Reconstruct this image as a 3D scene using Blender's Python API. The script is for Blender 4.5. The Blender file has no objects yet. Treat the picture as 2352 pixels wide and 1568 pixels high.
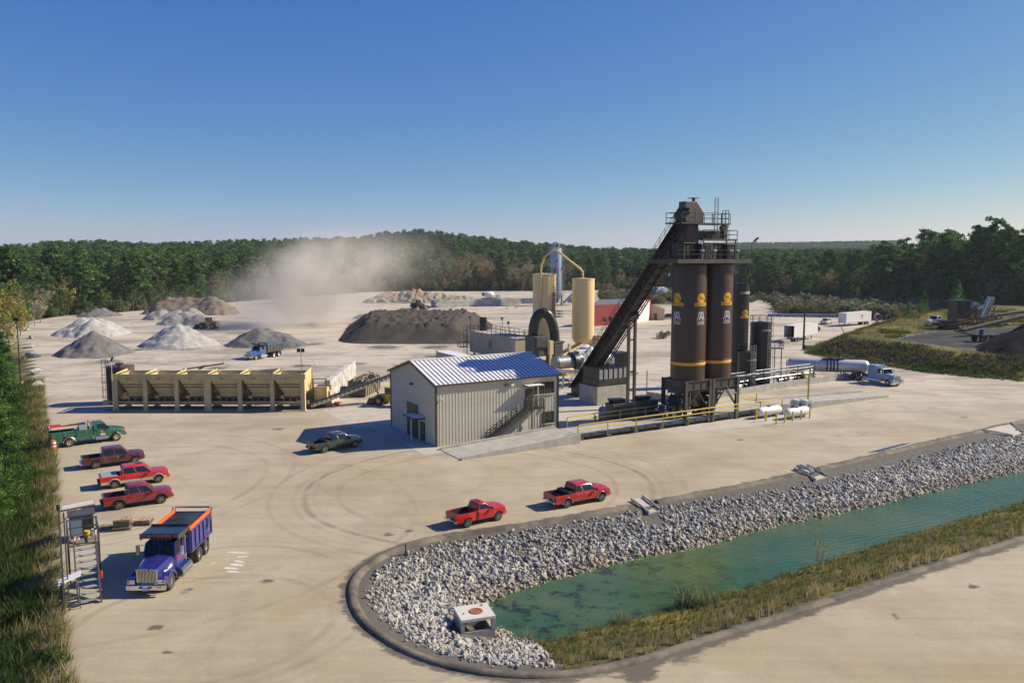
import bpy, bmesh, math, random
import numpy as np
from mathutils import Vector, Matrix, noise as mnoise
R = math.radians
rng = random.Random(7)
nrng = np.random.RandomState(11)
scene = bpy.context.scene
COL = scene.collection

# ------------------------------------------------------------------ camera, sky, sun, exposure
PITCH, FPX, HCAM = R(6.09), 1829.0, 21.0
cam_d = bpy.data.cameras.new('camera'); cam = bpy.data.objects.new('camera', cam_d); COL.objects.link(cam)
cam.location = (0, 0, HCAM); cam.rotation_euler = (math.pi/2 - PITCH, 0, 0)
cam_d.sensor_width = 36; cam_d.lens = FPX/2352*36; cam_d.clip_start = 0.5; cam_d.clip_end = 20000
scene.camera = cam
SUN_EL, SUN_AZ = R(34.6), R(77.0)          # azimuth clockwise from +Y
world = bpy.data.worlds.new("World"); scene.world = world; world.use_nodes = True
wn = world.node_tree; wn.nodes.clear()
sky = wn.nodes.new('ShaderNodeTexSky'); sky.sky_type = 'NISHITA'; sky.sun_disc = False
sky.sun_elevation = SUN_EL; sky.sun_rotation = SUN_AZ; sky.altitude = 500
sky.air_density = 0.8; sky.dust_density = 0.45; sky.ozone_density = 8.0
bg = wn.nodes.new('ShaderNodeBackground'); bg.inputs[1].default_value = 0.1
wo = wn.nodes.new('ShaderNodeOutputWorld')
# film-like grade of the whole sky, the same in every direction
EXPO = 0.45
sp_ = wn.nodes.new('ShaderNodeSeparateColor'); cb_ = wn.nodes.new('ShaderNodeCombineColor'); wn.links.new(sky.outputs[0], sp_.inputs[0])
for i_, (a_, g_) in enumerate(((1.39, 1.34), (0.82, 1.0), (0.64, 0.3))):
    q_ = wn.nodes.new('ShaderNodeMath'); q_.operation = 'MULTIPLY'; q_.inputs[1].default_value = 0.13; wn.links.new(sp_.outputs[i_], q_.inputs[0])
    p_ = wn.nodes.new('ShaderNodeMath'); p_.operation = 'POWER'; p_.inputs[1].default_value = g_; wn.links.new(q_.outputs[0], p_.inputs[0])
    m_ = wn.nodes.new('ShaderNodeMath'); m_.operation = 'MULTIPLY'; m_.inputs[1].default_value = a_*10/2**EXPO; wn.links.new(p_.outputs[0], m_.inputs[0]); wn.links.new(m_.outputs[0], cb_.inputs[i_])
wn.links.new(cb_.outputs[0], bg.inputs[0]); wn.links.new(bg.outputs[0], wo.inputs[0])
sun_d = bpy.data.lights.new('sun', 'SUN'); sun = bpy.data.objects.new('sun', sun_d); COL.objects.link(sun)
sun_d.energy = 5.0; sun_d.angle = R(0.53); sun_d.color = (1.0, 0.90, 0.73)
SUNV = Vector((math.sin(SUN_AZ)*math.cos(SUN_EL), math.cos(SUN_AZ)*math.cos(SUN_EL), math.sin(SUN_EL)))
sun.rotation_euler = SUNV.to_track_quat('Z', 'Y').to_euler(); sun.location = (120, 40, 120)
scene.view_settings.view_transform = 'Standard'; scene.view_settings.look = 'None'
scene.view_settings.gamma = 1.0; scene.view_settings.use_curve_mapping = False
scene.view_settings.exposure = EXPO
scene.render.engine = 'CYCLES'
scene.cycles.max_bounces = 6; scene.cycles.diffuse_bounces = 2; scene.cycles.glossy_bounces = 3
scene.cycles.transmission_bounces = 4; scene.cycles.transparent_max_bounces = 8; scene.cycles.volume_bounces = 2
scene.cycles.use_denoising = True

# ------------------------------------------------------------------ survey helpers: a sighted direction meets the level z
cP, sP = math.cos(PITCH), math.sin(PITCH)
def at(x, y, z=0.0):
    u = (x-1176)/FPX; v = (784-y)/FPX
    d = (u, cP+v*sP, -sP+v*cP); t = (z-HCAM)/d[2]
    return Vector((d[0]*t, d[1]*t, z))
def hz(x, y, Y):
    u = (x-1176)/FPX; v = (784-y)/FPX
    d = (u, cP+v*sP, -sP+v*cP); t = Y/d[1]
    return Vector((d[0]*t, Y, HCAM+d[2]*t))
TH = R(30.5); AX = Vector((math.cos(TH), math.sin(TH), 0)); BX = Vector((-math.sin(TH), math.cos(TH), 0)); PO = Vector((21.6, 97.84, 0))
def P(s, t, z=0.0): return PO + AX*s + BX*t + Vector((0, 0, z))

# ------------------------------------------------------------------ materials
MATS = {}
def mat(name, col, rough=0.6, metal=0.0, var=0.12, vs=2.0, bump=0.0, bs=20.0, dirt=None, dirt_amt=0.0, dirt_s=1.2, spec=0.5, coat=0.0, stretch=None, rnd=0.0):
    if name in MATS: return MATS[name]
    m = bpy.data.materials.new(name); m.use_nodes = True; nt = m.node_tree; N = nt.nodes; L = nt.links
    b = N['Principled BSDF']; b.inputs['Roughness'].default_value = rough; b.inputs['Metallic'].default_value = metal
    b.inputs['Specular IOR Level'].default_value = spec; b.inputs['Coat Weight'].default_value = coat; b.inputs['Coat Roughness'].default_value = 0.08
    tc = N.new('ShaderNodeTexCoord'); mp = N.new('ShaderNodeMapping'); L.new(tc.outputs['Object'], mp.inputs[0])
    if stretch: mp.inputs['Scale'].default_value = stretch
    n = N.new('ShaderNodeTexNoise'); n.inputs['Scale'].default_value = vs; n.inputs['Detail'].default_value = 6; n.inputs['Roughness'].default_value = 0.65
    L.new(mp.outputs[0], n.inputs['Vector'])
    mr = N.new('ShaderNodeMapRange'); mr.inputs[1].default_value = 0.25; mr.inputs[2].default_value = 0.75
    mr.inputs[3].default_value = 1-var; mr.inputs[4].default_value = 1+var; L.new(n.outputs[0], mr.inputs[0])
    vm = N.new('ShaderNodeVectorMath'); vm.operation = 'SCALE'; vm.inputs[0].default_value = col[:3]; L.new(mr.outputs[0], vm.inputs['Scale'])
    out = vm.outputs[0]
    if rnd:
        oi = N.new('ShaderNodeObjectInfo'); r2 = N.new('ShaderNodeMapRange'); r2.inputs[3].default_value = 1-rnd; r2.inputs[4].default_value = 1+rnd
        L.new(oi.outputs['Random'], r2.inputs[0]); v2 = N.new('ShaderNodeVectorMath'); v2.operation = 'SCALE'
        L.new(out, v2.inputs[0]); L.new(r2.outputs[0], v2.inputs['Scale']); out = v2.outputs[0]
    if dirt is not None:
        n2 = N.new('ShaderNodeTexNoise'); n2.inputs['Scale'].default_value = dirt_s; n2.inputs['Detail'].default_value = 8; n2.inputs['Roughness'].default_value = 0.7
        L.new(mp.outputs[0], n2.inputs['Vector'])
        r3 = N.new('ShaderNodeMapRange'); r3.inputs[1].default_value = 0.42; r3.inputs[2].default_value = 0.72; r3.inputs[3].default_value = 0; r3.inputs[4].default_value = dirt_amt
        L.new(n2.outputs[0], r3.inputs[0])
        mx = N.new('ShaderNodeMix'); mx.data_type = 'RGBA'; L.new(r3.outputs[0], mx.inputs[0]); L.new(out, mx.inputs[6]); mx.inputs[7].default_value = (*dirt[:3], 1); out = mx.outputs[2]
        rm = N.new('ShaderNodeMapRange'); rm.inputs[3].default_value = rough; rm.inputs[4].default_value = min(1, rough+0.35*dirt_amt+.1); L.new(r3.outputs[0], rm.inputs[0]); L.new(rm.outputs[0], b.inputs['Roughness'])
    L.new(out, b.inputs['Base Color'])
    if bump:
        n4 = N.new('ShaderNodeTexNoise'); n4.inputs['Scale'].default_value = bs; n4.inputs['Detail'].default_value = 4; L.new(mp.outputs[0], n4.inputs['Vector'])
        bp = N.new('ShaderNodeBump'); bp.inputs['Strength'].default_value = bump; bp.inputs['Distance'].default_value = 0.05; L.new(n4.outputs[0], bp.inputs['Height']); L.new(bp.outputs[0], b.inputs['Normal'])
    MATS[name] = m; return m
DUST = (0.36, 0.31, 0.24)
M = {}
def dm(k, *a, **kw): M[k] = mat(k, *a, **kw)
dm('concrete', (0.42, 0.39, 0.33), 0.9, var=.18, vs=1.2, bump=.2, dirt=(0.2, 0.18, 0.15), dirt_amt=.55, dirt_s=.8)
dm('concrete_pale', (0.48, 0.43, 0.345), 0.9, var=.12, vs=.7, bump=.15, dirt=(0.32, 0.28, 0.22), dirt_amt=.5, dirt_s=.5)
dm('concrete_block', (0.50, 0.48, 0.43), 0.9, var=.2, vs=1.0, bump=.2, dirt=(0.25, 0.22, 0.18), dirt_amt=.5, rnd=.2)
dm('kerb_asphalt', (0.085, 0.072, 0.053), 0.85, var=.25, vs=.6, bump=.3, bs=8, dirt=(0.33, 0.27, 0.185), dirt_amt=.85, dirt_s=.3)
dm('siding', (0.60, 0.555, 0.43), 0.5, var=.05, vs=.6, dirt=(0.28, 0.25, 0.20), dirt_amt=.25, dirt_s=.5)
dm('trim_brown', (0.055, 0.045, 0.035), 0.45, var=.1)
dm('roof_metal', (0.80, 0.78, 0.73), 0.5, metal=0.0, var=.05, vs=.5, dirt=(0.45, 0.42, 0.38), dirt_amt=.25)
dm('seam_shaded', (0.22, 0.23, 0.25), 0.5)  # roof seams darkened: the shade beside them is put into their colour
dm('glass_dark', (0.012, 0.015, 0.018), 0.06, var=0, spec=.8)
dm('glass_cab', (0.03, 0.045, 0.05), 0.05, var=0, spec=.8)
dm('black_steel', (0.022, 0.018, 0.015), 0.45, var=.25, dirt=(0.16, 0.13, 0.10), dirt_amt=.35, dirt_s=1.0)
dm('steel_beam', (0.050, 0.041, 0.034), 0.55, var=.2, dirt=(0.2, 0.16, 0.12), dirt_amt=.4, dirt_s=.9)
dm('rail_brown', (0.035, 0.030, 0.026), 0.5)
dm('silo_brown', (0.064, 0.031, 0.017), 0.34, var=.12, vs=.5, dirt=(0.045, 0.028, 0.02), dirt_amt=.5, dirt_s=.35, stretch=(1, 1, .25))
dm('tank_black', (0.014, 0.014, 0.014), 0.33, var=.2, dirt=(0.08, 0.075, 0.065), dirt_amt=.3, dirt_s=.4)
dm('tank_brown', (0.075, 0.043, 0.038), 0.5, var=.15, dirt=(0.2, 0.15, 0.12), dirt_amt=.3, dirt_s=.5)
dm('yellow_band', (0.75, 0.38, 0.01), 0.5, var=.06)
dm('yellow_paint', (0.66, 0.46, 0.03), 0.5, var=.1, dirt=(0.30, 0.22, 0.10), dirt_amt=.4, dirt_s=2.0)
dm('white_decal', (0.78, 0.78, 0.76), 0.5, var=.04)
dm('black_decal', (0.02, 0.018, 0.015), 0.5, var=.04)
dm('cream', (0.72, 0.53, 0.23), 0.5, var=.07, vs=.5, dirt=(0.40, 0.30, 0.17), dirt_amt=.35, dirt_s=.5)
dm('cream_silo', (0.78, 0.58, 0.28), 0.42, var=.05, vs=.4, dirt=(0.48, 0.36, 0.2), dirt_amt=.3, dirt_s=.25, stretch=(1, 1, .2))
dm('bin_tan', (0.58, 0.46, 0.23), 0.6, var=.1, vs=.7, dirt=(0.30, 0.26, 0.19), dirt_amt=.65, dirt_s=.6)
dm('bag_tan', (0.44, 0.38, 0.26), 0.55, var=.06, vs=.5, dirt=(0.33, 0.28, 0.2), dirt_amt=.4, dirt_s=.4)
dm('dark_grey', (0.06, 0.06, 0.06), 0.5, var=.2, dirt=(0.2, 0.17, 0.14), dirt_amt=.3)
dm('grey_paint', (0.28, 0.30, 0.31), 0.5, var=.1)
dm('silo_grey', (0.28, 0.34, 0.42), 0.5, var=.08, vs=.4)
dm('rubber', (0.018, 0.017, 0.016), 0.85, var=.2, vs=3, dirt=DUST, dirt_amt=.35, dirt_s=3)
dm('chrome', (0.72, 0.72, 0.72), 0.14, metal=1.0, var=.05)
dm('steel', (0.50, 0.50, 0.50), 0.32, metal=.9, var=.1, dirt=(0.25, 0.22, 0.18), dirt_amt=.4)
dm('drum_steel', (0.30, 0.30, 0.31), 0.42, metal=.7, var=.25, vs=1.2, dirt=(0.07, 0.06, 0.05), dirt_amt=.6, dirt_s=.7)
dm('tank_steel', (0.62, 0.60, 0.57), 0.38, metal=.3, var=.1, vs=.5, dirt=(0.25, 0.23, 0.2), dirt_amt=.35, dirt_s=.6)
dm('white_paint', (0.74, 0.73, 0.70), 0.5, var=.05, vs=.6, dirt=(0.45, 0.40, 0.33), dirt_amt=.3, dirt_s=.6)
dm('dark_plastic', (0.02, 0.02, 0.02), 0.6)
dm('under', (0.012, 0.011, 0.010), 0.8)
dm('amber', (0.75, 0.22, 0.02), 0.25)
dm('red_lamp', (0.45, 0.01, 0.01), 0.25)
dm('lens', (0.75, 0.76, 0.76), 0.12, var=.02)
dm('orange', (0.80, 0.13, 0.02), 0.5, var=.08)
dm('wood', (0.40, 0.30, 0.17), 0.85, var=.3, vs=4, bump=.3, rnd=.25)
dm('wood_old', (0.20, 0.16, 0.11), 0.85, var=.3, vs=4, bump=.3, rnd=.3)
dm('pole_wood', (0.06, 0.045, 0.035), 0.85, var=.25, vs=2, stretch=(6, 6, .4))
dm('brick_red', (0.30, 0.036, 0.03), 0.75, var=.1, vs=.7, dirt=(0.25, 0.1, 0.08), dirt_amt=.5, dirt_s=.4)
dm('roof_grey', (0.13, 0.135, 0.14), 0.6, var=.15, vs=.5)
dm('tan_paint', (0.60, 0.40, 0.25), 0.7, var=.06)
dm('rust', (0.30, 0.10, 0.035), 0.9, var=.35, vs=3, bump=.3)
dm('tarp', (0.022, 0.026, 0.026), 0.5, var=.4, vs=2, bump=.6, bs=3)
dm('bark', (0.085, 0.062, 0.045), 0.9, var=.3, vs=2)
dm('bark_pale', (0.20, 0.175, 0.145), 0.9, var=.3, vs=2)
dm('skin', (0.45, 0.27, 0.19), 0.6)
def paint(k, col, dirt=.18): dm(k, col, 0.28, var=.03, coat=.7, dirt=DUST, dirt_amt=dirt, dirt_s=1.6); return M[k]
paint('paint_maroon', (0.080, 0.006, 0.009)); paint('paint_red', (0.50, 0.012, 0.008)); paint('paint_darkred', (0.22, 0.008, 0.009))
paint('paint_bright_red', (0.52, 0.012, 0.008)); paint('paint_chevy', (0.45, 0.012, 0.010)); paint('paint_green', (0.006, 0.095, 0.055)); paint('paint_pickup_green', (0.010, 0.024, 0.018))
paint('paint_blue', (0.014, 0.018, 0.17), .08); paint('paint_blue_far', (0.02, 0.09, 0.28)); paint('paint_black', (0.008, 0.010, 0.010), .1); paint('paint_tractor', (0.20, 0.33, 0.43), .1)
paint('paint_white', (0.70, 0.70, 0.68)); paint('paint_brown', (0.075, 0.035, 0.025)); paint('paint_car', (0.02, 0.025, 0.04)); paint('loader_tan', (0.50, 0.27, 0.09), .5)

# see-through cab glass
def glassy(name, tint, mixf):
    m = bpy.data.materials.new(name); m.use_nodes = True; nt = m.node_tree; N = nt.nodes; N.clear()
    o = N.new('ShaderNodeOutputMaterial'); t = N.new('ShaderNodeBsdfTransparent'); t.inputs[0].default_value = (*tint, 1)
    g = N.new('ShaderNodeBsdfGlossy'); g.inputs['Roughness'].default_value = .03; mx = N.new('ShaderNodeMixShader')
    fr = N.new('ShaderNodeFresnel'); fr.inputs[0].default_value = mixf
    nt.links.new(fr.outputs[0], mx.inputs[0]); nt.links.new(t.outputs[0], mx.inputs[1]); nt.links.new(g.outputs[0], mx.inputs[2]); nt.links.new(mx.outputs[0], o.inputs[0])
    M[name] = m
glassy('cab_glass', (0.35, 0.40, 0.40), 1.5)

# ------------------------------------------------------------------ mesh builder
class MB:
    def __init__(s): s.v = []; s.f = []; s.m = []
    def add(s, vs, fs, mi=0):
        o = len(s.v); s.v += [tuple(p) for p in vs]
        for f in fs: s.f.append(tuple(i+o for i in f)); s.m.append(mi)
        return s
    def box(s, c, d, rz=0, mi=0, rx=0, ry=0):
        hx, hy, hz_ = d[0]/2, d[1]/2, d[2]/2
        vs = [Vector((x, y, z)) for x in (-hx, hx) for y in (-hy, hy) for z in (-hz_, hz_)]
        if rz or rx or ry:
            m = Matrix.Rotation(rz, 3, 'Z') @ Matrix.Rotation(ry, 3, 'Y') @ Matrix.Rotation(rx, 3, 'X'); vs = [m @ v for v in vs]
        c = Vector(c); return s.add([v+c for v in vs], [(0, 1, 3, 2), (4, 6, 7, 5), (0, 4, 5, 1), (2, 3, 7, 6), (0, 2, 6, 4), (1, 5, 7, 3)], mi)
    def bar(s, p, q, w, h=None, mi=0, up=(0, 0, 1)):
        p = Vector(p); q = Vector(q); h = h or w; d = (q-p)
        if d.length < 1e-6: return s
        d.normalize(); u = Vector(up)
        if abs(d.dot(u)) > .98: u = Vector((1, 0, 0))
        x = d.cross(u).normalized(); y = x.cross(d).normalized()
        vs = [b + x*(w/2*i) + y*(h/2*j) for b in (p, q) for i, j in ((-1, -1), (1, -1), (1, 1), (-1, 1))]
        return s.add(vs, [(3, 2, 1, 0), (4, 5, 6, 7), (0, 1, 5, 4), (1, 2, 6, 5), (2, 3, 7, 6), (3, 0, 4, 7)], mi)
    def tube(s, pts, r, n=8, mi=0, cap=True):
        pts = [Vector(p) for p in pts]; rr = r if isinstance(r, (list, tuple)) else [r]*len(pts); rings = []
        pu = None
        for i, p in enumerate(pts):
            d = (pts[min(i+1, len(pts)-1)]-pts[max(i-1, 0)]).normalized()
            if pu is None: pu = Vector((0, 0, 1)) if abs(d.z) < .95 else Vector((1, 0, 0))
            x = d.cross(pu)
            if x.length < 1e-4: x = d.orthogonal()
            x.normalize(); y = x.cross(d).normalized(); pu = y
            rings.append([p + x*(rr[i]*math.cos(2*math.pi*k/n)) + y*(rr[i]*math.sin(2*math.pi*k/n)) for k in range(n)])
        return s.rings(rings, mi, cap)
    def rings(s, rings, mi=0, cap=True, closed=True):
        n = len(rings[0]); vs = [p for r in rings for p in r]; fs = []
        for i in range(len(rings)-1):
            for k in range(n if closed else n-1):
                a = i*n+k; b = i*n+(k+1) % n; fs.append((a, b, b+n, a+n))
        if cap: fs += [tuple(range(n))[::-1], tuple(range((len(rings)-1)*n, len(rings)*n))]
        return s.add(vs, fs, mi)
    def cyl(s, p, q, r, r2=None, n=16, mi=0, cap=True): return s.tube([p, q], [r, r if r2 is None else r2], n, mi, cap)
    def lathe(s, prof, c=(0, 0, 0), n=24, mi=0, cap=True, axis='Z'):
        c = Vector(c); rings = []
        for r, z in prof:
            ring = []
            for k in range(n):
                a = 2*math.pi*k/n; x, y = r*math.cos(a), r*math.sin(a)
                ring.append(c + (Vector((x, y, z)) if axis == 'Z' else Vector((z, x, y)) if axis == 'X' else Vector((y, z, x))))
            rings.append(ring)
        return s.rings(rings, mi, cap)
    def prism(s, poly, y0, y1, mi=0, f=None):
        """polygon in (x,z), extruded along y; f maps the point"""
        n = len(poly); vs = [(x, y0, z) for x, z in poly]+[(x, y1, z) for x, z in poly]
        if f: vs = [f(*p) for p in vs]
        fs = [tuple(range(n)), tuple(range(2*n-1, n-1, -1))]+[(i, i+n, (i+1) % n+n, (i+1) % n) for i in range(n)]
        return s.add(vs, fs, mi)
    def quad(s, a, b, c, d, mi=0): return s.add([a, b, c, d], [(0, 1, 2, 3)], mi)
    def plate(s, a, b, c, d, th, mi=0):
        a, b, c, d = map(Vector, (a, b, c, d)); n = (b-a).cross(d-a).normalized()*th
        return s.add([a, b, c, d, a+n, b+n, c+n, d+n], [(3, 2, 1, 0), (4, 5, 6, 7), (0, 1, 5, 4), (1, 2, 6, 5), (2, 3, 7, 6), (3, 0, 4, 7)], mi)
    def rail(s, pts, h=1.07, sp=1.6, r=.03, mids=1, mi=0, posts=True, toe=0):
        pts = [Vector(p) for p in pts]; up = Vector((0, 0, h))
        for p, q in zip(pts, pts[1:]):
            for k in range(mids+1):
                o = up*((k+1)/(mids+1)); s.bar(p+o, q+o, 2*r, mi=mi)
            if toe: s.bar(p+Vector((0, 0, toe/2)), q+Vector((0, 0, toe/2)), .02, toe, mi=mi)
            if posts:
                n = max(1, round((q-p).length/sp))
                for i in range(n+1): b = p.lerp(q, i/n); s.bar(b, b+up, 2*r, mi=mi)
        return s
    def ladder(s, p, q, w=.5, side=(1, 0, 0), step=.3, r=.025, mi=0, cage=None):
        p = Vector(p); q = Vector(q); sd = Vector(side).normalized()*(w/2); n = max(1, int((q-p).length/step))
        s.bar(p-sd, q-sd, 2*r, mi=mi); s.bar(p+sd, q+sd, 2*r, mi=mi)
        for i in range(1, n): c = p.lerp(q, i/n); s.bar(c-sd, c+sd, r*1.5, mi=mi)
        if cage:
            o = Vector(cage); k = max(2, int((q-p).length/1.2)); prof = [(-1.2, 0), (-1.1, .8), (0, 1.25), (1.1, .8), (1.2, 0)]
            hoops = []
            for i in range(k+1):
                c = p.lerp(q, .12+.88*i/k); pt = [c+sd*a+o*b for a, b in prof]; hoops.append(pt)
                for a, b in zip(pt, pt[1:]): s.bar(a, b, .04, mi=mi)
            for j in range(1, 4): s.bar(hoops[0][j], hoops[-1][j], .035, mi=mi)
        return s
    def mesh(s, name, mats, smooth=False, ang=35):
        me = bpy.data.meshes.new(name); me.from_pydata([tuple(p) for p in s.v], [], s.f)
        for m in (mats if isinstance(mats, (list, tuple)) else [mats]): me.materials.append(m)
        if any(s.m): me.polygons.foreach_set('material_index', s.m)
        bm = bmesh.new(); bm.from_mesh(me); bmesh.ops.recalc_face_normals(bm, faces=bm.faces); bm.to_mesh(me); bm.free()
        if smooth:
            me.polygons.foreach_set('use_smooth', [True]*len(me.polygons)); me.set_sharp_from_angle(angle=R(ang))
        me.update(); return me
    def build(s, name, mats, parent=None, smooth=False, bevel=0, loc=None, rz=0, ang=35):
        return obj(name, s.mesh(name, mats, smooth, ang), parent, loc, rz, bevel)
def obj(name, me, parent=None, loc=None, rz=0, bevel=0):
    o = bpy.data.objects.new(name, me); COL.objects.link(o)
    if parent: o.parent = parent
    if loc is not None: o.location = loc
    if rz: o.rotation_euler[2] = rz
    if bevel:
        b = o.modifiers.new('bevel', 'BEVEL'); b.width = bevel; b.segments = 2; b.limit_method = 'ANGLE'; b.angle_limit = R(40)
    return o
def tag(o, label, cat, group=None):
    o['label'] = label; o['category'] = cat
    if group: o['group'] = group
    return o
def thing(name, label, cat, loc=(0, 0, 0), rz=0, group=None):
    o = bpy.data.objects.new(name, None); COL.objects.link(o); o.location = loc; o.rotation_euler = (0, 0, rz); o.empty_display_size = .5
    return tag(o, label, cat, group)
def struct(o, kind='structure'): o['kind'] = kind; return o
def dup(root, loc=None, rz=None, label=None, group=None):
    r = root.copy(); COL.objects.link(r)
    if loc is not None: r.location = loc
    if rz is not None: r.rotation_euler[2] = rz
    if label: r['label'] = label
    if group: r['group'] = group
    for ch in list(root.children):
        c = ch.copy(); COL.objects.link(c); c.parent = r
        for g in list(ch.children): d = g.copy(); COL.objects.link(d); d.parent = c
    return r
_txt = {}
def text_geo(s, size=1.0, bold=0.0, shear=0.0):
    """flat lettering as (verts, faces), centred on the origin, x right, y up"""
    k = (s, bold, shear)
    if k not in _txt:
        cu = bpy.data.curves.new('t', 'FONT'); cu.body = s; cu.align_x = 'CENTER'; cu.align_y = 'CENTER'; cu.size = 1.0; cu.offset = bold; cu.shear = shear; cu.resolution_u = 3
        o = bpy.data.objects.new('t', cu); COL.objects.link(o); dg = bpy.context.evaluated_depsgraph_get()
        e = o.evaluated_get(dg); me = e.to_mesh(); _txt[k] = ([tuple(v.co) for v in me.vertices], [tuple(p.vertices) for p in me.polygons]); e.to_mesh_clear()
        bpy.data.objects.remove(o); bpy.data.curves.remove(cu)
    v, f = _txt[k]; return [(x*size, y*size) for x, y, z in v], f
def put_text(mb, s, size, f, mi=0, bold=0.0, sx=1.0):
    v, fc = text_geo(s, size, bold); mb.add([f(x*sx, y) for x, y in v], fc, mi); return mb
# ================================================================== TERRAIN
def smooth_poly(pts, n=6):
    out = []
    for i in range(len(pts)-1):
        p0 = pts[max(i-1, 0)]; p1 = pts[i]; p2 = pts[i+1]; p3 = pts[min(i+2, len(pts)-1)]
        for k in range(n):
            t = k/n; out.append(.5*((2*p1)+(p2-p0)*t+(2*p0-5*p1+4*p2-p3)*t*t+(3*p1-p0-3*p2+p3)*t**3))
    out.append(pts[-1]); return out
WZ = -2.2
pdir = Vector((.874, .486, 0))
k_top = [at(*q) for q in ((2352, 968), (2250, 991), (2130, 1018), (1880, 1078), (1700, 1117), (1480, 1158), (1300, 1190), (1200, 1207), (1060, 1227), (960, 1247), (890, 1272), (840, 1302), (813, 1335), (809, 1370), (822, 1407), (852, 1443), (900, 1476), (960, 1506), (1040, 1531), (1130, 1546), (1230, 1551), (1320, 1546), (1400, 1532), (1500, 1508), (1640, 1463), (1800, 1413), (2000, 1346), (2200, 1281), (2352, 1236))]
KP = smooth_poly([k_top[0]+pdir*90, k_top[0]+pdir*45] + k_top + [k_top[-1]+pdir*45, k_top[-1]+pdir*110], 5)
w_in = [at(x, y, WZ) for x, y in ((2352, 1080), (2200, 1112), (2050, 1150), (1900, 1182), (1780, 1207), (1650, 1242), (1560, 1264), (1450, 1282), (1330, 1314), (1250, 1336), (1180, 1360), (1120, 1386), (1112, 1415), (1150, 1447), (1200, 1468), (1260, 1468), (1330, 1445), (1440, 1423), (1560, 1389), (1700, 1350), (1850, 1300), (2000, 1253), (2150, 1207), (2352, 1150))]
WP = smooth_poly([w_in[0]+pdir*90, w_in[0]+pdir*45] + w_in + [w_in[-1]+pdir*45, w_in[-1]+pdir*110], 3)
KPa = np.array([(p.x, p.y) for p in KP]); WPa = np.array([(p.x, p.y) for p in WP])
def seg_dist(X, Y, poly, closed=True):
    """distance to a polyline and the arc index of the nearest piece"""
    best = np.full(X.shape, 1e9); idx = np.zeros(X.shape)
    n = len(poly); m = n if closed else n-1
    for i in range(m):
        a = poly[i]; b = poly[(i+1) % n]; d = b-a; l2 = max(d@d, 1e-9)
        t = np.clip(((X-a[0])*d[0]+(Y-a[1])*d[1])/l2, 0, 1); q = np.hypot(X-a[0]-t*d[0], Y-a[1]-t*d[1])
        w = q < best; best = np.where(w, q, best); idx = np.where(w, i+t, idx)
    return best, idx
def inside(X, Y, poly):
    c = np.zeros(X.shape, bool); n = len(poly); j = n-1
    for i in range(n):
        xi, yi = poly[i]; xj, yj = poly[j]
        with np.errstate(divide='ignore', invalid='ignore'):
            c ^= ((yi > Y) != (yj > Y)) & (X < (xj-xi)*(Y-yi)/(yj-yi+1e-12)+xi)
        j = i
    return c
def sst(x): x = np.clip(x, 0, 1); return x*x*(3-2*x)
# left edge of the yard and the bank on the right
LE = np.array([(p.x, p.y) for p in [at(185, 1600), at(172, 1568), at(150, 1420), at(138, 1300), at(133, 1100), at(128, 1030), at(108, 960), at(102, 900), at(95, 850), at(90, 780), at(85, 740), at(140, 727), at(300, 716), at(440, 700)]])
LEpoly = np.vstack([[LE[0][0]+1, 5], LE, [LE[-1][0], 700], [-900, 700], [-900, 5]])
BK = [at(*q) for q in ((2352, 877), (2257, 869), (2123, 856), (2000, 836), (1900, 822), (1846, 812))]
BKp = [BK[0]+Vector((160, -70, 0))]+BK+[at(1862, 797), at(1950, 768), at(2035, 747), at(2100, 734), at(2180, 724), Vector((420, 330, 0)), Vector((520, 200, 0))]
BKa = np.array([(p.x, p.y) for p in BKp])
RIDGE = np.array([(-900, 588), (-300, 588), (0, 588), (60, 582), (110, 577), (200, 573), (300, 577), (400, 578), (500, 574), (560, 571), (640, 568), (750, 566), (850, 560), (900, 549), (950, 546), (1000, 548), (1060, 556), (1150, 566), (1230, 573), (1350, 585), (1500, 590), (2700, 590), (3400, 590)], float)
FRONT = [at(x, y) for x, y in ((-700, 790), (-300, 765), (0, 742), (85, 733), (140, 724), (300, 714), (440, 700), (560, 692), (650, 684), (760, 678), (850, 671), (1000, 670), (1230, 669), (1400, 666), (1560, 664), (1650, 672), (1760, 684), (1850, 690), (2000, 697), (2100, 703), (2200, 712), (2352, 722), (2600, 735), (3000, 760))]
FRa = np.array([(p.x, p.y) for p in FRONT])
def front_y(X, Y):
    """radial distance of the forest's front at this bearing"""
    az = np.arctan2(X, Y); fa = np.arctan2(FRa[:, 0], FRa[:, 1]); fd = np.hypot(FRa[:, 0], FRa[:, 1]); return np.interp(az, fa, fd)
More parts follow.
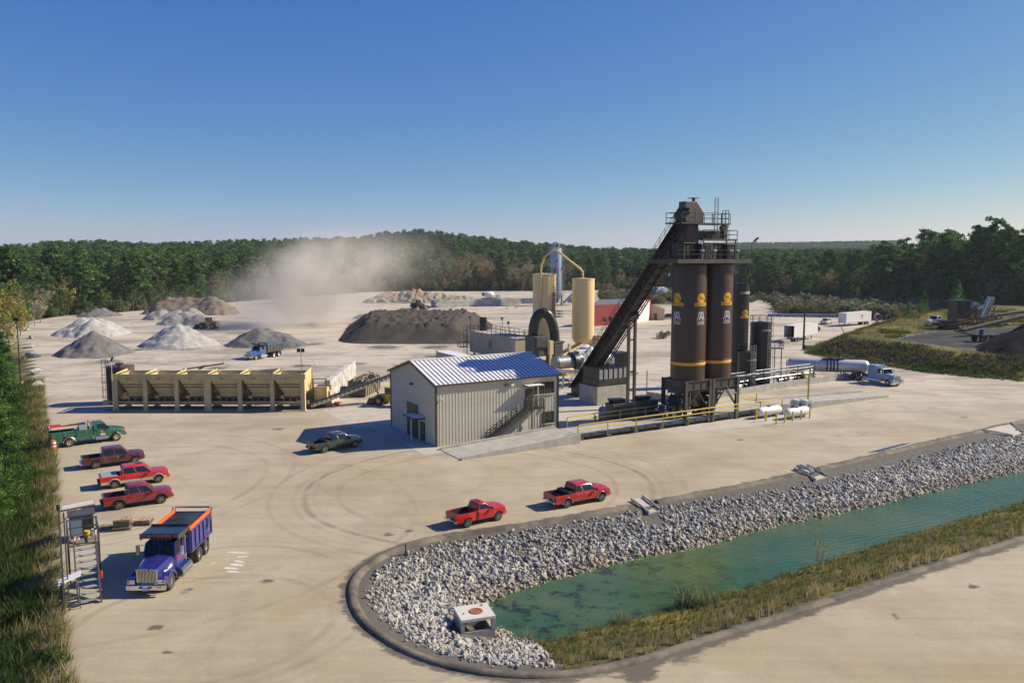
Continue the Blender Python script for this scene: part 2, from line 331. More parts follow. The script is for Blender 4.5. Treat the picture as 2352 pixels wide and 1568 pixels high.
def height(X, Y):
    X = np.asarray(X, float); Y = np.asarray(Y, float); h = np.zeros(X.shape)
    ik = inside(X, Y, KPa); iw = inside(X, Y, WPa)
    near = ik & (Y < 260)
    if near.any():
        dk, _ = seg_dist(X[near], Y[near], KPa); dw, _ = seg_dist(X[near], Y[near], WPa); w = iw[near]
        d = np.maximum(dk-.9, 0); hh = WZ*d/(d+dw+1e-6)*1.02
        h[near] = np.where(w, WZ-.15-1.1*sst(dw/5), hh-.05)
    il = inside(X, Y, LEpoly)
    if il.any():
        d, _ = seg_dist(X[il], Y[il], LE, False); k = np.interp(Y[il], [20, 80, 140, 200], [.30, .26, .10, .03]); h[il] = -np.minimum(d*k, 4.5*k/.26)
    ib = inside(X, Y, BKa)
    if ib.any():
        d, _ = seg_dist(X[ib], Y[ib], BKa[:-2], False)
        h[ib] = 3.6*sst(d/9.5) + .25*np.sin(X[ib]*.31+Y[ib]*.2)*sst(d/9.5)*(1-sst((d-10)/8))
    dist = np.hypot(X, Y); xs = 1176+FPX*X/np.maximum(Y, 30); yr = np.interp(xs, RIDGE[:, 0], RIDGE[:, 1])
    hill = (21+(589-yr)*.602)-13
    h = h + np.where(dist > 430, np.maximum(hill, 0)*sst((dist-430)/670), 0)*(Y > 0)
    far = 38+21*sst((xs-1350)/350)+4*np.sin(X*.0021+1)+4*np.sin(X*.0057)
    h = np.where(dist > 1150, h*(1-sst((dist-1150)/900))+far*sst((dist-1900)/1100), h)
    return h
def axis(lo, hi, step, out_lo, out_hi, g=1.13):
    a = list(np.arange(lo, hi+1e-6, step)); s = step
    while a[-1] < out_hi: s *= g; a.append(a[-1]+s)
    s = step
    while a[0] > out_lo: s *= g; a.insert(0, a[0]-s)
    return np.array(a)
gx = axis(-50, 75, .5, -6000, 6000, 1.06); gy = axis(30, 112, .5, -60, 7000, 1.035)
GX, GY = np.meshgrid(gx, gy); GZ = height(GX, GY)
nx, ny = len(gx), len(gy)
gv = np.stack([GX, GY, GZ], -1).reshape(-1, 3)
ii = np.arange(nx*ny).reshape(ny, nx)
gf = np.stack([ii[:-1, :-1], ii[:-1, 1:], ii[1:, 1:], ii[1:, :-1]], -1).reshape(-1, 4)
gme = bpy.data.meshes.new('ground'); gme.vertices.add(len(gv)); gme.vertices.foreach_set('co', gv.ravel())
gme.loops.add(gf.size); gme.loops.foreach_set('vertex_index', gf.ravel()); gme.polygons.add(len(gf)); gme.polygons.foreach_set('loop_start', np.arange(0, gf.size, 4)); gme.polygons.foreach_set('loop_total', np.full(len(gf), 4))
gme.update(); gme.validate(); gme.polygons.foreach_set('use_smooth', np.ones(len(gf), bool))
ik = inside(GX, GY, KPa); dk, kidx = seg_dist(GX, GY, KPa, False); dw, _ = seg_dist(GX, GY, WPa); iw = inside(GX, GY, WPa)
NK = len(KPa); k_sw = NK*0.63                                       # along the kerb: stones before, grass after
i_sw = int(np.argmin([abs((p-at(1300, 1548)).length) for p in KP])); k_sw = i_sw
il = inside(GX, GY, LEpoly); dl, _ = seg_dist(GX, GY, LE, False)
ib = inside(GX, GY, BKa); db, _ = seg_dist(GX, GY, BKa[:-2], False)
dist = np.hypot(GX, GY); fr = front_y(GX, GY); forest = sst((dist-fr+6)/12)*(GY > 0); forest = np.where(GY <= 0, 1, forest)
stonez = ik & (kidx < k_sw); grassz = ik & (kidx >= k_sw)
grass = np.where(grassz, sst((dk-.3)/.5), 0); grass = np.maximum(grass, np.where(il, sst((dl-.2)/2.0), 0)*np.interp(GY, [60, 130, 150, 230], [1, .9, .9, .25]))
plat_dark = np.where(ib & (db > 9), sst((db-10)/3), 0)*inside(GX, GY, np.array([(p.x, p.y) for p in [hz(1985, 797, 155), hz(2130, 768, 185), hz(2352, 755, 200), Vector((260, 200, 0)), Vector((260, 90, 0)), hz(2400, 812, 145), hz(2230, 806, 147), hz(2050, 800, 150)]]))
grass = np.maximum(grass, np.where(ib, sst(db/1.2), 0)*(1-plat_dark))
SCRUB = np.array([(p.x, p.y) for p in [at(*q) for q in ((1780, 688), (1786, 712), (1800, 722), (1900, 727), (2040, 738), (2110, 728), (2250, 715), (2250, 700), (2000, 690))]]); grass = np.maximum(grass, inside(GX, GY, SCRUB).astype(float))
SC2 = np.array([(p.x, p.y) for p in [at(*q) for q in ((1380, 694), (1500, 700), (1610, 698), (1700, 690), (1700, 670), (1380, 670))]]); grass = np.maximum(grass, inside(GX, GY, SC2).astype(float))
gravel = np.where(stonez, sst((dk-.5)/.8), 0)
dpt = lambda x, y: np.hypot(GX-at(x, y).x, GY-at(x, y).y)
stain = np.where(~ik, np.exp(-(np.maximum(dk-.2, 0)/.75)**2)*.9, 1-sst((dk-1)/.8))*(dk < 6)
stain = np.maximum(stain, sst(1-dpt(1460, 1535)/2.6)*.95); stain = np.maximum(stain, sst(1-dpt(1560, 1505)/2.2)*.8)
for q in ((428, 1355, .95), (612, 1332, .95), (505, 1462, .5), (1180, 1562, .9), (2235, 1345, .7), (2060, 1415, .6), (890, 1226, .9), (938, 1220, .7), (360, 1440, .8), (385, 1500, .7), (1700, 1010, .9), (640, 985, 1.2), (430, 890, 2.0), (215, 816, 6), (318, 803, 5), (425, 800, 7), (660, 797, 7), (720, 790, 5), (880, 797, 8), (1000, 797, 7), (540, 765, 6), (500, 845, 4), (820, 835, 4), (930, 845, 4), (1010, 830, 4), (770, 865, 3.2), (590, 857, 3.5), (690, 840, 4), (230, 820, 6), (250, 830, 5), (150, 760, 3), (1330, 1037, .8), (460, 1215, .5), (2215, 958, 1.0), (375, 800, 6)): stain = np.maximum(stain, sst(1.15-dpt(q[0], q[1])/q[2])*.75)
def vcol(me, name, r, g, b, r2=None):
    a = me.color_attributes.new(name, 'FLOAT_COLOR', 'POINT'); d = np.stack([r, g, b, np.ones_like(r)], -1).reshape(-1, 4).astype('f'); a.data.foreach_set('color', d.ravel())
vcol(gme, 'zone_a', grass.astype(float), forest.astype(float), gravel.astype(float)); vcol(gme, 'zone_b', stain.astype(float), plat_dark.astype(float), (sst((GY-66)/85)).astype(float)*(~ib))

class NB:
    """small node-building shorthand"""
    def __init__(s, name):
        s.m = bpy.data.materials.new(name); s.m.use_nodes = True; s.nt = s.m.node_tree; s.N = s.nt.nodes; s.L = s.nt.links; s.b = s.N['Principled BSDF']
        s.pos = s.N.new('ShaderNodeNewGeometry').outputs['Position']
    def noise(s, sc, det=5, rough=.6, vec=None, out=0):
        n = s.N.new('ShaderNodeTexNoise'); n.inputs['Scale'].default_value = sc; n.inputs['Detail'].default_value = det; n.inputs['Roughness'].default_value = rough
        s.L.new(vec or s.pos, n.inputs['Vector']); return n.outputs[out]
    def math(s, op, a, b=0.0, c=None, clamp=False):
        n = s.N.new('ShaderNodeMath'); n.operation = op; n.use_clamp = clamp
        for i, q in enumerate((a, b, c)):
            if q is None: continue
            if isinstance(q, (int, float)): n.inputs[i].default_value = q
            else: s.L.new(q, n.inputs[i])
        return n.outputs[0]
    def rng(s, a, lo, hi, o0=0.0, o1=1.0, smooth=False):
        n = s.N.new('ShaderNodeMapRange'); s.L.new(a, n.inputs[0]); n.interpolation_type = 'SMOOTHSTEP' if smooth else 'LINEAR'
        for i, q in zip((1, 2, 3, 4), (lo, hi, o0, o1)): n.inputs[i].default_value = q
        return n.outputs[0]
    def mix(s, f, a, b):
        n = s.N.new('ShaderNodeMix'); n.data_type = 'RGBA'
        for i, q in ((0, f), (6, a), (7, b)):
            if isinstance(q, (int, float)): n.inputs[i].default_value = q
            elif isinstance(q, tuple): n.inputs[i].default_value = (*q, 1)
            else: s.L.new(q, n.inputs[i])
        return n.outputs[2]
    def mapv(s, rot=0, scale=(1, 1, 1), loc=(0, 0, 0)):
        n = s.N.new('ShaderNodeMapping'); s.L.new(s.pos, n.inputs[0]); n.inputs['Rotation'].default_value = (0, 0, rot); n.inputs['Scale'].default_value = scale; n.inputs['Location'].default_value = loc; return n.outputs[0]
    def attr(s, name):
        n = s.N.new('ShaderNodeVertexColor'); n.layer_name = name; q = s.N.new('ShaderNodeSeparateColor'); s.L.new(n.outputs[0], q.inputs[0]); return q.outputs
    def bump(s, h, st=.5, d=.1):
        n = s.N.new('ShaderNodeBump'); n.inputs['Strength'].default_value = st; n.inputs['Distance'].default_value = d; s.L.new(h, n.inputs['Height']); s.L.new(n.outputs[0], s.b.inputs['Normal'])
    def col(s, c, rough=.9):
        s.L.new(c, s.b.inputs['Base Color'])
        if isinstance(rough, float): s.b.inputs['Roughness'].default_value = rough
        else: s.L.new(rough, s.b.inputs['Roughness'])
g = NB('ground')
za = g.attr('zone_a'); zb = g.attr('zone_b')
big = g.noise(.045, 5, .6); mid = g.noise(.35, 6, .65); fine = g.noise(5, 5, .7); pebble = g.noise(22, 3, .6)
drive = g.noise(.6, 6, .7, g.mapv(-TH, (.07, 1.6, 1)))               # wear along the driving lane
drive2 = g.noise(.8, 4, .6, g.mapv(R(-8), (.16, .9, 1)))
base = g.mix(g.rng(big, .35, .65, 0, 1, True), (0.395, 0.318, 0.192), (0.48, 0.41, 0.285))
base = g.mix(g.math('MULTIPLY', g.rng(drive, .46, .66), .33), base, (0.31, 0.245, 0.15))
base = g.mix(g.math('MULTIPLY', g.rng(drive, .46, .30), .30), base, (0.52, 0.44, 0.30))
back = g.mix(g.rng(drive2, .35, .65), (0.52, 0.445, 0.335), (0.64, 0.56, 0.435))
back = g.mix(g.math('MULTIPLY', g.rng(mid, .52, .72), g.rng(big, .45, .6)), back, (0.20, 0.185, 0.16)); back = g.mix(g.math('MULTIPLY', g.rng(g.noise(.06, 7, .7, g.mapv(R(-10), (.5, 1.3, 1))), .48, .60), .75), back, (0.235, 0.21, 0.172)); back = g.mix(g.math('MULTIPLY', g.rng(g.noise(.5, 5, .7, g.mapv(R(12), (.10, 1.2, 1))), .54, .66), .45), back, (0.22, 0.195, 0.16))
base = g.mix(zb[2], base, back)
# dusty blotches, darker damp bands and fine scuffs
blot = g.noise(.16, 7, .68, None); base = g.mix(g.math('MULTIPLY', g.rng(blot, .50, .64), .40), base, (0.27, 0.215, 0.145)); base = g.mix(g.math('MULTIPLY', g.rng(blot, .46, .36), .35), base, (0.55, 0.48, 0.36))
scuff = g.noise(1.3, 3, .5, g.mapv(R(-52), (.06, 1.4, 1))); base = g.mix(g.math('MULTIPLY', g.math('MULTIPLY', g.rng(scuff, .60, .70), g.rng(g.noise(.05, 3), .48, .6)), .4), base, (0.20, 0.165, 0.12))
# wheel tracks: rings swept by turning trucks
for cx, cy, r0, wdt, a in ((-3.0, 71.5, 15.6, 1.3, .75), (-3.0, 71.5, 12.6, .7, .5), (-3.0, 71.5, 18.5, .9, .35), (-18.0, 44.0, 7.2, 1.1, .45), (-19.0, 46.0, 10.5, 1.0, .4), (-30.0, 62.0, 22.0, .9, .35), (-62.0, 150.0, 24.0, 1.4, .5), (-30.0, 170.0, 30.0, 1.6, .45), (-10.0, 75.0, 8.5, .6, .4), (-40.0, 72.0, 16.5, .8, .4), (-42.0, 73.0, 20.5, 1.0, .3), (-9.0, 42.0, 7.5, .8, .25)):
    sx = g.N.new('ShaderNodeSeparateXYZ'); g.L.new(g.pos, sx.inputs[0])
    dx = g.math('SUBTRACT', sx.outputs[0], cx); dy = g.math('SUBTRACT', sx.outputs[1], cy)
    rr = g.math('SQRT', g.math('ADD', g.math('MULTIPLY', dx, dx), g.math('MULTIPLY', dy, dy)))
    rr = g.math('ADD', rr, g.math('MULTIPLY', g.noise(.05, 1), 3.0))
    e = g.math('ABSOLUTE', g.math('SUBTRACT', rr, r0+1.5)); band = g.rng(e, wdt, wdt*.2); lines = g.rng(g.math('SINE', g.math('MULTIPLY', rr, 6.0)), -.8, .9)
    f = g.math('MULTIPLY', g.math('MULTIPLY', band, lines), g.math('MULTIPLY', g.rng(mid, .35, .6), a)); base = g.mix(f, base, (0.205, 0.163, 0.112))
base = g.mix(g.math('MULTIPLY', g.rng(fine, .3, .7), .28), base, (0.22, 0.18, 0.125))
spot = g.math('MULTIPLY', g.rng(g.noise(.9, 4, .7), .66, .74), .45); base = g.mix(spot, base, (0.14, 0.12, 0.095))
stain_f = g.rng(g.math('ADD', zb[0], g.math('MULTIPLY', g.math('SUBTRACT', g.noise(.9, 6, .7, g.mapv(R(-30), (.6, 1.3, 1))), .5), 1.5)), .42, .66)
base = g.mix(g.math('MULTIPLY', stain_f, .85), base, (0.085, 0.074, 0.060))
gsl = g.mix(g.rng(g.noise(3, 4), .3, .7), (0.16, 0.15, 0.13), (0.07, 0.066, 0.06)); base = g.mix(za[2], base, gsl)
gc = g.mix(g.rng(g.noise(.5, 6), .35, .65), (0.055, 0.07, 0.020), (0.17, 0.135, 0.05)); gc = g.mix(g.rng(fine, .35, .7), gc, (0.045, 0.05, 0.018)); gc = g.mix(g.math('MULTIPLY', g.rng(g.noise(.11, 4), .5, .62), .8), gc, (0.25, 0.215, 0.04))
gedge = g.rng(g.math('ADD', za[0], g.math('MULTIPLY', g.math('SUBTRACT', g.noise(1.5, 5, .7), .5), .9)), .35, .65); base = g.mix(gedge, base, gc)
dk2 = g.mix(g.rng(g.noise(.25, 6), .4, .7), (0.014, 0.014, 0.013), (0.070, 0.068, 0.058)); base = g.mix(zb[1], base, dk2)
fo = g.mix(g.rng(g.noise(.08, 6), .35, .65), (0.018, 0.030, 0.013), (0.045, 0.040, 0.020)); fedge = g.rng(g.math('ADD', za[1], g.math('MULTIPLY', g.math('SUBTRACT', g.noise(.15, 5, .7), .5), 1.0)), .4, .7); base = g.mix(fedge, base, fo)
g.col(base, .93); g.b.inputs['Specular IOR Level'].default_value = .25
g.bump(g.math('ADD', g.math('MULTIPLY', fine, .6), g.math('MULTIPLY', pebble, .35)), .35, .06)
gme.materials.append(g.m); ground = struct(obj('ground', gme))
def zat(x, y): return float(height(np.array([x]), np.array([y]))[0])

# ------------------------------------------------------------------ pond water
wb = MB()
Wc = np.array([(p.x, p.y) for p in WP])
wpl = [(x, y, WZ) for x, y in Wc]
# grown outwards a little so that the sheet ends under the bank
nn = len(Wc); grow = []
ar = sum(Wc[i][0]*Wc[(i+1) % nn][1]-Wc[(i+1) % nn][0]*Wc[i][1] for i in range(nn)); sgn = 1 if ar > 0 else -1
for i in range(nn):
    d = Wc[(i+1) % nn]-Wc[i-1]; l = np.hypot(*d)+1e-9; grow.append((Wc[i][0]+sgn*d[1]/l*.5, Wc[i][1]-sgn*d[0]/l*.5, WZ))
wme = bpy.data.meshes.new('pond_water'); wme.from_pydata(grow, [], [tuple(range(nn))])
w = NB('pond_water'); n1 = w.noise(.09, 5, .6); n2 = w.noise(.5, 6, .65)
wc = w.mix(w.rng(n1, .35, .65, 0, 1, True), (0.036, 0.092, 0.036), (0.085, 0.122, 0.045))
sx = w.N.new('ShaderNodeSeparateXYZ'); w.L.new(w.pos, sx.inputs[0]); lx = w.rng(w.math('SUBTRACT', sx.outputs[0], w.math('MULTIPLY', sx.outputs[1], .1)), 14, -2)
mats_f = w.math('MULTIPLY', w.rng(w.noise(.8, 6, .7), .50, .64), w.math('ADD', w.math('MULTIPLY', lx, .9), .10)); wc = w.mix(mats_f, wc, (0.016, 0.022, 0.012))
w.col(wc, .13); w.b.inputs['IOR'].default_value = 1.33
wv = w.N.new('ShaderNodeTexWave'); wv.inputs['Scale'].default_value = .55; wv.inputs['Distortion'].default_value = 6; wv.inputs['Detail'].default_value = 3; w.L.new(w.mapv(R(65)), wv.inputs['Vector'])
w.bump(w.math('ADD', w.math('MULTIPLY', wv.outputs[0], w.rng(sx.outputs[0], 5, 30)), w.math('MULTIPLY', w.noise(3, 3), .5)), .30, .10)
wme.materials.append(w.m); struct(obj('pond_water', wme))

# ------------------------------------------------------------------ kerb: an asphalt berm swept along the pond
FL1, FL2, FL3 = at(1475, 1162), at(1855, 1085), at(2285, 983)
def kerb_run(pts):
    rings = []
    prof = [(-.32, -.12), (-.30, .03), (-.16, .17), (.14, .17), (.30, .02), (.55, -.22)]
    for i, p in enumerate(pts):
        d = (pts[min(i+1, len(pts)-1)]-pts[max(i-1, 0)]).normalized(); n = Vector((-d.y, d.x, 0))
        rings.append([p+n*a+Vector((0, 0, b)) for a, b in prof])
    mb = MB(); mb.rings(rings, 0, True, True); return mb
KS = smooth_poly(KP, 3); runs = [[]]
for p in KS:
    if (p-FL1).length < 1.25 or (p-FL2).length < 1.35 or (p-FL3).length < 2.6:
        if runs[-1]: runs.append([])
    else: runs[-1].append(p)
for r_ in runs:
    if len(r_) > 2: struct(kerb_run(r_).build('kerb', M['kerb_asphalt'], smooth=True, ang=50))

# ------------------------------------------------------------------ riprap: broken stones on the bank
def stone_templates(n=10, seed=5):
    rr = np.random.RandomState(seed); out = []
    for k in range(n):
        bm = bmesh.new()
        for i in range(11):
            v = rr.normal(size=3); v /= np.linalg.norm(v); v *= np.array([1, .72, .58])*(.8+.4*rr.rand()); bm.verts.new(v)
        res = bmesh.ops.convex_hull(bm, input=bm.verts); bmesh.ops.delete(bm, geom=[e for e in res['geom_interior'] if isinstance(e, bmesh.types.BMVert)], context='VERTS')
        bmesh.ops.triangulate(bm, faces=bm.faces[:]); bm.verts.index_update(); vs = np.array([v.co for v in bm.verts]); fs = np.array([[v.index for v in f.verts] for f in bm.faces]); bm.free(); out.append((vs, fs))
    return out
ST = stone_templates()
st = NB('riprap_stone'); nn1 = st.noise(1.6, 5, .65); nn2 = st.noise(.25, 4)
c = st.mix(st.rng(nn1, .35, .65), (0.20, 0.195, 0.18), (0.53, 0.505, 0.445)); c = st.mix(st.math('MULTIPLY', st.rng(st.noise(2.2, 2), .60, .70), .6), c, (0.13, 0.13, 0.13))
sz = st.N.new('ShaderNodeSeparateXYZ'); st.L.new(st.pos, sz.inputs[0]); c = st.mix(st.math('MULTIPLY', st.rng(st.noise(.35, 5, .7), .48, .62), .55), c, (0.30, 0.255, 0.19)); c = st.mix(st.rng(sz.outputs[2], WZ+.75, WZ+.15, 0, .6), c, (0.30, 0.23, 0.15))
st.col(c, .9); st.bump(st.noise(14, 4), .3, .05)
def rot_rand(r):
    q = r.normal(size=4); q /= np.linalg.norm(q); a, b, c_, d = q
    return np.array([[1-2*(c_*c_+d*d), 2*(b*c_-a*d), 2*(b*d+a*c_)], [2*(b*c_+a*d), 1-2*(b*b+d*d), 2*(c_*d-a*b)], [2*(b*d-a*c_), 2*(c_*d+a*b), 1-2*(b*b+c_*c_)]])
N0 = 900000
sxp = nrng.uniform(-14, 110, N0); syp = nrng.uniform(34, 135, N0)
m_ = inside(sxp, syp, KPa); sxp, syp = sxp[m_], syp[m_]
sdk, ski = seg_dist(sxp, syp, KPa, False); sdw, _ = seg_dist(sxp, syp, WPa); siw = inside(sxp, syp, WPa)
far_top = np.clip((sxp-12)/25, 0, 1)*1.0                             # on the far bank a strip of fine gravel under the kerb
fade = np.clip((sdk-.7-far_top)/1.3, 0, 1)
ok = (ski < k_sw-1.0) & (fade > nrng.rand(len(sxp))*.9+.02) & (~siw | (sdw < .35)) & (nrng.rand(len(sxp)) < .97)
inl = at(1085, 1432, -1.0); ok &= (np.hypot(sxp-inl.x, syp-inl.y) > 1.5)
for fp, fd in ((FL1, Vector((.35, -.94, 0))), (FL2, Vector((.45, -.9, 0)))):
    rx_, ry_ = sxp-fp.x, syp-fp.y; al = rx_*fd.x+ry_*fd.y; ac = np.abs(-rx_*fd.y+ry_*fd.x); ok &= ~((al < 2.3) & (al > -.6) & (ac < .8))
sxp, syp, sdk = sxp[ok], syp[ok], sdk[ok]; szp = height(sxp, syp)
keep = np.arange(len(sxp))
size = np.clip(nrng.lognormal(math.log(.115), .55, len(sxp)), .06, .36)*np.where(sdk < 3, .8, 1.0)
depth = np.hypot(sxp, syp); inv = (np.abs(sxp/syp) < .66) & (depth > 37)
order = np.argsort(-(size/depth)*inv); big300 = set(order[:300].tolist())
riprap = thing('riprap_bank', 'bank of loose grey broken stones sloping down to the green pond', 'riprap', (0, 0, 0)); del riprap['category']; struct(riprap); 
SV, SF = [], []; vo = 0; stm = []
for k, (tv, tf) in enumerate(ST):
    me = bpy.data.meshes.new('stone'); me.from_pydata(tv.tolist(), [], tf.tolist()); me.materials.append(st.m); stm.append(me)
for i in range(len(sxp)):
    k = i % len(ST); tv, tf = ST[k]; z = szp[i]+size[i]*.22
    if i in big300:
        o = bpy.data.objects.new('stone', stm[k]); COL.objects.link(o); o.parent = riprap; o.location = (sxp[i], syp[i], z); o.scale = [size[i]]*3; o.rotation_euler = nrng.uniform(0, 6.28, 3)
    else:
        SV.append((tv*size[i]) @ rot_rand(nrng).T + np.array([sxp[i], syp[i], z])); SF.append(tf+vo); vo += len(tv)
def np_mesh(name, V, F, m, colors=None, smooth=False):
    V = np.asarray(V, 'f'); F = np.asarray(F, 'i'); k = F.shape[1]
    me = bpy.data.meshes.new(name); me.vertices.add(len(V)); me.vertices.foreach_set('co', V.ravel()); me.loops.add(F.size); me.loops.foreach_set('vertex_index', F.ravel())
    me.polygons.add(len(F)); me.polygons.foreach_set('loop_start', np.arange(0, F.size, k)); me.polygons.foreach_set('loop_total', np.full(len(F), k)); me.materials.append(m)
    if colors is not None:
        a = me.color_attributes.new('tint', 'FLOAT_COLOR', 'POINT'); a.data.foreach_set('color', np.concatenate([colors, np.ones((len(colors), 1))], 1).astype('f').ravel())
    me.update(); 
    if smooth: me.polygons.foreach_set('use_smooth', np.ones(len(F), bool))
    return me
o = obj('stones', np_mesh('stones', np.concatenate(SV), np.concatenate(SF), st.m), riprap); o['kind'] = 'stuff'

# ------------------------------------------------------------------ grass (blades as one mass per strip)
def leafmat(name, trans=.3, rnd=.25):
    m = bpy.data.materials.new(name); m.use_nodes = True; nt = m.node_tree; N = nt.nodes; L = nt.links; N.clear()
    a = N.new('ShaderNodeVertexColor'); a.layer_name = 'tint'; oi = N.new('ShaderNodeObjectInfo'); mr = N.new('ShaderNodeMapRange'); mr.inputs[3].default_value = 1-rnd; mr.inputs[4].default_value = 1+rnd; L.new(oi.outputs['Random'], mr.inputs[0])
    v = N.new('ShaderNodeVectorMath'); v.operation = 'SCALE'; L.new(a.outputs[0], v.inputs[0]); L.new(mr.outputs[0], v.inputs['Scale'])
    d = N.new('ShaderNodeBsdfDiffuse'); t = N.new('ShaderNodeBsdfTranslucent'); x = N.new('ShaderNodeMixShader'); x.inputs[0].default_value = trans; o = N.new('ShaderNodeOutputMaterial')
    L.new(v.outputs[0], d.inputs[0]); L.new(v.outputs[0], t.inputs[0]); L.new(d.outputs[0], x.inputs[1]); L.new(t.outputs[0], x.inputs[2]); L.new(x.outputs[0], o.inputs[0]); return m
LEAF = leafmat('leaf'); GRASSM = leafmat('grass_blade', .35, 0)
def blades(X, Y, per, hgt, wid, cols, lean=.5, hvar=.5, z=None, wind=(0, 0)):
    n = len(X); Z = height(X, Y) if z is None else z
    X = np.repeat(X, per); Y = np.repeat(Y, per); Z = np.repeat(Z, per); H = np.repeat(hgt*(1-hvar+2*hvar*nrng.rand(n)), per)*nrng.uniform(.6, 1.1, n*per)
    a = nrng.uniform(0, 6.283, n*per); bx = X+nrng.normal(0, .12*hgt, n*per); by = Y+nrng.normal(0, .12*hgt, n*per); la = nrng.uniform(0, 6.283, n*per); ln = H*lean*nrng.rand(n*per)
    dx, dy = np.cos(a)*wid*.5, np.sin(a)*wid*.5
    V = np.stack([np.stack([bx-dx, by-dy, Z-.05], -1), np.stack([bx+dx, by+dy, Z-.05], -1), np.stack([bx+np.cos(la)*ln+wind[0]*H, by+np.sin(la)*ln+wind[1]*H, Z+H], -1)], 1).reshape(-1, 3)
    F = np.arange(len(V)).reshape(-1, 3); ci = cols[np.repeat(nrng.randint(0, len(cols), n), per)]*nrng.uniform(.75, 1.25, (n*per, 1)); C = np.repeat(ci, 3, 0)
    return V, F, C
def merge(parts):
    V, F, C = [], [], []; o = 0
    for v, f, c in parts: V.append(v); F.append(f+o); C.append(c); o += len(v)
    return np.concatenate(V), np.concatenate(F), np.concatenate(C)
STRAW = np.array([(.42, .33, .15), (.36, .28, .11), (.30, .25, .09), (.22, .20, .07), (.46, .38, .20)]); GREENG = np.array([(.14, .17, .045), (.18, .19, .05), (.11, .14, .04), (.23, .21, .07), (.30, .24, .09)])
X = nrng.uniform(0, 120, 60000); Y = nrng.uniform(36, 110, 60000); m_ = inside(X, Y, KPa); X, Y = X[m_], Y[m_]; d1, i1 = seg_dist(X, Y, KPa, False); d2, _ = seg_dist(X, Y, WPa); iw_ = inside(X, Y, WPa)
m_ = (i1 > k_sw-.8) & ~iw_ & (d1 > .45) & (np.hypot(X, Y) < 95); X, Y, d1, d2 = X[m_], Y[m_], d1[m_], d2[m_]
dry = (d1 < 1.9+.7*np.sin(X*1.7)) ; parts = [blades(X[dry], Y[dry], 8, .62, .05, STRAW, .6), blades(X[~dry], Y[~dry], 8, .36, .05, np.concatenate([GREENG, GREENG, STRAW[1:4]]), .8)]
V, F, C = merge(parts); o = obj('pond_grass', np_mesh('pond_grass', V, F, GRASSM, C)); o['kind'] = 'stuff'; o['label'] = 'strip of dry straw and green grass between pond and kerb'
X = nrng.uniform(-95, -15, 110000); Y = nrng.uniform(30, 135, 110000); m_ = inside(X, Y, LEpoly); X, Y = X[m_], Y[m_]; d1, _ = seg_dist(X, Y, LE, False)
m_ = (d1 > .35*np.sin(Y*1.3)+.35*np.sin(Y*3.1)) & (d1 < 26) & (np.abs(X) < Y*.66+6) & (nrng.rand(len(X)) < np.interp(Y, [30, 70, 135], [1, .8, .45])); X, Y, d1 = X[m_], Y[m_], d1[m_]
near_ = d1 < 1.6+.9*np.sin(Y*.9)+.7*np.sin(Y*2.3+1); olive = (nrng.rand(len(X)) < np.interp(Y, [60, 95], [.05, .40])) & ~near_; DKG = np.array([(.035, .075, .015), (.05, .10, .02), (.08, .13, .03), (.10, .16, .03), (.03, .055, .014), (.16, .16, .06)])
parts = [blades(X[near_], Y[near_], 8, .75, .055, np.concatenate([STRAW, GREENG]), .8, wind=(.25, .1)), blades(X[~near_ & ~olive], Y[~near_ & ~olive], 9, .8, .065, DKG, 1.1, wind=(.3, .1)), blades(X[olive], Y[olive], 7, .65, .065, np.concatenate([GREENG, STRAW[1:4]]), .9)]
V, F, C = merge(parts); o = obj('slope_grass', np_mesh('slope_grass', V, F, GRASSM, C)); o['kind'] = 'stuff'; o['label'] = 'long dark green grass on the slope left of the yard'
X = nrng.uniform(55, 200, 110000); Y = nrng.uniform(110, 260, 110000); m_ = inside(X, Y, BKa) & (X < Y*.67); X, Y = X[m_], Y[m_]; d1, _ = seg_dist(X, Y, BKa[:-2], False)
pd = inside(X, Y, np.array([(p.x, p.y) for p in [hz(1985, 797, 155), hz(2130, 768, 185), hz(2352, 755, 200), Vector((260, 200, 0)), Vector((260, 90, 0)), hz(2400, 812, 145), hz(2230, 806, 147), hz(2050, 800, 150)]])) & (d1 > 10)
m_ = ~pd & (d1 < 40); X, Y, d1 = X[m_], Y[m_], d1[m_]; nz = np.array([mnoise.noise(Vector((x*.12, y*.12, 3))) for x, y in zip(X, Y)])
yel = (d1 > 8.5) & (nz > -.25); brn = ~yel & (nz > -.05); keepy = nrng.rand(len(X)) < np.where(yel, .4, 1); YEL = np.array([(.34, .28, .05), (.28, .25, .05), (.38, .30, .08)]); BRN = np.array([(.15, .12, .05), (.12, .10, .045), (.09, .085, .04), (.20, .16, .07)]); BG = np.array([(.05, .075, .02), (.035, .055, .016), (.075, .09, .03)])
yel2 = yel & keepy
parts = [blades(X[yel2], Y[yel2], 5, .30, .13, YEL, .6), blades(X[brn], Y[brn], 7, .55, .12, BRN*1.35, 1.0), blades(X[~yel & ~brn], Y[~yel & ~brn], 7, .6, .12, BG*np.array([2.1, 1.8, 1.5]), 1.0)]
V, F, C = merge(parts); o = obj('bank_grass', np_mesh('bank_grass', V, F, GRASSM, C)); o['kind'] = 'stuff'; o['label'] = 'rough brown and yellow grass on the bank behind the tanker'
